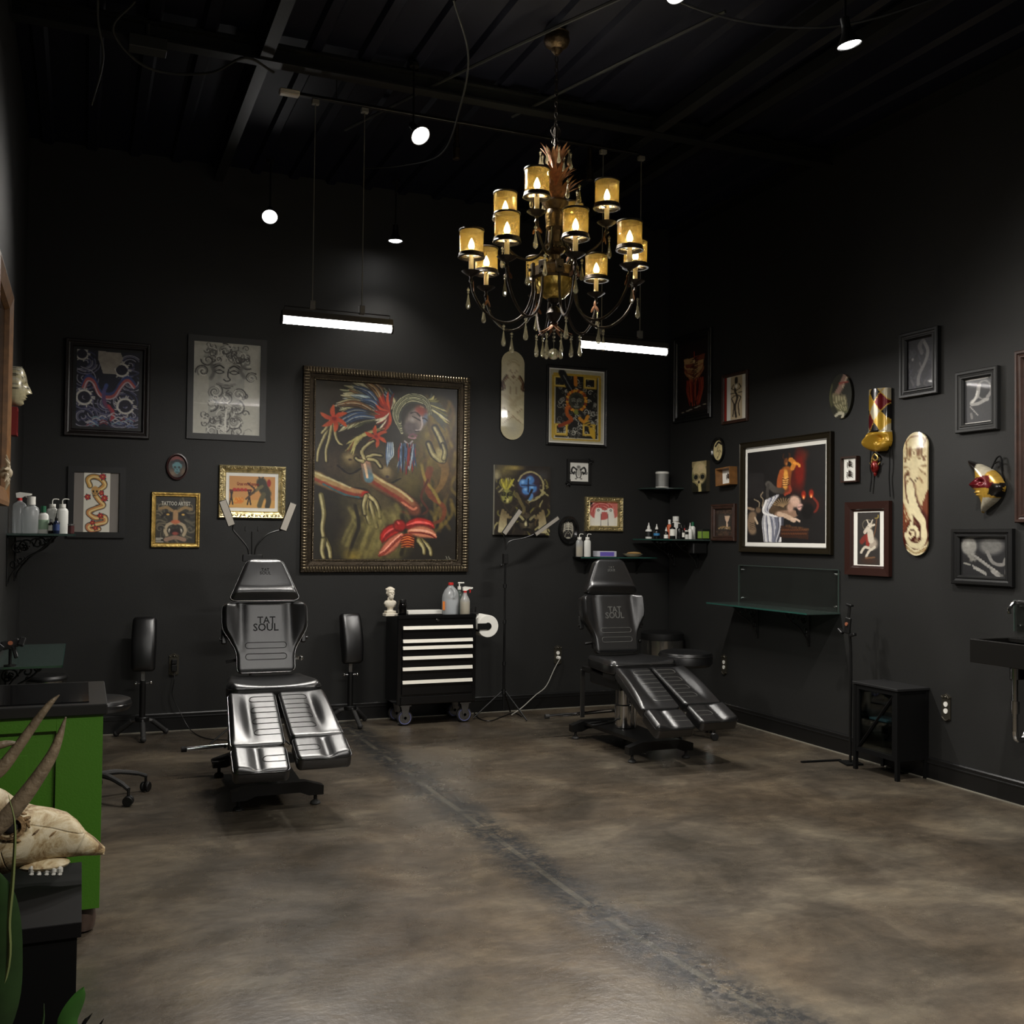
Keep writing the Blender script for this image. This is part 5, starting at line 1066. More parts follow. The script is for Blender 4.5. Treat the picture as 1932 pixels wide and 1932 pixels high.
def crystal(s=1.):
    mb = MB(); mb.ball(.0085*s, T(0, 0, -.012), seg=8, rings=6); mb.ball(.0065*s, T(0, 0, -.027), seg=8, rings=6)
    mb.lathe([(.002, -.034), (.004, -.045), (.0085*s, -.075), (.0135*s, -.098), (.012*s, -.110), (.006*s, -.118), (.001, -.119)], 8); mb.tube([(0, 0, 0.004), (0, 0, -.036)], .0012, 4)
    return mb
cry_me = None
def hang(x, y, z, parent=None, s=1.):
    global cry_me
    if cry_me is None:
        o = crystal().build('crystal_drop', M_crystal, ch, ang=12); cry_me = o.data
    else:
        o = bpy.data.objects.new('crystal_drop', cry_me); COL.objects.link(o); o.parent = ch
    o.location = (x, y, z); o.scale = (s, s, s); o.rotation_euler = (0, 0, rnd.uniform(0, 3)); return o
M_amber = glassy('amber_seeded_glass', (.55, .50, .34), .12, body=(132, 112, 66), bodyamt=.24, bumpy=.6)
M_flame = pm('bulb_flame_glow', (255, 240, 210), .5, emit=((1, .86, .60), BULB_EMIT))
M_candle = pm('candle_sleeve_cream', (206, 184, 130), .5)
def make_arm(path, rc, zc):
    a = MB().tube(smooth(path, 6), [.0075]*(6*(len(path)-1)+1), 8).build('arm', M_iron, ch)
    c = T(rc, 0, zc)
    m2 = MB().lathe([(.008, -.022), (.012, -.012), (.03, -.004), (.05, .010), (.054, .014), (.050, .014), (.028, .004), (.012, .002)], 24, c)
    m2.lathe([(.006, -.05), (.013, -.04), (.006, -.022)], 12, c); m2.build('candle_cup', M_iron, a)
    MB().cyl(.0135, .002, .135, 14, c).build('candle_sleeve', M_candle, a)
    zb = .088
    s = MB(); s.lathe([(.066, zb+.018), (.067, zb+.15)], 28, c, cap=False); s.lathe([(.064, zb+.15), (.063, zb+.018)], 28, c, cap=False); s.build('lamp_shade', M_amber, a)
    r = MB(); r.lathe([(.064, zb), (.074, zb), (.076, zb+.004), (.071, zb+.012), (.071, zb+.018), (.069, zb+.026), (.065, zb+.026)], 28, c, cap=False)
    MB().lathe([(.064, zb+.146), (.069, zb+.146), (.071, zb+.151), (.069, zb+.157), (.064, zb+.157)], 28, c, cap=False).build('shade_rim', M_iron, a)
    for k in range(3): r.tube([(0, 0, zb+.004), (.066, 0, zb+.004)], .003, 5, c @ RZ(120*k+20))
    r.build('shade_ring', M_iron, a)
    MB().lathe([(.001, .133), (.012, .138), (.018, .153), (.014, .170), (.006, .190), (.001, .198)], 12, c, cap=False).build('bulb', M_flame, a)
    mb = MB()
    for g in (-1, 0, 1): mb.ball(1, c @ T(-.012, g*.012, -.06-.02*abs(g)) @ RX(g*35) @ SCL(.004, .010, .026), 0, 6, 5)
    mb.build('leaf_ornament', M_rust, a)
    light('bulb_light', 'POINT', E_BULB, a, (rc, 0, zc+.165), (1, .84, .58), size=.015)
    return a
zL, zU = cz(526)+0., cz(434)
low = make_arm([(.122, 0, cz(505)), (.122, 0, cz(530)), (.128, 0, cz(560)), (.165, 0, cz(592)), (.235, 0, cz(611)), (.32, 0, cz(611)), (.40, 0, cz(592)), (.45, 0, cz(566)), (.468, 0, cz(545)), (.47, 0, zL-.03)], .47, zL)
upr = make_arm([(.045, 0, cz(432)), (.052, 0, cz(455)), (.09, 0, cz(478)), (.15, 0, cz(486)), (.22, 0, cz(478)), (.275, 0, cz(462)), (.298, 0, cz(448)), (.30, 0, zU-.03)], .30, zU)
def arm_copy(src, az):
    o = src.copy(); COL.objects.link(o)
    for c in [q for q in bpy.data.objects if q.parent == src]:
        d = c.copy(); COL.objects.link(d); d.parent = o
    o.rotation_euler = (0, 0, az); return o
# the direction from the chandelier to the camera is 'near'
near = math.atan2(-CY, -CX)
for k in range(8):
    az = near-math.radians(-13-45*k)
    a = low if k == 0 else arm_copy(low, az); a.rotation_euler = (0, 0, az)
    for (r, zz, s) in ((.485, cz(552), 1.), (.285, cz(616), 1.05)): hang(r*math.cos(az), r*math.sin(az), zz, s=s)
    br = MB().box(.125, 0, cz(512), .02, .045, .075, .004).cyl(.009, 0, .016, 8, T(.134, 0, cz(512)) @ RY(90)).build('arm_bracket', M_iron, ch); br.rotation_euler = (0, 0, az)
for k in range(4):
    az = near-math.radians(19-90*k)
    a = upr if k == 0 else arm_copy(upr, az); a.rotation_euler = (0, 0, az)
    for (r, zz) in ((.315, cz(455)), (.16, cz(492))): hang(r*math.cos(az), r*math.sin(az), zz, s=1.05)
for k in range(8):
    a = near+k*PI/4+.2
    hang(.087*math.cos(a), .087*math.sin(a), cz(286), s=.8); hang(.14*math.cos(a+.3), .14*math.sin(a+.3), cz(352), s=.9)
    hang(.105*math.cos(a+.2), .105*math.sin(a+.2), cz(634), s=.95)
mb = MB()
for k, r in enumerate((.010, .007, .009, .007)): mb.ball(r, T(0, 0, cz(622+k*7)), seg=8, rings=6)
mb.tube([(0, 0, cz(616)), (0, 0, cz(658))], .0015, 4); mb.lathe([(.032*math.sin(PI*i/7), cz(668)-.032*math.cos(PI*i/7)) for i in range(8)], 12, cap=False)
mb.build('crystal_ball', M_crystal, ch, ang=8)
# ------------------------------------------------------------ tattoo chairs
def rounder(L, r):   # how much a side pulls in near the ends, for rounded corners
    def f(y): 
        q = min(y, L-y)
        return 0 if q >= r else r-math.sqrt(max(0, r*r-(r-q)**2))
    return f
def pad(name, wl, wr, L, Th, m, parent, rc=.035, er=.022, shape=None, loops=(), nu=34, nv=40, back=True):
    """leather cushion: outline wl(t),wr(t), top face bulged by shape(x,y), piping round the edge, stitched loops sunk in it.
       local x across, y along (t=0 at +L/2), z up from 0 to Th"""
    R_ = rounder(L, rc)
    def lr(t):
        q = R_(t*L); return wl(t)+q, wr(t)-q
    def zt(x, y, u, t):
        a, b = lr(t); d = min(x-a, b-x, t*L, (1-t)*L); e = er
        z = Th-(0 if d >= e else (e-math.sqrt(max(0, e*e-(e-d)**2)))*.75)
        if shape: z += shape(x, y, u, t)*min(1, d/e)
        return z
    def zb(x, y, u, t):
        a, b = lr(t); d = min(x-a, b-x, t*L, (1-t)*L); e = .02
        return 0 if d >= e else (e-math.sqrt(max(0, e*e-(e-d)**2)))*.8
    def surf(x, y):
        t = min(1, max(0, (L/2-y)/L)); a, b = lr(t); return zt(x, y, (x-a)/(b-a), t)
    def ex(mb, lr_, z_):
        n = 40; P = []
        for i in range(n+1): t = i/n; P.append((lr(t)[1]-.001, L/2-L*t, Th-er*.72))
        for i in range(n+1): t = 1-i/n; P.append((lr(t)[0]+.001, L/2-L*t, Th-er*.72))
        mb.tube(P, .0042, 6, m, 1, closed=True)
        for lp in loops:
            pts = [(x, y, surf(x, y)+.0002) for x, y in lp[0]]; mb.tube(pts, .0024, 5, m, 2, closed=lp[1])
    return shaped(name, lr, L, nu, nv, zt, zb, [M_leather, M_piping, M_groove], parent, m=m, extra=ex)
M_groove_shade = pm('shaded_groove', (12, 12, 12), .7, spec=.2); M_groove_lit = pm('lit_groove', (74, 74, 71), .4)  # how the grooves catch light on each chair is put into their colour
M_groove = M_groove_shade
def stadium(cx, cy, w, h, n=8):
    r = h/2; P = []
    for s, a0 in ((1, -90), (-1, 90)):
        for i in range(n+1): a = math.radians(a0+180*i/n); P.append((cx+s*(w/2-r)+r*math.cos(a), cy+r*math.sin(a)))
    return (P, True)
def hairpin(x0, x1, cy, h, n=8):   # open at x0, rounded at x1
    r = h/2; s = 1 if x1 > x0 else -1; P = [(x0, cy-r)]
    k = 5
    for i in range(1, k): P.append((x0+(x1-s*r-x0)*i/k, cy-r))
    for i in range(n+1): a = math.radians(-90+180*i/n); P.append((x1-s*r+s*r*math.cos(a), cy+r*math.sin(a)))
    for i in range(1, k+1): P.append((x1-s*r+(x0-x1+s*r)*i/k, cy+r))
    return (P, False)
def interp(pts):
    X = [p[0] for p in pts]; Yv = [p[1] for p in pts]
    def f(t): return float(np.interp(t, X, Yv))
    return f
def sinterp(pts):
    g = smooth([(a, b) for a, b in pts], 10); X = [p[0] for p in g]; Yv = [p[1] for p in g]; return lambda t: float(np.interp(t, X, Yv))
def tattoo_chair(label, loc, tiltL, tiltR, turn=0., lever=True, dx=.04, dl=0.):
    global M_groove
    M_groove = M_groove_shade if lever else M_groove_lit
    t = thing('tattoo_chair', label, 'tattoo chair', loc=loc)
    # base: arched front and rear bars, plate between, four levelling feet
    b = MB()
    for y in (-.43, .43):
        P = [(-.25, .055), (-.25, .105), (-.15, .135), (.15, .135), (.25, .105), (.25, .055), (.17, .055), (.12, .075), (-.12, .075), (-.17, .055)]
        b.prism(P, -.03, .03, T(0, y, 0) @ RX(90))
    b.prism([(-.13, -.42), (.13, -.42), (.16, .42), (-.16, .42)], .105, .13); b.build('base_frame', M_black, t, ang=20)
    for x in (-.21, .21):
        for y in (-.43, .43): MB().lathe([(.026, 0), (.03, .006), (.024, .016), (.010, .024), (.010, .06)], 16, T(x, y, 0)).build('levelling_foot', M_rubber, t)
    MB().cyl(.062, .13, .30, 24, T(0, .08, 0), b=.006).cyl(.044, .30, .43, 24, T(0, .08, 0)).build('hydraulic_column', M_chrome, t)
    MB().cyl(.012, .13, .40, 12, T(.085, .06, 0)).cyl(.012, .13, .38, 12, T(.085, .10, 0)).build('guide_rod', M_chrome, t)
    k = MB(); k.tube([(-.06, .06, .20), (-.13, 0, .19), (-.27, -.02, .18), (-.30, -.02, .18), (-.30, .05, .18), (-.13, .08, .19)], .008, 8); k.build('pump_pedal', M_black, t)
    h = MB().tube([(-.17, .48, .17), (-.17, .5, .17), (.12, .5, .18)], .013, 10).tube([(-.42+.02, .5, .165), (.16, .5, .18)], .014, 12).build('foot_bar', M_chrome, t)
    MB().cyl(.018, -.02, .012, 14, T(-.41, .5, .165) @ RY(90)).build('bar_cap', M_rubber, h)
    for x in (-.14, .16): MB().box(x, .46, .33, .035, .012, .36, .002, RX(0)).build('steel_strut', M_steel, t)
    MB().box(0, .10, .475, .30, .46, .09, .012).box(0, -.04, .525, .38, .18, .05, .01).box(0, .38, .52, .3, .16, .05, .01).build('seat_carriage', M_black, t)
    up = T(dx, .12, 0) @ RZ(turn) @ T(0, -.12, 0)
    # seat
    sw = interp([(0, .225), (.3, .24), (.75, .27), (1, .265)])
    sh = lambda x, y, u, q: .030*(abs(2*u-1)**2.2)*(.35+.65*q)-.006
    pad('seat', lambda q: -sw(q), sw, .50, .085, up @ T(0, .10, .545), t, rc=.05, er=.028, shape=sh, nu=28, nv=24)
    # backrest
    tb = 15.; L = .44; bm_ = up @ T(0, .335, .635) @ RX(90-tb) @ T(0, L/2, 0)
    bw = sinterp([(0, .235), (.06, .258), (.2, .262), (.38, .257), (.55, .215), (.72, .180), (1, .176)])
    def bsh(x, y, u, q):
        e = abs(x)/.26; k = max(0, 1-q/.72)
        return .046*k**.6*max(0, (e-.52)/.48)**1.2 - .016*math.exp(-((e-.6)/.12)**2)*k**.5
    bp = pad('backrest', lambda q: -bw(q), bw, L, .075, bm_, t, rc=.03, er=.022, shape=bsh, loops=[stadium(0, -.055, .25, .036), stadium(0, -.125, .25, .036)], nu=44, nv=44)
    for body, y, s, dx in (('TAT', .100, .062, .005), ('SOUL', .055, .066, 0.)):
        text_mesh('embossed_mark', body, s, M_groove, bp, bm_ @ T(dx, y, .0752), ext=.0014, xs=.95, bold=.0010)
    MB().box(0, 0, -.016, .34, L*.8, .03, .008, m=bm_).build('back_shell', M_blackp, t)
    for s in (-1, 1):
        MB().box(s*.245, .02, -.008, .03, .10, .03, .006, m=bm_).cyl(.010, .245, .272, 12, bm_ @ T(0, .0, -.008) @ RY(90*s)).build('armrest_socket', M_black, t)
    MB().tube([(-.16, 0, 0), (-.235, -.01, 0)], .010, 8, bm_ @ T(0, -.13, 0)).build('recline_lever', M_black, t)
    MB().tube([(.16, 0, 0), (.215, .0, 0)], .009, 8, bm_ @ T(0, -.13, 0)).ball(.016, bm_ @ T(.225, -.13, 0)).build('release_knob', M_chrome if lever else M_black, t)
    # headrest
    Lh = .26; hm = bm_ @ T(0, L/2+.012, .0) @ RX(4) @ T(0, Lh/2, 0)
    hw = sinterp([(0, .100), (.08, .118), (.35, .150), (.7, .188), (.92, .212), (1, .205)])
    def hsh(x, y, u, q): return .012*math.sin(PI*q)*(1-abs(2*u-1)**2) + .016*math.exp(-((q-.80)/.09)**2)
    pad('headrest', lambda q: -hw(q), hw, Lh, .085, hm, t, rc=.03, er=.02, shape=hsh, nu=32, nv=32)
    text_mesh('embossed_mark', 'TAT', .026, M_groove, [q for q in bpy.data.objects if q.parent == t and q.name.startswith('headrest')][0], hm @ T(0, .062, .0945), ext=.0014); text_mesh('embossed_mark', 'SOUL', .028, M_groove, [q for q in bpy.data.objects if q.parent == t and q.name.startswith('headrest')][0], hm @ T(0, .040, .0962), ext=.0014)
    MB().box(-.06, 0, 0, .025, .14, .012, .002, m=bm_ @ T(0, L/2+.02, .02)).box(.06, 0, 0, .025, .14, .012, .002, m=bm_ @ T(0, L/2+.02, .02)).build('headrest_bracket', M_steel, t)
    # two leg rests, each a calf pad and a foot pad on its own arm
    for s, tl in ((-1, tiltL), (1, tiltR)):
        lm = up @ T(dl+s*.006, -.155, .595) @ RZ(s*.6) @ RX(tl)
        Lc, Lf = .50, .21
        xi = s*.003
        def ow(q): return s*(.268+.020*q)
        wl = (lambda q: ow(q)) if s < 0 else (lambda q: xi); wr = (lambda q: xi) if s < 0 else (lambda q: ow(q))
        def csh(x, y, u, q):
            e = abs(x)/.27; return .026*max(0, (e-.62)/.38)**.8*math.sin(PI*min(1, .12+q*.95))**.8-.014*math.exp(-((e-.64)/.10)**2)*math.sin(PI*q)
        lp = [hairpin(s*.018, s*(.155), Lc/2-.075-.105*k, .05) for k in range(4)]
        pad('leg_rest', wl, wr, Lc, .075, lm @ T(0, -Lc/2, -.075), t, rc=.03, er=.020, shape=csh, loops=lp, nu=30, nv=40)
        wl2 = (lambda q: s*.290) if s < 0 else (lambda q: xi); wr2 = (lambda q: xi) if s < 0 else (lambda q: s*.290)
        def fsh(x, y, u, q):
            e = abs(x)/.27; return .018*max(0, (e-.6)/.4)**.8-.014*math.exp(-((e-.62)/.10)**2)
        pad('foot_rest', wl2, wr2, Lf, .085, lm @ T(0, -Lc-.012-Lf/2, -.085), t, rc=.03, er=.022, shape=fsh, loops=[hairpin(s*.018, s*.135, -.01, .05)], nu=30, nv=24)
        MB().box(s*.12, -.30, -.095, .05, .58, .03, .004, m=lm).build('leg_rest_arm', M_black, t)
    return t
tattoo_chair('black leather tattoo chair on the left with bright silvery highlights, nearest the green cabinet', (1.02, 6.20, 0), 25, 20, -1.5)
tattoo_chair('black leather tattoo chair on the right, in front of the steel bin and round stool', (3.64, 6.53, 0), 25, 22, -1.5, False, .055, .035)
# ------------------------------------------------------------ tool chest and what stands on it
CHX, CHY = 2.63, 8.01
tc = thing('tool_chest', 'black rolling tool chest with six bright drawer handles against the back wall', 'tool chest', loc=(CHX, CHY, 0))
def zf(px, py, y=7.835): return onB(px, py, y).z
MB().box(0, .0, .515, .66, .34, .69, .006).box(0, -.172, .86, .66, .012, .03, .003).box(-.325, 0, .862, .012, .34, .028, .003).box(.325, 0, .862, .012, .34, .028, .003).box(0, .166, .862, .66, .012, .028, .003).build('body', pm('gloss_black_enamel', (13, 13, 14), .2, spec=.6), tc)
M_enamel = MATS['gloss_black_enamel']
MB().box(0, -.176, .205, .60, .012, .06, .003).build('kick_panel', M_enamel, tc)
hy = [zf(886, y) for y in (1181.8, 1206.2, 1218.7, 1237.3, 1257.5, 1281.7)]; edges = [z+.014 for z in hy]+[.245]
for k in range(6):
    z1, z0 = edges[k], edges[k+1]+.006
    d = MB().box(0, -.178, (z0+z1)/2-.004, .585, .016, z1-z0-.004, .003).build('drawer', M_enamel, tc)
    MB().prism([(-.012, -.012), (-.004, .014), (.006, .014), (.006, -.010)], -.291, .291, T(0, -.192, hy[k]) @ RY(90) @ RZ(90)).build('drawer_handle', M_alu, d)
MB().cyl(.011, 0, .006, 16, T(0, -.176, .832) @ RX(90)).cyl(.006, 0, .009, 10, T(0, -.176, .832) @ RX(90)).build('lock', M_chrome, tc)
for sx in (-1, 1):
    for sy in (-1, 1):
        c = T(sx*.25, sy*.12, 0)
        w_ = MB().cyl(.062, -.016, .016, 24, c @ T(0, 0, .063) @ RX(90), b=.006).build('caster_wheel', M_rubber, tc)
        MB().lathe([(.046, -.018), (.050, -.019), (.050, .019), (.046, .018)], 24, c @ T(0, 0, .063) @ RX(90), cap=False).build('wheel_band', pm('blue_grey_band', (96, 100, 150), .4), w_)
        MB().cyl(.044, -.018, .018, 20, c @ T(0, 0, .063) @ RX(90)).cyl(.012, -.028, .028, 12, c @ T(0, 0, .063) @ RX(90)).build('wheel_hub', M_steel, w_)
        f = MB()
        for g in (-1, 1): f.prism([(-.035, .155), (.035, .155), (.014, .05), (-.014, .05)], g*.026-.002, g*.026+.002, c @ RX(90))
        f.box(0, 0, .160, .09, .08, .008, m=c); f.build('caster_fork', M_steel, w_)
TOPZ = .862
def on_chest(px, py=1160, y=8.0): p = onB(px, py, y); return (p.x, y)
# bust
x, y = on_chest(736, y=7.96); M_plaster = pm('white_plaster', (222, 214, 196), .6, bump=(120, .2))
bt = thing('bust', 'small white plaster bust of a bearded man at the left end of the tool chest', 'statuette', loc=(x, y, TOPZ), rz=6)
MB().box(0, 0, .012, .10, .075, .024, .003).box(0, 0, .034, .08, .06, .02, .003).lathe([(.026, .044), (.022, .052), (.026, .062)], 16).build('plinth', M_plaster, bt)
mb = MB(); mb.lathe([(.012, .058), (.036, .075), (.046, .10), (.040, .118), (.022, .128), (.018, .150)], 20, SCL(1.15, .72, 1)); mb.build('torso', M_plaster, bt)
mb = MB(); mb.ball(1, T(0, 0, .188) @ SCL(.030, .036, .040), 0, 20, 14); mb.ball(1, T(0, .004, .203) @ SCL(.034, .037, .030), 0, 16, 10)
mb.ball(1, T(0, -.022, .156) @ RX(12) @ SCL(.022, .018, .027), 0, 14, 9); mb.ball(1, T(0, -.036, .181) @ SCL(.006, .009, .013), 0, 8, 6); mb.ball(1, T(0, -.030, .194) @ SCL(.023, .009, .005), 0, 10, 6)
for g in (-1, 1): mb.ball(1, T(g*.011, -.0325, .188) @ SCL(.0055, .004, .003), 0, 8, 5); mb.ball(1, T(g*.031, 0, .183) @ SCL(.005, .010, .012), 0, 8, 6); mb.ball(1, T(g*.012, -.032, .172) @ SCL(.012, .007, .005), 0, 8, 5)
for k in range(14):
    a = k*2*PI/14; mb.ball(1, T(.028*math.cos(a), .006+.030*math.sin(a), .212) @ SCL(.010, .010, .009), 0, 7, 5)
mb.build('head', M_plaster, bt)
x, y = on_chest(759, y=7.91)
jar = thing('jar', 'black lidded jar beside the white bust on the tool chest', 'jar', loc=(x, y, TOPZ)); MB().lathe([(.032, 0), (.036, .006), (.036, .09), (.032, .105)], 24).build('jar_body', pm('black_glass', (10, 9, 9), .12), jar); MB().cyl(.031, .105, .135, 24, b=.004).build('lid', M_blackp, jar)
o = MB().box(0, 0, .018, .30, .10, .030, .002).build('paper_stack', M_paper); o.location = (*on_chest(800, y=8.09), TOPZ-.0); tag(o, 'flat white stack of paper towels at the back of the tool chest top', 'paper')
M_milky = glassy('milky_plastic', (.8, .82, .84), .06, rough=.25, body=(222, 224, 224), bodyamt=.6)
M_clearp = glassy('clear_plastic', (.82, .88, .84), .10, body=(180, 200, 190), bodyamt=.18)
M_red = pm('red_plastic', (190, 40, 36), .4); M_cream = pm('cream_liquid', (206, 184, 132), .5); M_green = pm('green_cap', (24, 92, 62), .4); M_label = pm('white_label', (222, 220, 210), .6)
x, y = on_chest(850, y=7.99)
jg = thing('gallon_jug', 'translucent gallon jug with red cap and orange label on the tool chest', 'jug', loc=(x, y, TOPZ), rz=-15)
MB().lathe([(.060, 0), (.068, .006), (.070, .02), (.070, .13), (.066, .16), (.050, .20), (.028, .225), (.020, .232), (.020, .245)], 24, SCL(1.02, .9, 1)).build('jug_body', M_milky, jg)
MB().lathe([(.062, .004), (.066, .012), (.066, .125), (.001, .126)], 20, SCL(1, .88, 1)).build('liquid', pm('pale_liquid', (206, 210, 214), .25), jg)
MB().cyl(.022, .240, .262, 18, b=.003).build('cap', M_red, jg); MB().tube(smooth([(.0, -.03, .225), (.02, -.052, .20), (.03, -.062, .165), (.02, -.063, .14)], 5), .010, 8).build('handle', M_milky, jg)
MB().box(-.048, -.043, .075, .040, .003, .07, 0, m=RZ(0)).build('label', pm('orange_label', (214, 120, 40), .6), jg)
def trigger(parent, z, mat_head, mat_neck, mat_trig, s=1., rot=0.):
    R_ = T(0, 0, z) @ RZ(rot) @ SCL(s, s, s); MB().cyl(.014, 0, .022, 14, R_, b=.002).build('collar', mat_neck, parent)
    MB().prism([(-.018, .022), (-.022, .05), (.0, .056), (.055, .050), (.058, .036), (.03, .034), (.012, .022)], -.010, .010, R_ @ RX(90)).cyl(.006, .055, .066, 10, R_ @ T(0, 0, .043) @ RY(90)).build('spray_head', mat_head, parent)
    MB().tube([(.030, 0, .034), (.045, 0, .022), (.042, 0, .004)], .005, 6, R_).build('trigger', mat_trig, parent)
x, y = on_chest(877, y=7.885)
sb = thing('spray_bottle', 'spray bottle of cream liquid with a white and red trigger on the tool chest', 'spray bottle', loc=(x, y, TOPZ))
MB().lathe([(.036, 0), (.040, .006), (.040, .115), (.034, .135), (.018, .165), (.014, .185)], 20).build('bottle_body', M_milky, sb); MB().cyl(.038, .003, .110, 20).build('liquid', M_cream, sb); trigger(sb, .178, M_white, M_red, M_red, 1.0)
x, y = on_chest(866, y=8.06)
sb = thing('pump_bottle', 'clear pump bottle with a white top behind the cream spray bottle', 'pump bottle', loc=(x, y, TOPZ))
MB().lathe([(.034, 0), (.038, .006), (.038, .14), (.030, .165), (.014, .185), (.012, .20)], 20).build('bottle_body', M_clearp, sb); MB().cyl(.015, .20, .225, 14).cyl(.005, .225, .25, 8).box(.015, 0, .255, .055, .014, .012, .003).build('pump', M_white, sb)
x, y = on_chest(892, y=7.95)
o = thing('phone_clamp', 'small black clamp lying on the right end of the tool chest', 'clamp', loc=(x, y, TOPZ)); MB().box(0, 0, .008, .09, .04, .016, .004).box(-.02, 0, .035, .03, .012, .045, .003).build('clamp_body', M_blackp, o); MB().box(.03, .01, .04, .014, .014, .055, .003).build('clamp_jaw', M_blackp, o)
tr = thing('paper_towel_roll', 'white paper towel roll on the right side of the tool chest', 'paper roll', loc=(3.055, 7.92, .775))
MB().lathe([(.030, -.10), (.088, -.10), (.090, -.098), (.090, .098), (.088, .10), (.030, .10)], 32, RX(90), cap=False).build('towel', M_paper, tr); MB().cyl(.029, -.104, .104, 20, RX(90)).build('core', M_matte, tr)
MB().box(-.045, -.108, 0, .10, .006, .05, .002).build('holder_arm', M_black, tr)
MB().box(-.08, 0, -.015, .012, .216, .055, .002).build('holder_plate', M_black, tr)

# ------------------------------------------------------------ stands
def tripod(t, r_foot, zh, zt, n, a0, rr, mat=M_black, rub=True, name='leg'):
    for k in range(n):
        a = math.radians(a0+360*k/n); c, s = math.cos(a), math.sin(a)
        l = MB().tube([(.02*c, .02*s, zh), (r_foot*c, r_foot*s, .012)], rr, 8).build(name, mat, t)
        if rub:
            MB().tube([((r_foot-.05)*c, (r_foot-.05)*s, .012+(zh-.012)*.05/(r_foot-.02)+.004), (r_foot*c, r_foot*s, .016)], rr*1.5, 8).build('rubber_foot', M_rubber, l)
def arm_stand(label, x, y, a0, turn=0.):
    t = thing('armrest_stand', label, 'armrest', loc=(x, y, 0))
    W, H, Th = .175, .40, .075
    def z_(xx, yy, u, q):
        R_ = .03; d = min(q*H, (1-q)*H, u*W, (1-u)*W); return Th-(0 if d > R_ else (R_-math.sqrt(max(0, R_*R_-(R_-d)**2))))+.010*math.sin(PI*u)-.12*(q-.5)**2
    rc = rounder(H, .03)
    shaped('pad', lambda q: (-W/2*(1-.05*abs(2*q-1))+rc(q*H), W/2*(1-.05*abs(2*q-1))-rc(q*H)), H, 18, 30, z_, 0, M_leather, t, m=T(0, 0, .69) @ RZ(turn) @ RX(78) @ T(0, 0, -.03))
    MB().box(0, .045, .66, .06, .02, .14, .003).box(0, .035, .45, .03, .012, .22, .002).build('pad_bracket', M_steel, t)
    MB().cyl(.022, .13, .42, 18, T(0, .03, 0), b=.002).build('pole', M_black, t)
    MB().cyl(.006, -.05, .05, 8, T(0, .03, .40) @ RY(90)).ball(.013, T(-.05, .03, .40)).ball(.013, T(.055, .03, .40)).build('clamp_knob', M_chrome, t)
    MB().cyl(.05, .12, .155, 18, T(0, .03, 0), b=.006).build('hub', M_black, t)
    for k in range(3):
        a = math.radians(a0+120*k); c, s = math.cos(a), math.sin(a); R_ = .20
        l = MB().tube([(.03*c, .03+.03*s, .135), (.09*c, .03+.09*s, .115)], .012, 10).build('leg', M_steel, t)
        MB().tube([(.08*c, .03+.08*s, .118), (R_*c, .03+R_*s, .024)], .018, 10).ball(.022, T(R_*c, .03+R_*s, .023), seg=10, rings=6).build('rubber_sleeve', M_rubber, l)
    return t
arm_stand('leather armrest on a small tripod left of the left tattoo chair', .43, 8.02, -90, -8)
arm_stand('leather armrest on a small tripod between the left chair and the tool chest', 1.98, 8.02, -80, 8)
M_led = pm('unlit_led_panel', (150, 144, 134), .5)
def led_stand(label, x, y, pole_top, box, arms, a0, clip=None, zt=.22, rf=.3):
    t = thing('led_floor_lamp', label, 'floor lamp', loc=(x, y, 0))
    MB().cyl(.011, .06, pole_top*.35, 10).cyl(.0095, pole_top*.35, pole_top*.62, 10).cyl(.008, pole_top*.62, pole_top, 10).build('pole', M_black, t)
    for f in (.35, .62, .85, .17): MB().cyl(.015, pole_top*f-.015, pole_top*f+.015, 12).build('collar', M_blackp, t)
    MB().box(0, 0, pole_top+.035, *box, .004).ball(.012, T(-.035, 0, pole_top-.02)).build('control_box', M_blackp, t)
    for i, (path, p0, p1, w) in enumerate(arms):
        a = MB().tube(smooth(path, 6), .006, 8).build('gooseneck', M_black, t)
        p0 = Vector(p0); p1 = Vector(p1); L = (p1-p0).length; v = (p1-p0).normalized(); n = Vector((0, -1, -.15)).normalized(); sd = v.cross(n).normalized(); n = sd.cross(v)
        M_ = Matrix(((sd.x, v.x, n.x, (p0.x+p1.x)/2), (sd.y, v.y, n.y, (p0.y+p1.y)/2), (sd.z, v.z, n.z, (p0.z+p1.z)/2), (0, 0, 0, 1)))
        MB().box(0, 0, 0, w, L, .016, .003, m=M_).build('light_panel', M_blackp, a); MB().box(0, 0, .009, w*.82, L*.95, .003, m=M_).build('diffuser', M_led, a)
    if clip:
        c = MB().tube(clip[0], .005, 6).build('phone_holder', M_black, t); x_, y_, z_ = clip[1]
        MB().box(x_, y_, z_, .10, .012, .010).box(x_-.045, y_-.01, z_+.015, .010, .02, .03).box(x_+.045, y_-.01, z_+.015, .010, .02, .03).build('clip', M_blackp, c)
    tripod(t, rf, zt, zt, 3, a0, .007, rub=False)
    MB().cyl(.018, zt-.02, zt+.02, 12).build('leg_hub', M_blackp, t)
    return t
def loc_(px, py, y, ox, oy): p = onB(px, py, y); return (p.x-ox, 0, p.z)
LX, LY = onB(476, 1060, 7.6).x, 7.6
L_ = lambda px, py, d=0.: (onB(px, py, LY).x-LX, d, onB(px, py, LY).z)
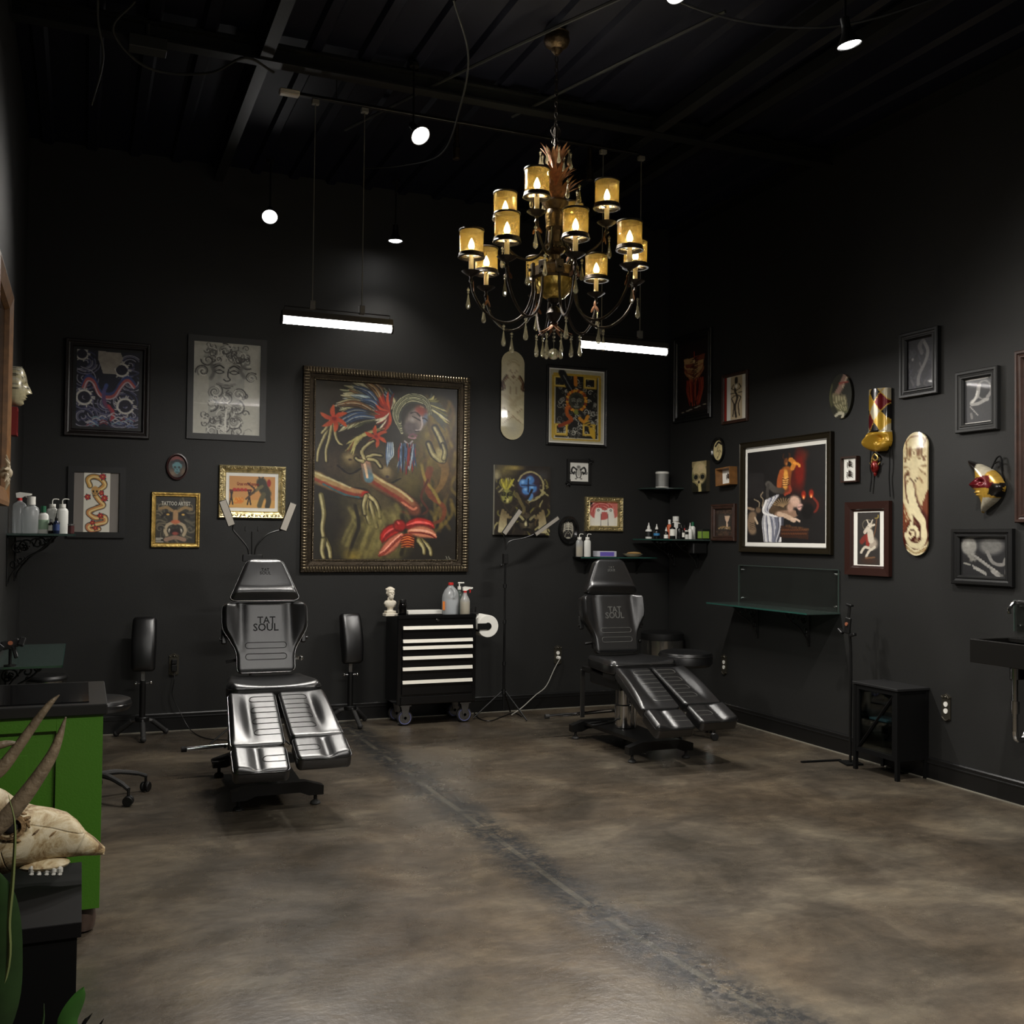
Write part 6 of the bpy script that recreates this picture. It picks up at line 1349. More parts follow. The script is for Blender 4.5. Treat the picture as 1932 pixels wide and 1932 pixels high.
led_stand('two-panel LED floor lamp with its white panels raised in a V behind the left chair', LX, LY, L_(475, 1062)[2], (.14, .03, .05),
          [([L_(470, 1048), L_(466, 1032), L_(450, 1012), L_(440, 1000), L_(440, 990)], L_(437, 992, -.01), L_(419, 944, -.01), .055), ([L_(480, 1048), L_(484, 1030), L_(502, 1010), L_(520, 1002), L_(532, 1000)], L_(533, 1001, -.01), L_(553, 949, -.01), .055)],
          200, clip=([L_(475, 1048), L_(475, 1003)], L_(475, 1001)), rf=.33)
LX, LY = onB(950, 1345, 7.95).x, 7.95
led_stand('two-panel LED floor lamp with angled panels in front of the small canvas', LX, LY, L_(951, 1062)[2], (.04, .035, .085),
          [([L_(954, 1038), L_(953, 1020), L_(950, 1010)], L_(949, 1008, -.01), L_(981, 962, -.01), .045), ([L_(956, 1038), L_(960, 1022), L_(985, 1016), L_(1003, 1010), L_(1010, 1006)], L_(1008, 1009, -.01), L_(1053, 976, -.01), .035)],
          -65, rf=.26)
# ------------------------------------------------------------ bins, stools
def bin_(label, x, y, r, h, lidh):
    t = thing('trash_can', label, 'trash can', loc=(x, y, 0)); MB().lathe([(r*.97, .0), (r, .02), (r, h-lidh)], 40).build('can_body', pm('polished_steel', (190, 188, 182), .2, 1.), t)
    MB().lathe([(r*1.02, h-lidh), (r*1.03, h-lidh+.01), (r*1.02, h-.012), (r*.93, h), (.001, h+.004)], 40).build('lid', M_blackp, t); return t
bin_('round steel step bin with black lid in the back right corner', 4.765, 7.95, .185, .68, .07)
bin_('round steel bin under the green-tinted glass shelf at far left', -.20, 7.45, .125, .56, .03)
def stool(label, x, y, r, z0, z1, a0, rb, metal):
    t = thing('rolling_stool', label, 'stool', loc=(x, y, 0))
    MB().lathe([(.001, z0), (r*.9, z0), (r, z0+.02), (r, z1-.03), (r*.96, z1-.008), (r*.85, z1), (.001, z1+.004)], 40).build('seat', M_leather, t)
    MB().lathe([(r*1.0, z1-.034), (r*1.012, z1-.03), (r*1.0, z1-.026)], 40, cap=False).build('seat_piping', M_piping, t)
    MB().cyl(.025, .12, .30, 16).cyl(.014, .30, z0, 12).build('gas_post', M_chrome if metal else M_black, t)
    for k in range(5):
        a = a0+72*k
        l = MB().tube(smooth([(.02, 0, .135), (rb*.4, 0, .135), (rb*.8, 0, .112), (rb, 0, .09)], 5), [.020]*6+[.017]*5+[.014]*5, 8, RZ(a), flat=.8).build('base_leg', M_chrome if metal else M_rubber, t)
        q = T(0, 0, 0) @ RZ(a) @ T(rb, 0, 0) @ RZ(40)
        c = MB().cyl(.008, .05, .095, 8, q).build('caster_stem', M_black, l)
        for g in (-1, 1): MB().cyl(.028, g*.015-.009, g*.015+.009, 20, q @ T(0, 0, .028) @ RX(90), b=.004).build('caster_wheel', M_blackp, l)
    return t
stool('round black rolling stool right of the right tattoo chair', 4.27, 6.78, .205, .535, .645, -62, .25, True)
stool('round black rolling stool behind the green cabinet at left', .10, 6.30, .18, .50, .565, -55, .28, False)

# ------------------------------------------------------------ glass shelves with scrolled iron brackets
def bracket_mesh(d, h):
    """cast scroll bracket in the x(out)-z(down) plane"""
    mb = MB(); mb.box(.005, 0, -h/2, .010, .02, h, .002).box(d/2, 0, -.006, d, .02, .010, .002)
    def sw(cx, cz_, r, a0, sg, tn=1.3): mb.tube([(cx+r*(1-i/20)*math.cos(a0+sg*tn*2*PI*i/18), 0, cz_+r*(1-i/20)*math.sin(a0+sg*tn*2*PI*i/18)) for i in range(17)], .0055, 6)
    sw(d*.25, -h*.25, d*.2, 0, 1); sw(d*.62, -h*.16, d*.14, PI, -1); sw(d*.16, -h*.56, d*.13, 1, -1); sw(d*.85, -h*.1, d*.08, PI, 1)
    mb.tube(smooth([(.01, 0, -h*.95), (d*.12, 0, -h*.75), (d*.4, 0, -h*.45), (d*.7, 0, -h*.28), (d*.95, 0, -.012)], 6), .006, 6)
    for k in range(5): a = k*72; mb.ball(1, T(d*.25, 0, -h*.25) @ RY(a) @ T(d*.06, 0, 0) @ SCL(d*.05, .010, d*.03), 0, 6, 4)
    return mb
def glass_shelf(label, x0, x1, y0, y1, z, brk, side, mat=M_shelf, th=.012, blen=(.24, .26)):
    """side: 'R','L','B' wall it is fixed to; brk = positions along the wall"""
    t = thing('glass_shelf', label, 'shelf', loc=((x0+x1)/2, (y0+y1)/2, z)); w, d = x1-x0, y1-y0
    MB().box(0, 0, -th/2, w, d, th, .001).build('glass_top', mat, t)
    fr = {'R': ((-w/2, 0), (.003, d)), 'L': ((w/2, 0), (.003, d)), 'B': ((0, -d/2), (w, .003))}[side]
    MB().box(fr[0][0], fr[0][1], -th/2, fr[1][0], fr[1][1], th*.96).build('glass_edge', M_gedge, t)
    for p in brk:
        m = {'R': T(w/2, p-(y0+y1)/2, -th) @ RZ(180), 'L': T(-w/2, p-(y0+y1)/2, -th), 'B': T(p-(x0+x1)/2, d/2, -th) @ RZ(-90)}[side]
        b = bracket_mesh(*blen).build('bracket', M_black, t); b.matrix_local = m
    return t
glass_shelf('long green-edged glass shelf under the large right wall painting', 4.69, XR, 5.88, 7.14, .99, (6.85, 6.22), 'R')
def splash(label, y0, y1, z0, z1):
    t = thing('glass_splash_panel', label, 'glass panel', mat=Rmat((y0+y1)/2, (z0+z1)/2)); w, h = abs(y1-y0), z1-z0
    MB().box(0, 0, .014, w, h, .006).build('panel', glassy('clear_panel', (.93, .95, .93), .07), t)
    M_ = pm('glass_rim', (66, 80, 74), .2); mb = MB()
    for s in (-1, 1): MB().box(s*w/2, 0, .014, .003, h, .007).build('edge', M_, t)
    MB().box(0, h/2, .014, w, .003, .007).build('edge', M_, t)
    for sx in (-1, 1):
        for sy in (-1, 1): MB().cyl(.007, 0, .022, 12, T(sx*(w/2-.035), sy*(h/2-.035), 0)).build('standoff', M_chrome, t)
    return t
splash('clear glass wall panel with four steel studs standing above the green-edged shelf', 5.885, 7.09, .992, onR(1396, 1066).z)
splash('clear glass wall panel behind the sink tap at the right edge', 3.6, onR(1917, 1140).y, .99, 1.17)
glass_shelf('green glass shelf at the far left, above the steel bin', XL, -.085, 5.93, 7.09, .80, (6.15, 6.85), 'L')
glass_shelf('small glass shelf of spray bottles high at the left wall', XL, -.045, 6.68, 7.62, 1.49, (6.75, 7.5), 'L', blen=(.26, .30))
bx0, bx1 = onB(1080, 1052).x, onB(1222, 1052).x; BZ = onB(1150, 1051, 8.1).z
glass_shelf('thin dark glass shelf of wash bottles on the back wall behind the right chair', bx0, bx1, 8.09, YB, BZ, (bx0+.12, bx1-.12), 'B', mat=glassy('smoke_glass', (.35, .38, .38), .12), blen=(.13, .14))
cx0 = onB(1203, 1018).x; cy0 = 7.53; CZ_ = onR(1300, 1017.5, 4.7).z
glass_shelf('crowded corner glass shelf of ink bottles between the two walls', 4.60, XR, cy0, 8.20, CZ_, (cy0+.2, cy0+.58), 'R', blen=(.24, .24))
# corner speaker shelf
UZ = onB(1253, 921, 8.12).z
t = thing('corner_shelf', 'small dark corner shelf with two curved brackets high in the right corner', 'shelf', loc=(XR, YB, UZ))
mb = MB(); mb.prism([(0, 0)]+[(-.30*math.cos(a), -.30*math.sin(a)) for a in [i*PI/24 for i in range(13)]], -.012, 0); mb.build('shelf_board', pm('dark_shelf_glass', (40, 52, 48), .2), t)
for m in (T(-.16, -.004, -.012), RZ(90) @ T(-.16, .004, -.012)):
    MB().prism([(0, 0), (-.10, 0), (-.085, -.02), (-.05, -.06), (-.03, -.085), (0, -.09)], -.003, .003, m @ RX(90)).build('bracket', M_black, t)
sp = thing('speaker', 'small silver cylindrical speaker with white top on the corner shelf', 'speaker', loc=(4.86, 8.13, UZ))
r_ = .06
MB().lathe([(r_, .012), (r_, .13)], 36).build('grille', pm('silver_grille', (150, 150, 146), .45, .6, bump=(900, .3)), sp); MB().lathe([(.001, .130), (r_+.002, .130), (r_+.002, .146), (r_-.006, .150), (.001, .150)], 36).lathe([(.001, 0), (r_-.004, 0), (r_+.001, .004), (r_+.001, .012), (.001, .012)], 36).build('housing', M_white, sp)

# ------------------------------------------------------------ bottles
def bottle(label, x, y, z, r, h, bm_, cm, kind='round', lab=None, group=None, rz=0., name='bottle'):
    t = thing(name, label, 'bottle', loc=(x, y, z+.001), rz=rz, group=group); n = .38*r
    sc = SCL(1, .62, 1) if kind in ('jug', 'wash', 'flat') else I4
    bh = h*(.74 if kind != 'dropper' else .6)
    MB().lathe([(r*.92, 0), (r, r*.12), (r, bh-r*.55), (r*.86, bh-r*.2), (n*1.1, bh+r*.12), (n, bh+r*.3)], 20, sc).build('bottle_body', bm_, t)
    if kind == 'wash':
        MB().cyl(n*1.5, bh+r*.1, bh+r*.1+.022, 14).build('cap', M_white, t)
        MB().tube(smooth([(0, 0, bh+.02), (0, 0, h*.95), (r*.25, 0, h), (r*.9, 0, h*1.0), (r*1.1, 0, h*.985)], 5), .0035, 6).build('spout', M_white, t)
    elif kind == 'dropper':
        MB().cyl(n*1.3, bh+r*.2, bh+r*.2+h*.1, 12).build('cap', cm, t); MB().lathe([(n*1.1, 0), (n*.5, h*.12), (n*.3, h*.25)], 10, T(0, 0, bh+r*.2+h*.1)).build('nozzle', cm, t)
    elif kind == 'spray': trigger(t, bh+r*.15, M_white, M_red, M_white, 1.0)
    else: MB().cyl(n*1.35, bh+r*.15, h, 14, b=.001).build('cap', cm, t)
    if lab: MB().lathe([(r*1.012, h*lab[1]), (r*1.012, h*lab[2])], 20, sc, cap=False).build('label', lab[0], t)
    return t
M_wp = pm('white_bottle', (218, 218, 212), .45); M_amb = pm('dark_amber_bottle', (24, 15, 12), .15); M_bk = pm('black_bottle', (14, 14, 15), .25); M_blue = pm('dark_blue_bottle', (20, 30, 56), .2)
def LS(px, y): return onB(px, 1000, y).x
for (px, y, r, h, kind, bm_, cm, lab, txt) in [
    (36, 6.85, .038, .25, 'spray', M_milky, M_red, None, 'white spray bottle with red collar, nearest the left wall on the high shelf'),
    (58, 6.80, .046, .22, 'jug', M_milky, M_white, None, 'large half-full white bottle on the high left shelf'),
    (81, 6.80, .030, .165, 'flat', M_wp, M_green, (pm('pale_green_label', (150, 176, 150), .6), .15, .5), 'white bottle with a green cap on the high left shelf'),
    (98, 7.05, .034, .215, 'wash', M_wp, M_white, None, 'white wash bottle with bent spout, the left of two behind the dark dropper bottle'),
    (117, 7.0, .034, .215, 'wash', M_wp, M_white, None, 'white wash bottle with bent spout, rightmost tall bottle on the high left shelf'),
    (106, 6.76, .019, .125, 'dropper', M_blue, M_bk, (pm('blue_label', (40, 60, 110), .6), .15, .45), 'small dark blue dropper bottle at the front of the high left shelf'),
    (96, 6.78, .016, .09, 'round', M_amb, M_steel, (M_label, .2, .55), 'tiny brown bottle with pale label left of the dark dropper bottle'),
    (47, 7.3, .04, .17, 'round', M_milky, M_white, None, 'clouded bottle at the back of the high left shelf between spray bottle and jug')]:
    bottle(txt, LS(px, y), y, 1.49, r, h, bm_, cm, kind, lab)
jr = thing('jar', 'small dark jar at the right end of the high left shelf', 'jar', loc=(-.066, 6.9, 1.491)); MB().cyl(.019, 0, .05, 16, b=.003).build('jar_body', pm('wine_jar', (70, 36, 36), .3), jr); MB().cyl(.0195, .051, .06, 16).build('lid', M_steel, jr)
for px, txt, lq in ((1093, 'left white wash bottle with amber liquid on the thin back wall shelf', True), (1108, 'right white wash bottle on the thin back wall shelf', False)):
    b = bottle(txt, onB(px, 1050, 8.16).x, 8.16, BZ, .033, .20, M_milky if lq else M_wp, M_white, 'wash')
    if lq: MB().lathe([(.028, .004), (.031, .01), (.031, .09), (.001, .09)], 16, SCL(1, .6, 1)).build('liquid', M_cream, b)
o = thing('glove_box', 'flat white and violet box lying on the thin back wall shelf', 'box', loc=(onB(1141, 1045, 8.16).x, 8.16, BZ)); MB().box(0, 0, .027, .19, .09, .05, .002).build('carton', pm('pale_box', (190, 190, 200), .5), o); MB().box(.0, -.046, .026, .14, .002, .036).build('label', pm('violet_label', (104, 88, 176), .5), o)
o = thing('tray', 'pale dish holding a folded tan item at the right end of the thin shelf', 'dish', loc=(onB(1194, 1048, 8.17).x, 8.17, BZ)); MB().lathe([(.05, .001), (.075, .012), (.098, .028), (.094, .028), (.07, .014), (.001, .006)], 28, SCL(1, .7, 1)).build('dish', pm('ivory_dish', (206, 196, 164), .4), o)
o = MB().lathe([(.03, 0), (.065, .012), (.05, .022), (.02, .026), (.001, .027)], 20, SCL(1.1, .7, 1)).build('folded_cloth', pm('tan_cloth', (170, 136, 84), .7)); o.location = (onB(1196, 1048, 8.17).x, 8.17, BZ+.02); tag(o, 'small tan rounded item resting in the pale dish', 'cloth')
CZ2 = CZ_
def CS(px, x): return onR(px, 1000, x).y
def CP(px, x):
    while CS(px, x) < cy0+.05 and x < 4.93: x += .01
    return x
M_orng = pm('orange_label2', (190, 90, 50), .6); M_teal = pm('teal_label', (60, 150, 120), .6); M_azure = pm('azure_label', (50, 120, 170), .6)
for (px, x, r, h, kind, bm_, cm, lab, txt) in [
    (1224, 4.66, .030, .145, 'dropper', M_wp, M_wp, (pm('black_label', (16, 18, 18), .5), .12, .45), 'white bottle with a black and green band, leftmost on the corner shelf'),
    (1239, 4.68, .028, .13, 'dropper', M_bk, M_wp, (M_azure, .22, .38), 'dark bottle with a round blue mark, second from left on the corner shelf'),
    (1257, 4.68, .020, .105, 'dropper', M_bk, M_wp, (M_label, .05, .35), 'short dark bottle with white label, third from left on the corner shelf'),
    (1263, 4.76, .022, .17, 'round', M_orng, M_wp, None, 'tall orange bottle behind the dark bottles on the corner shelf'),
    (1269, 4.69, .025, .14, 'round', M_bk, M_bk, (M_label, .2, .6), 'dark bottle with a tall white label near the middle of the corner shelf'),
    (1275, 4.84, .055, .20, 'jug', M_wp, M_wp, None, 'large white bottle standing tallest on the corner shelf'),
    (1282, 4.70, .024, .13, 'round', M_bk, M_bk, None, 'plain black bottle in front of the large white bottle'),
    (1288, 4.74, .020, .11, 'round', M_bk, M_bk, (M_label, .15, .5), 'small black bottle with white label right of the plain black bottle'),
    (1293, 4.88, .020, .125, 'flat', M_red, M_bk, None, 'red bottle half hidden behind the white ones on the corner shelf'),
    (1295, 4.66, .022, .10, 'flat', M_wp, M_bk, (MATS['black_label'], .4, .65), 'short white bottle with black band on the corner shelf'),
    (1302, 4.67, .020, .145, 'dropper', M_wp, M_wp, None, 'slim all-white bottle on the corner shelf'),
    (1307, 4.90, .024, .15, 'round', M_wp, M_green, None, 'white bottle with dark green cap behind the slim white bottle')]:
    x = CP(px, x); bottle(txt, x, min(8.15, CS(px, x)), CZ2, r, h, bm_, cm, kind, lab)
o = thing('box', 'small green and black box at the right end of the corner shelf', 'box', loc=(4.94, cy0+.04, CZ2)); MB().box(0, 0, .045, .075, .07, .088, .003).build('carton', pm('black_carton', (16, 22, 18), .5), o); MB().box(-.0385, 0, .04, .002, .06, .06).box(0, -.036, .04, .065, .002, .06).build('label', pm('lime_label', (120, 150, 60), .5), o)
o = MB().box(0, 0, 0, .14, .09, .10, .008).build('control_box', M_blackp); o.location = (4.90, cy0+.07, CZ2-.075); tag(o, 'black box fixed under the right end of the corner shelf', 'electrical box')

# ------------------------------------------------------------ outlets and cords
def outlet(label, M_, sock, plug=None):
    t = thing('wall_outlet', label, 'outlet', mat=M_); mp = pm('pewter_plate', (92, 88, 78), .35, .8)
    MB().prism([(-.035, -.07), (-.022, -.078), (0, -.084), (.022, -.078), (.035, -.07), (.035, .07), (.022, .078), (0, .088), (-.022, .078), (-.035, .07)], 0, .007).tube(smooth([(-.036, .068, .008), (-.02, .06, .009), (0, .08, .010), (.02, .06, .009), (.036, .068, .008)], 4), .004, 6).tube(smooth([(-.03, -.062, .008), (0, -.08, .010), (.03, -.062, .008)], 4), .004, 6).ball(.009, T(0, .066, .008), seg=10, rings=6).build('cover_plate', mp, t)
    for g in (-1, 1): MB().cyl(.016, .006, .011, 20, T(0, g*.021, 0)).build('socket', sock, t)
    return t
o1 = onB(328, 1254); outlet('ornate metal wall outlet with black adaptors, left of the left chair', Bmat(o1.x, o1.z), M_blackp)
o2 = onB(1052, 1236); outlet('ornate metal wall outlet with white plugs on the back wall, right half', Bmat(o2.x, o2.z), M_white)
o3 = onR(1367, 1254); outlet('ornate metal wall outlet with two white sockets behind the round stool', Rmat(o3.y, o3.z), M_white)
o4 = onR(1786, 1335); outlet('ornate metal wall outlet with white sockets beside the black cabinet', Rmat(o4.y, o4.z), M_white)
t = thing('power_adapter', 'black power adapter plugged into the back wall outlet left of the chair', 'adapter', loc=(o1.x, YB-.03, o1.z)); MB().box(0, 0, -.022, .04, .034, .05, .004).build('housing', M_blackp, t); MB().box(0, 0, .026, .038, .034, .036, .004).build('socket_cover', M_blackp, t)
t = thing('power_plug', 'white plug in the back wall outlet right of the floor lamp', 'plug', loc=(o2.x, YB-.028, o2.z-.02)); MB().box(0, 0, 0, .028, .032, .026, .006).build('housing', M_white, t)
def fl(px, py, z=.006): p = onZ(px, py, z); return (p.x, p.y, p.z)
cable('charging_cable', 'white cord running from the right back wall outlet to the floor lamp foot', [(o2.x, YB-.045, o2.z-.03), (onB(1046, 1262, 8.18).x, 8.18, onB(1046, 1262, 8.18).z), (onB(1030, 1295, 8.15).x, 8.15, onB(1030, 1295, 8.15).z), (onB(1010, 1312, 8.12).x, 8.12, onB(1010, 1312, 8.12).z), (onB(985, 1328, 8.05).x, 8.05, .06), (onB(965, 1334, 8.0).x, 8.0, .012)], .004, pm('grey_white_cord', (150, 148, 140), .5))
cable('charging_cable', 'thin black cord hanging from the left back wall outlet to the floor', [(o1.x, YB-.03, o1.z-.05), (o1.x+.0, YB-.05, .38), (o1.x-.01, YB-.05, .28), (o1.x+.05, YB-.06, .14), (o1.x+.12, YB-.12, .02), (o1.x+.2, 7.85, .006), (o1.x+.34, 7.72, .006)], .0035, M_blackp)
cable('charging_cable', 'tangled black cord on the floor right of the tool chest', [fl(893, 1342), fl(905, 1356), fl(925, 1360), fl(948, 1352), fl(970, 1345), fl(985, 1352)], .004, M_blackp)

# ------------------------------------------------------------ right wall: cabinet, stand, sink
cb = thing('metal_cabinet', 'low black metal cabinet with crossed bars on its glass door, under the goat picture', 'cabinet', loc=(4.85, 5.245, 0))
w, d, h = .255, .40, .575
mb = MB()
for sx in (-1, 1):
    for sy in (-1, 1): MB().box(sx*(w/2-.012), sy*(d/2-.012), h/2-.01, .024, .024, h-.02).build('leg', M_matte, cb)
MB().box(0, 0, h-.008, w+.01, d+.01, .016, .002).build('top', pm('matte_charcoal_top', (15, 15, 16), .6), cb)
for s in (-1, 1): MB().box(0, s*(d/2-.008), .34, w-.05, .006, .44).build('side_panel', M_matte, cb)
MB().box(w/2-.01, 0, .34, .006, d-.05, .44).build('back_panel', M_matte, cb); MB().box(0, 0, .125, w-.05, d-.05, .012).build('bottom', M_matte, cb); MB().box(0.01, 0, .33, w-.07, d-.05, .008).build('shelf', M_matte, cb)
dr = MB().box(-w/2+.012, 0, .545, .018, d-.05, .03).box(-w/2+.012, 0, .135, .018, d-.05, .03).box(-w/2+.012, d/2-.037, .34, .018, .025, .38).box(-w/2+.012, -d/2+.037, .34, .018, .025, .38).tube([(-w/2+.010, d/2-.04, .15), (-w/2+.010, -d/2+.04, .53)], .010, 4).build('door', M_matte, cb)
MB().box(-w/2+.016, 0, .34, .003, d-.07, .38).build('door_glass', glassy('door_glass', (.6, .66, .66), .08), dr)
o = MB().box(0, 0, .006, .12, .16, .012).build('paper_stack', pm('blue_white_paper', (120, 150, 160), .7)); o.location = (4.85, 5.29, .336); tag(o, 'pale blue papers on the middle shelf inside the black cabinet', 'paper')
ps = thing('phone_stand', 'black floor stand with a phone clamp behind the black cabinet', 'phone stand', loc=(4.80, 5.56, 0))
MB().prism([(-.07, -.05), (.05, -.07), (.08, .04), (-.03, .08)], 0, .012).box(-.16, .10, .006, .30, .022, .010, 0, m=RZ(-8)).build('base_plate', M_matte, ps)
PQ = lambda px, py: (onR(px, py, 4.80).x-4.80, onR(px, py, 4.80).y-5.56, onR(px, py, 4.80).z)
a_ = PQ(1612, 1300); b_ = PQ(1606, 1215); c_ = PQ(1604, 1180)
MB().tube(smooth([(0, 0, .012), (0, 0, .3), (0, -.005, .55), (0, .0, .78), (-.01, c_[1], c_[2])], 6), .009, 8).build('gooseneck', M_black, ps)
hd = T(-.02, c_[1], c_[2]) @ RX(8)
MB().box(0, 0, .0, .022, .05, .11, .006, m=hd).box(0, 0, .09, .012, .022, .09, .003, m=hd).box(0, 0, .14, .03, .05, .016, .004, m=hd).box(0, .035, -.075, .03, .05, .02, .004, m=hd @ RX(25)).box(0, -.03, -.07, .03, .05, .02, .004, m=hd @ RX(-25)).build('phone_clamp', M_blackp, ps)
MB().cyl(.012, 0, .006, 16, hd @ T(-.011, 0, .01) @ RY(-90)).build('badge', pm('copper_badge', (206, 130, 96), .3, .6), ps)
sk = thing('wall_sink', 'shallow square black wall sink cut by the right edge of the photo', 'sink', loc=(4.79, 4.02, 0))
mb = MB(); z0, z1 = .83, .96
for (cx_, cy_, sx, sy) in ((-.18, 0, .02, .68), (.18, 0, .02, .68), (0, .33, .34, .02), (0, -.33, .34, .02)): mb.box(cx_, cy_, (z0+z1)/2, sx, sy, z1-z0, .003)
mb.box(0, 0, z0+.008, .36, .66, .016); mb.box(.13, 0, z1-.012, .1, .66, .02); mb.build('basin', pm('black_ceramic', (13, 12, 10), .35), sk)
MB().cyl(.016, .45, .83, 14, T(.02, .22, 0)).cyl(.024, .55, .62, 14, T(.02, .22, 0)).cyl(.026, .74, .80, 14, T(.02, .22, 0)).tube(smooth([(.02, .22, .46), (.03, .22, .41), (.08, .22, .40), (.11, .22, .44), (.16, .22, .46)], 5), .016, 10).build('drain_pipe', M_chrome, sk)
MB().box(.10, .25, .78, .16, .02, .10, .003).box(.17, .15, .70, .01, .03, .24, .003).build('wall_bracket', M_black, sk)
tp = thing('tap', 'curved chrome tap standing at the back of the black sink', 'tap', loc=(4.925, 4.25, .96))
MB().cyl(.016, -.0, .05, 14).tube(smooth([(0, 0, .05), (0, 0, .16), (-.02, .01, .20), (-.07, .03, .205), (-.10, .04, .17), (-.10, .04, .14)], 6), .011, 10).build('spout', M_chrome, tp); MB().tube([(0, -.02, .05), (0, -.07, .07)], .007, 8).build('tap_lever', M_chrome, tp)

# ------------------------------------------------------------ masks and other things on the walls
M_mask = painted('gilded_mask', .25, metal=.35, coat=.4)
# tall harlequin mask
top = onR(1655, 737); bot = onR(1655, 853); W_ = .20; H_ = top.z-bot.z; yc = (onR(1637, 790, 4.9).y+onR(1675, 790, 4.98).y)/2
mk = thing('carnival_mask', 'tall harlequin carnival mask with red, white and gold diamonds and a hooked gold nose', 'mask', mat=Rmat(yc, (top.z+bot.z)/2, .01))
c = Cv(60, 150, (190, 176, 140)); c.rect(0, 0, 1, .32/ .55*1.0, (196, 186, 160))
cols = [(196, 186, 160), (104, 16, 26), (24, 20, 20), (196, 156, 50)]
for j in range(5):
    for i in range(-1, 3):
        cx_, cy_ = .1+i*.45+(j % 2)*.22, .06+j*.155; q = cols[(i*2+j*3) % 4]
        c.poly([(cx_, cy_-.155), (cx_+.22, cy_), (cx_, cy_+.155), (cx_-.22, cy_)], q)
for j in range(5):
    for i in range(-1, 3):
        cx_, cy_ = .1+i*.45+(j % 2)*.22, .06+j*.155; c.stroke([(cx_, cy_-.155), (cx_+.22, cy_)], .012, (206, 166, 70)); c.stroke([(cx_, cy_-.155), (cx_-.22, cy_)], .012, (206, 166, 70))
c.rect(0, .70, 1, 1.01, (200, 156, 50))
def hz_(x, y, u, q):
    z = .075*math.sqrt(max(0, 1-(2*u-1)**2*.96))
    if q > .68:
        f = (q-.68)/.32; z += .022*math.exp(-((f-.15)/.14)**2)*(1-abs(x)/.12) ; z += .11*math.exp(-(x/.020)**2)*math.sin(PI*min(1, max(0, (f-.05)/.95)))**.8*(.45+.75*f)
        for g in (-1, 1): z -= .03*math.exp(-(((x-g*.045)/.02)**2+((f-.36)/.13)**2)); z += .012*math.exp(-(((x-g*.06)/.03)**2+((f-.75)/.2)**2))
    return z
shaped('mask_shell', lambda q: (-W_/2*(.90 if q < .68 else .98+.05*math.sin((q-.68)/.32*PI)), W_/2*(.90 if q < .68 else .98+.05*math.sin((q-.68)/.32*PI))) if q < .86 else (-W_/2*(1-((q-.86)/.14)**2*.5), W_/2*(1-((q-.86)/.14)**2*.5)), H_, 50, 110, hz_, lambda x, y, u, q: max(0, hz_(x, y, u, q)-.006)*.0, M_mask, mk, c, (-W_/2, -H_/2, W_/2, H_/2), cosv=False)
for x_, ln in ((-.09, .27), (.085, .31)): MB().tube(smooth([(x_, -H_/2+.05, .01), (x_*1.05, -H_/2-.1, .012), (x_*.95, -H_/2-ln*.6, .008), (x_*1.1, -H_/2-ln, .01)], 5), .006, 5, flat=.3).build('ribbon', M_matte, mk)
p = onR(1655, 878)
sr = thing('small_wall_ornament', 'small red and gold masked ornament hanging below the tall harlequin mask', 'ornament', mat=Rmat(p.y, p.z, .005))
mb = MB(); mb.lathe([(.001, -.07), (.02, -.05), (.032, -.01), (.026, .02), (.001, .035)], 14, RX(-90) @ I4); mb = MB(); mb.ball(1, T(0, -.01, .015) @ SCL(.032, .045, .022), 0, 14, 9); mb.ball(1, T(0, -.055, .012) @ SCL(.012, .022, .012), 0, 8, 6); mb.ball(1, T(0, -.012, .038) @ SCL(.006, .018, .012), 0, 8, 6)
mb.build('mask_face', pm('red_lacquer', (120, 28, 24), .3, .3, var=(60, .5)), sr)
mb = MB(); mb.tube(smooth([(-.03, .02, .015), (-.02, .06, .015), (.005, .075, .015), (.03, .05, .015), (.01, .03, .018), (-.01, .045, .02)], 5), .007, 8); mb.tube([(-.05, .02, .015), (-.03, .0, .015)], .004, 6); mb.tube([(.05, .02, .015), (.03, .0, .015)], .004, 6); mb.build('headdress', M_gold, sr)
# crescent mask
p0 = onR(1880, 880); a_ = onR(1845, 866, 4.93); b_ = onR(1845, 968, 4.93); Hc = a_.z-b_.z; yc = onR(1850, 917, 4.93).y
cm_ = thing('carnival_mask', 'crescent moon carnival mask in gold, black and red on the right wall', 'mask', mat=Rmat(yc-.02, (a_.z+b_.z)/2, .01))
c = Cv(90, 120, (190, 150, 60)); c.poly([(0, 0), (.35, .0), (.35, .40), (.0, .30)], (24, 20, 18)); c.poly([(.3, 0), (.75, .12), (.6, .36), (.36, .22)], (196, 188, 166)); c.poly([(.2, .38), (.8, .30), (.86, .56), (.3, .54)], (96, 16, 24)); c.poly([(.66, .14), (1, .4), (.78, .46)], (176, 140, 60)); c.poly([(.8, .48), (1, .45), (.92, .75), (.72, .66)], (24, 20, 18)); c.poly([(.6, .72), (.9, .74), (.5, 1), (.4, .95)], (196, 188, 166)); c.grain(.15)
WL = sinterp([(0, -.15), (.12, -.125), (.28, -.085), (.45, -.085), (.62, -.07), (.8, -.035), (1, -.04)]); WR = sinterp([(0, -.14), (.1, -.04), (.25, .06), (.45, .115), (.6, .12), (.78, .07), (.92, .0), (1, -.035)])
def cz_(x, y, u, q):
    z = .07*math.sqrt(max(0, math.sin(PI*min(1, max(0, q)))))*math.sqrt(max(.0, 1-(2*u-1)**2))+.004
    z += .055*math.exp(-((x+.045)/.016)**2)*max(0, 1-abs(q-.48)/.12); z += .02*math.exp(-((x+.045)/.03)**2-((q-.62)/.02)**2)+.018*math.exp(-((x+.045)/.03)**2-((q-.67)/.02)**2)
    for x_ in (-.078, .0): z -= .022*math.exp(-(((x-x_)/.018)**2+((q-.43)/.035)**2))
    return z
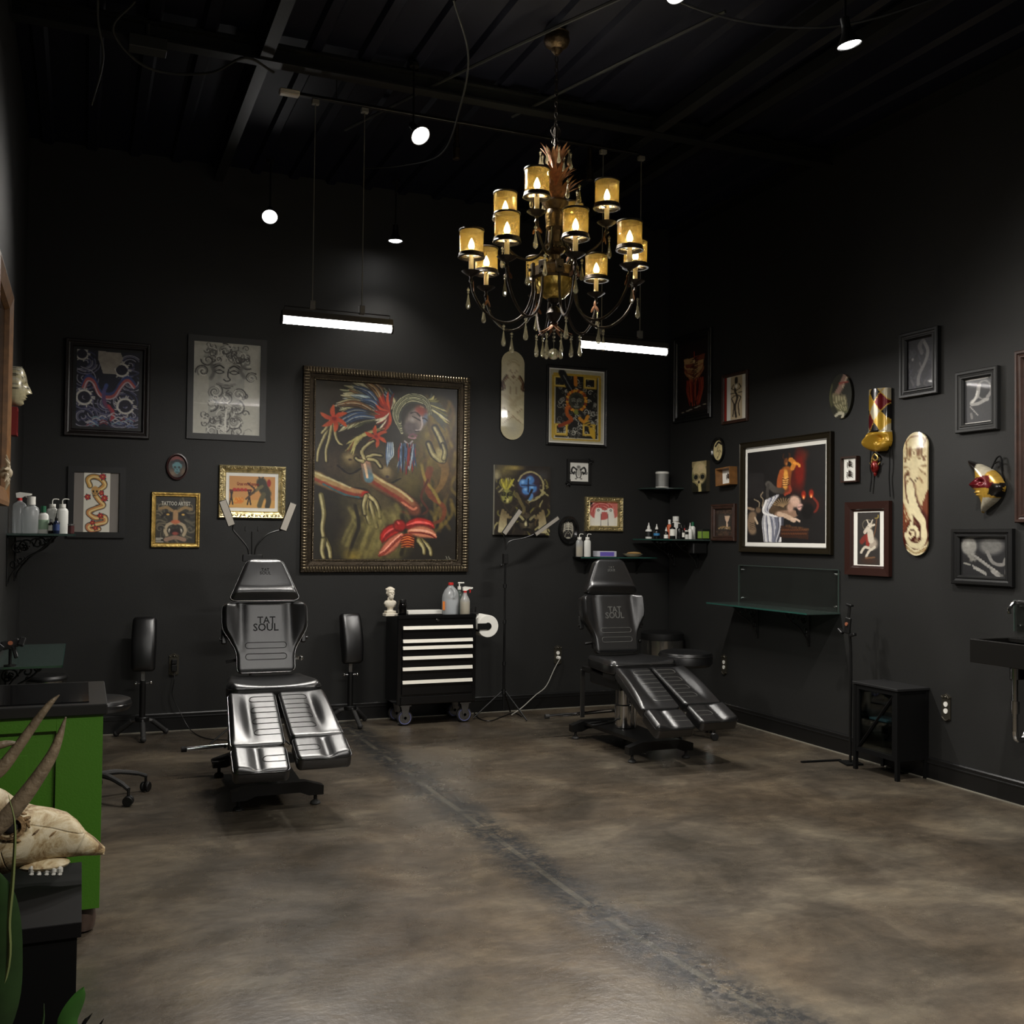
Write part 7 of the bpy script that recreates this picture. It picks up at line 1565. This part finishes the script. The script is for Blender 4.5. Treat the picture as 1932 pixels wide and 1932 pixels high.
shaped('mask_shell', lambda q: (WL(q), max(WR(q), WL(q)+.004)), Hc, 44, 80, cz_, 0., M_mask, cm_, c, (-.15, -Hc/2, .13, Hc/2), cosv=False)
MB().tube(smooth([(.03, Hc/2-.06, .01), (.07, Hc/2-.0, .012), (.10, Hc/2+.0, .012), (.11, Hc/2-.08, .01)], 5), .005, 6).tube(smooth([(.05, Hc/2-.03, .01), (.10, Hc/2-.03, .02), (.115, Hc/2-.12, .012)], 5), .005, 6).build('ribbon', M_matte, cm_)
# left wall
lf = thing('framed_mirror', 'tall dark picture in a brown wooden frame on the left wall, seen edge-on', 'picture', mat=Lmat(5.60, 2.20)); frame('frame', 1.0, 1.13, [(0, 0), (0, .045), (.02, .05), (.09, .035), (.1, .012), (.1, 0)], M_oak, lf); MB().box(0, 0, .006, .81, .94, .008).build('dark_pane', pm('dark_pane', (10, 10, 11), .2), lf)
q = onB(34, 725, 6.9); my = 6.92
fm = thing('carnival_mask', 'silver and ivory face mask in profile on the left wall', 'mask', mat=Lmat(my, (onR(34, 690, -.38).z+onR(34, 768, -.38).z)/2+.0, .0)); Hm = abs(onR(34, 690, -.38).z-onR(34, 768, -.38).z); Wm = .19
c = Cv(60, 90, (196, 186, 150)); c.grain(.1)
for k in range(150): c.dab(rnd.uniform(0, 1), rnd.uniform(0, .62)*1.5, .03, rnd.choice([(120, 116, 106), (206, 202, 190), (70, 66, 58)]), .8)
def fz(x, y, u, q):
    z = .085*math.sqrt(max(0, 1-(2*u-1)**2*.9))*math.sin(PI*min(1, .12+q*.80))**.5
    z += .032*math.exp(-(x/.016)**2)*max(0, min(1, (q-.42)/.26))*(1 if q < .68 else max(0, 1-(q-.68)/.03)); z += .014*math.exp(-(x/.03)**2-((q-.77)/.022)**2)+.013*math.exp(-(x/.03)**2-((q-.83)/.02)**2)+.014*math.exp(-(x/.035)**2-((q-.95)/.05)**2)
    for g in (-1, 1): z -= .02*math.exp(-(((x-g*.04)/.02)**2+((q-.48)/.05)**2))
    return z
shaped('mask_shell', ellp(Wm, Hm), Hm, 40, 70, fz, 0., painted('porcelain_mask', .3, metal=.1, coat=.3), fm, c, (-Wm/2, -Hm/2, Wm/2, Hm/2))
zr = onR(27, 788, -.38).z; o = thing('small_picture', 'small red box frame below the silver face mask on the left wall', 'picture', mat=Lmat(6.90, zr)); frame('frame', .13, .17, P_flat(.02, .035), pm('red_frame', (130, 26, 24), .4), o); MB().box(0, 0, .01, .1, .14, .01).build('panel', M_fr_black, o)
p = onR(4, 892, XL+.06); o = thing('bone_ornament', 'spiky cream bone-like ornament at the left edge on the brown frame', 'ornament', mat=Lmat(p.y, p.z, .055))
mb = MB(); mb.ball(.03, T(0, 0, .02))
for k in range(9): a = math.radians(40*k); mb.tube([(0, 0, .02), (.05*math.cos(a), .05*math.sin(a), .03), (.085*math.cos(a+.2), .085*math.sin(a+.2), .02)], [.012, .009, .002], 6)
mb.build('spikes', pm('old_bone', (206, 190, 160), .6), o)
# clamp on the left glass shelf
p = onZ(22, 1240, .81); o = thing('phone_clamp', 'black phone clamp with copper badge standing on the green glass shelf at far left', 'clamp', loc=(-.335, 5.97, .80))
hd = T(0, 0, .115) @ RX(-30) @ RY(-15)
MB().cyl(.03, 0, .008, 16).tube([(0, 0, .008), (0, 0, .09)], .008, 8).build('foot', M_black, o); MB().box(0, 0, 0, .09, .02, .05, .008, m=hd).box(.05, -.01, .02, .03, .02, .05, .004, m=hd @ RY(30)).box(-.05, -.01, .02, .03, .02, .04, .004, m=hd @ RY(-30)).box(.01, 0, -.05, .02, .018, .07, .004, m=hd).build('clamp_body', M_blackp, o); MB().cyl(.012, 0, .004, 16, hd @ T(0, -.010, 0) @ RX(90)).build('badge', MATS['copper_badge'], o)

# ------------------------------------------------------------ green cabinet, pedestal, antlered skull, plant
M_gp = pm('green_paint', (58, 104, 20), .45, bump=(160, .1)); M_gp2 = M_gp
gx0, gx1, gy0, gy1 = -.86, .085, 4.17, 4.79
gc = thing('green_cabinet', 'bright green panelled cabinet with a dark glass counter top at left', 'cabinet', loc=(0, 0, 0)); gc.location = ((gx0+gx1)/2, (gy0+gy1)/2, 0); cx_, cy_ = gc.location.x, gc.location.y; gw, gd = gx1-gx0, gy1-gy0
MB().box(0, .02, .46, gw, gd-.04, .72).build('carcass', M_gp, gc)
st = .16
mb = MB(); yf = -gd/2+.01
for s in (-1, 1): mb.box(s*(gw/2-st/2), yf, .46, st, .02, .72, .001)
mb.box(0, yf, .793, gw-2*st, .02, .054, .001); mb.box(0, yf, .14, gw-2*st, .02, .08, .001); mb.build('face_frame', M_gp, gc)
pw = gw-2*st
mb = MB(); mb.box(0, yf+.012, .473, pw, .008, .586)
mb.prism([(-pw/2+.055, -.24), (pw/2-.055, -.24), (pw/2-.055, .24), (-pw/2+.055, .24)], 0, .006, T(0, yf+.008, .473) @ RX(90)); mb.box(0, yf+.004, .473, pw-.19, .008, .42, .002); mb.build('panel', M_gp, gc)
mb = MB(); sx = gw/2+.012
mb.box(0, 0, .84, gw+.03, gd+.03, .04, .004); mb.build('counter_frame', pm('dark_grey_metal', (44, 44, 43), .35, .5), gc)
MB().box(-.02, 0, .862, gw-.06, gd-.08, .006).build('counter_glass', pm('black_glass_top', (16, 16, 17), .08), gc)
for s in (-1, 1):
    for s2 in (-1, 1): MB().lathe([(.02, 0), (.045, .01), (.052, .05), (.045, .09), (.03, .1)], 20, T(s*(gw/2-.06), s2*(gd/2-.07), 0)).build('bun_foot', pm('worn_brown_foot', (64, 50, 42), .4, var=(30, .3)), gc)
pb = thing('display_pedestal', 'low black box pedestal at the lower left under the antlered skull', 'pedestal', loc=(-.26, 3.60, 0))
MB().box(0, 0, .335, .56, .60, .045, .002).build('top', pm('black_board', (9, 8, 8), .7, spec=.12), pb); MB().box(-.004, 0, .156, .545, .585, .312).build('body', pm('black_lacquer', (4, 4, 4), .6, spec=.15), pb)
def bone_mat():
    mt = pm('weathered_bone', (196, 180, 146), .65); nt = mt.node_tree; N = nt.nodes; b = N['Principled BSDF']; tc = N.new('ShaderNodeTexCoord')
    n = N.new('ShaderNodeTexNoise'); n.inputs['Scale'].default_value = 11; n.inputs['Detail'].default_value = 8; n.inputs['Roughness'].default_value = .7; n.inputs['Distortion'].default_value = .8; nt.links.new(tc.outputs['Object'], n.inputs['Vector'])
    r = N.new('ShaderNodeValToRGB'); nt.links.new(n.outputs['Fac'], r.inputs[0]); e = r.color_ramp.elements
    while len(e) < 4: e.new(.5)
    for k, (p, c) in enumerate([(.34, (58, 40, 24)), (.42, (120, 94, 58)), (.50, (166, 148, 112)), (.6, (190, 178, 150))]): e[k].position = p; e[k].color = (*lin(c), 1)
    nt.links.new(r.outputs[0], b.inputs['Base Color'])
    v = N.new('ShaderNodeTexVoronoi'); v.feature = 'DISTANCE_TO_EDGE'; v.inputs['Scale'].default_value = 6; nt.links.new(tc.outputs['Object'], v.inputs['Vector'])
    mr = N.new('ShaderNodeMapRange'); mr.inputs[2].default_value = .02; nt.links.new(v.outputs['Distance'], mr.inputs[0])
    ad = N.new('ShaderNodeMath'); ad.operation = 'ADD'; nt.links.new(mr.outputs[0], ad.inputs[0]); nt.links.new(n.outputs['Fac'], ad.inputs[1])
    bp = N.new('ShaderNodeBump'); bp.inputs['Strength'].default_value = .55; bp.inputs['Distance'].default_value = .008; nt.links.new(ad.outputs[0], bp.inputs['Height']); nt.links.new(bp.outputs[0], b.inputs['Normal']); return mt
M_bone = bone_mat(); M_boned = pm('brown_bone', (112, 88, 56), .75, bump=(70, .8), var=(22, .45)); M_horn = pm('antler_horn', (104, 90, 70), .55, bump=(40, .6), var=(14, .3))
SY = 3.72
def SP(px, py, dy=0.): p = onB(px, py, SY+dy); return (p.x, p.y, p.z)
sko = thing('deer_skull', 'weathered antlered deer skull facing right on the black pedestal', 'skull', loc=(0, SY, 0))
st_ = [(-95, 1475, 1640, .06), (-60, 1470, 1648, .085), (-20, 1478, 1650, .10), (12, 1492, 1648, .105), (40, 1513, 1636, .095), (70, 1520, 1630, .075), (100, 1524, 1622, .062), (128, 1532, 1617, .054), (146, 1546, 1615, .048), (160, 1566, 1614, .040), (178, 1580, 1614, .030), (196, 1598, 1612, .018)]
V = []; n = 22
for (px, t_, b_, hw_) in st_:
    a = SP(px, t_); b = SP(px, b_)
    for k in range(n):
        q = 2*PI*k/n; cy2, sz2 = math.cos(q), math.sin(q); zz = (a[2]+b[2])/2+(a[2]-b[2])/2*(abs(sz2)**.8*(1 if sz2 > 0 else -1)); wob = 1+.05*math.sin(5*q+px*.09)
        V.append((a[0]+.004*math.sin(3*q), hw_*cy2*(1-.18*max(0, -sz2))*wob*(1 if abs(sz2) < .9 else .8), zz))
F = []
for i in range(len(st_)-1):
    for k in range(n): F.append((i*n+k, i*n+(k+1) % n, (i+1)*n+(k+1) % n, (i+1)*n+k))
F += [tuple(range(n)), tuple((len(st_)-1)*n+k for k in range(n))[::-1]]
cr = MB().add(V, F).build('cranium', M_bone, sko, ang=60)
mb = MB(); ex, _, ez = SP(22, 1545); yo = -.098
mb.lathe([(.030, .012), (.040, .010), (.042, -.004), (.032, -.022), (.001, -.04)], 18, T(ex, yo, ez) @ RX(90) @ SCL(1.15, 1, 1), cap=False)
for k in range(26):
    a = rnd.uniform(0, 2*PI); r1 = rnd.uniform(.02, .05); mb.ball(1, T(ex+r1*1.1*math.cos(a), yo+.004, ez+r1*math.sin(a)) @ RY(rnd.uniform(0, 180)) @ SCL(rnd.uniform(.008, .022), .010, .006), 0, 7, 5)
mb.build('eye_socket', M_boned, sko)
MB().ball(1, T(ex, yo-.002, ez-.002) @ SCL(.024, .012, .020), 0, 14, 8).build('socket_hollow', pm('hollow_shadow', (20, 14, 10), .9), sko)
mb = MB()
for (px, py, l, w_, d_) in ((92, 1578, .05, .004, -.058), (66, 1568, .03, .004, -.074)): x_, y_, z_ = SP(px, py, -.05); mb.ball(1, T(x_, d_, z_) @ RY(-38) @ SCL(l*.6, .006, w_), 0, 10, 5)
mb.build('brown_patches', M_boned, sko)
for i, px in enumerate((60, 74, 88, 101, 113)):
    x_, y_, z_ = SP(px, 1640, -.05); MB().box(x_, -.058, z_, .019, .02, .026, .007).box(x_, -.060, z_-.012, .014, .022, .010, .004).build('tooth', pm('grey_tooth', (170, 168, 160), .35, var=(60, .3)), sko)
MB().ball(1, T(SP(84, 1630)[0], -.02, SP(84, 1627)[2]) @ SCL(.078, .052, .020), 0, 18, 10).build('upper_jaw', M_bone, sko)
def antler(pts, rs, dy, nm='antler'):
    P = [SP(px, py, dy) for px, py in pts]; P = [(p[0], p[1]-SY+i*.0, p[2]) for i, p in enumerate(P)]; Q = smooth(P, 6); R_ = [float(np.interp(i/(len(Q)-1), np.linspace(0, 1, len(rs)), rs)) for i in range(len(Q))]
    return MB().tube(Q, R_, 12).build(nm, M_horn, sko)
antler([(-58, 1500), (-40, 1478), (0, 1452), (35, 1408), (75, 1352), (96, 1326), (112, 1311)], [.03, .024, .022, .017, .013, .009, .002], -.02)
antler([(-52, 1590), (-30, 1580), (10, 1545), (55, 1490), (95, 1430), (112, 1390), (124, 1353)], [.03, .028, .028, .024, .018, .012, .003], -.16)
antler([(-40, 1478), (-22, 1420), (8, 1404), (36, 1402)], [.016, .014, .012, .004], -.02, 'antler_tine')
# plant
PY_ = 2.62
def PP(px, py, y=PY_): p = onB(px, py, y); return (p.x, p.y-PY_, p.z)
pl = thing('potted_plant', 'green leafy plant in front of the pedestal at the bottom left corner', 'plant', loc=(0, PY_, 0))
ax = onB(20, 1900, PY_).x-.1
MB().lathe([(.09, 0), (.12, .01), (.14, .22), (.145, .24), (.13, .24), (.12, .21), (.001, .20)], 28, T(ax, .02, 0)).build('pot', pm('dark_pot', (40, 36, 34), .5), pl)
M_leafg = pm('leaf_green', (44, 84, 30), .4, var=(8, .3)); M_leafd = pm('leaf_dark_green', (30, 52, 20), .45, var=(14, .35))
def leaf(pts, w_, mat, curl=.25):
    Q = smooth(pts, 6); n_ = len(Q); V = []; F = []
    for i, p in enumerate(Q):
        t = i/(n_-1); ww = w_*math.sin(PI*min(1, .10+.9*t))**.8; ww = max(ww, .001) if i < n_-1 else .0005
        t_ = Vector(Q[min(i+1, n_-1)])-Vector(Q[max(i-1, 0)]); sd = t_.cross(Vector((0, 1, .2))).normalized(); up = sd.cross(t_).normalized(); p = Vector(p)
        V += [tuple(p-sd*ww+up*ww*curl), tuple(p-up*.002), tuple(p+sd*ww+up*ww*curl), tuple(p+up*.002)]
    for i in range(n_-1):
        for j in range(4): F.append((4*i+j, 4*i+(j+1) % 4, 4*i+4+(j+1) % 4, 4*i+4+j))
    return MB().add(V, F).build('leaf', mat, pl, ang=60)
b0 = (ax, .02, .21)
leaf([b0, PP(-6, 1925), PP(4, 1800), PP(3, 1700), PP(-8, 1640)], .042, M_leafd)
leaf([b0, PP(110, 1985), PP(128, 1925), PP(148, 1885), PP(158, 1862)], .022, M_leafg)
leaf([b0, PP(60, 2000), PP(80, 1932), PP(83, 1893)], .004, M_leafd)
leaf([b0, PP(120, 2000), PP(158, 1932), PP(166, 1922), PP(174, 1912)], .005, M_matte)
leaf([b0, PP(150, 2000), PP(185, 1940), PP(196, 1922)], .004, M_matte)
leaf([b0, PP(10, 1850), PP(17, 1735), PP(24, 1660), PP(28, 1560), PP(16, 1500)], .0045, pm('dry_stem_green', (84, 92, 50), .5))
leaf([b0, PP(-60, 1900), PP(-110, 1820), PP(-140, 1760)], .04, M_leafg); leaf([b0, PP(-40, 1930), PP(-60, 1800), PP(-50, 1700)], .035, M_leafg)
# added lamps of the same kinds, out of view, brightening room and chair backs
linear_lamp('added out-of-view linear pendant lamp, left end of its row', (.85, 1.7, 2.80), en=.6)
linear_lamp('added out-of-view linear pendant lamp, middle of its row', (1.80, 1.7, 2.80), en=1.5)
linear_lamp('added out-of-view linear pendant lamp, right end of its row', (3.5, 1.7, 2.80), en=.6)
pendant('added out-of-view cone ceiling lamp, left', (1.35, 1.9, 3.84), 0, en=.35); pendant('added out-of-view cone ceiling lamp, middle', (2.35, 1.9, 3.84), 0, en=.35)
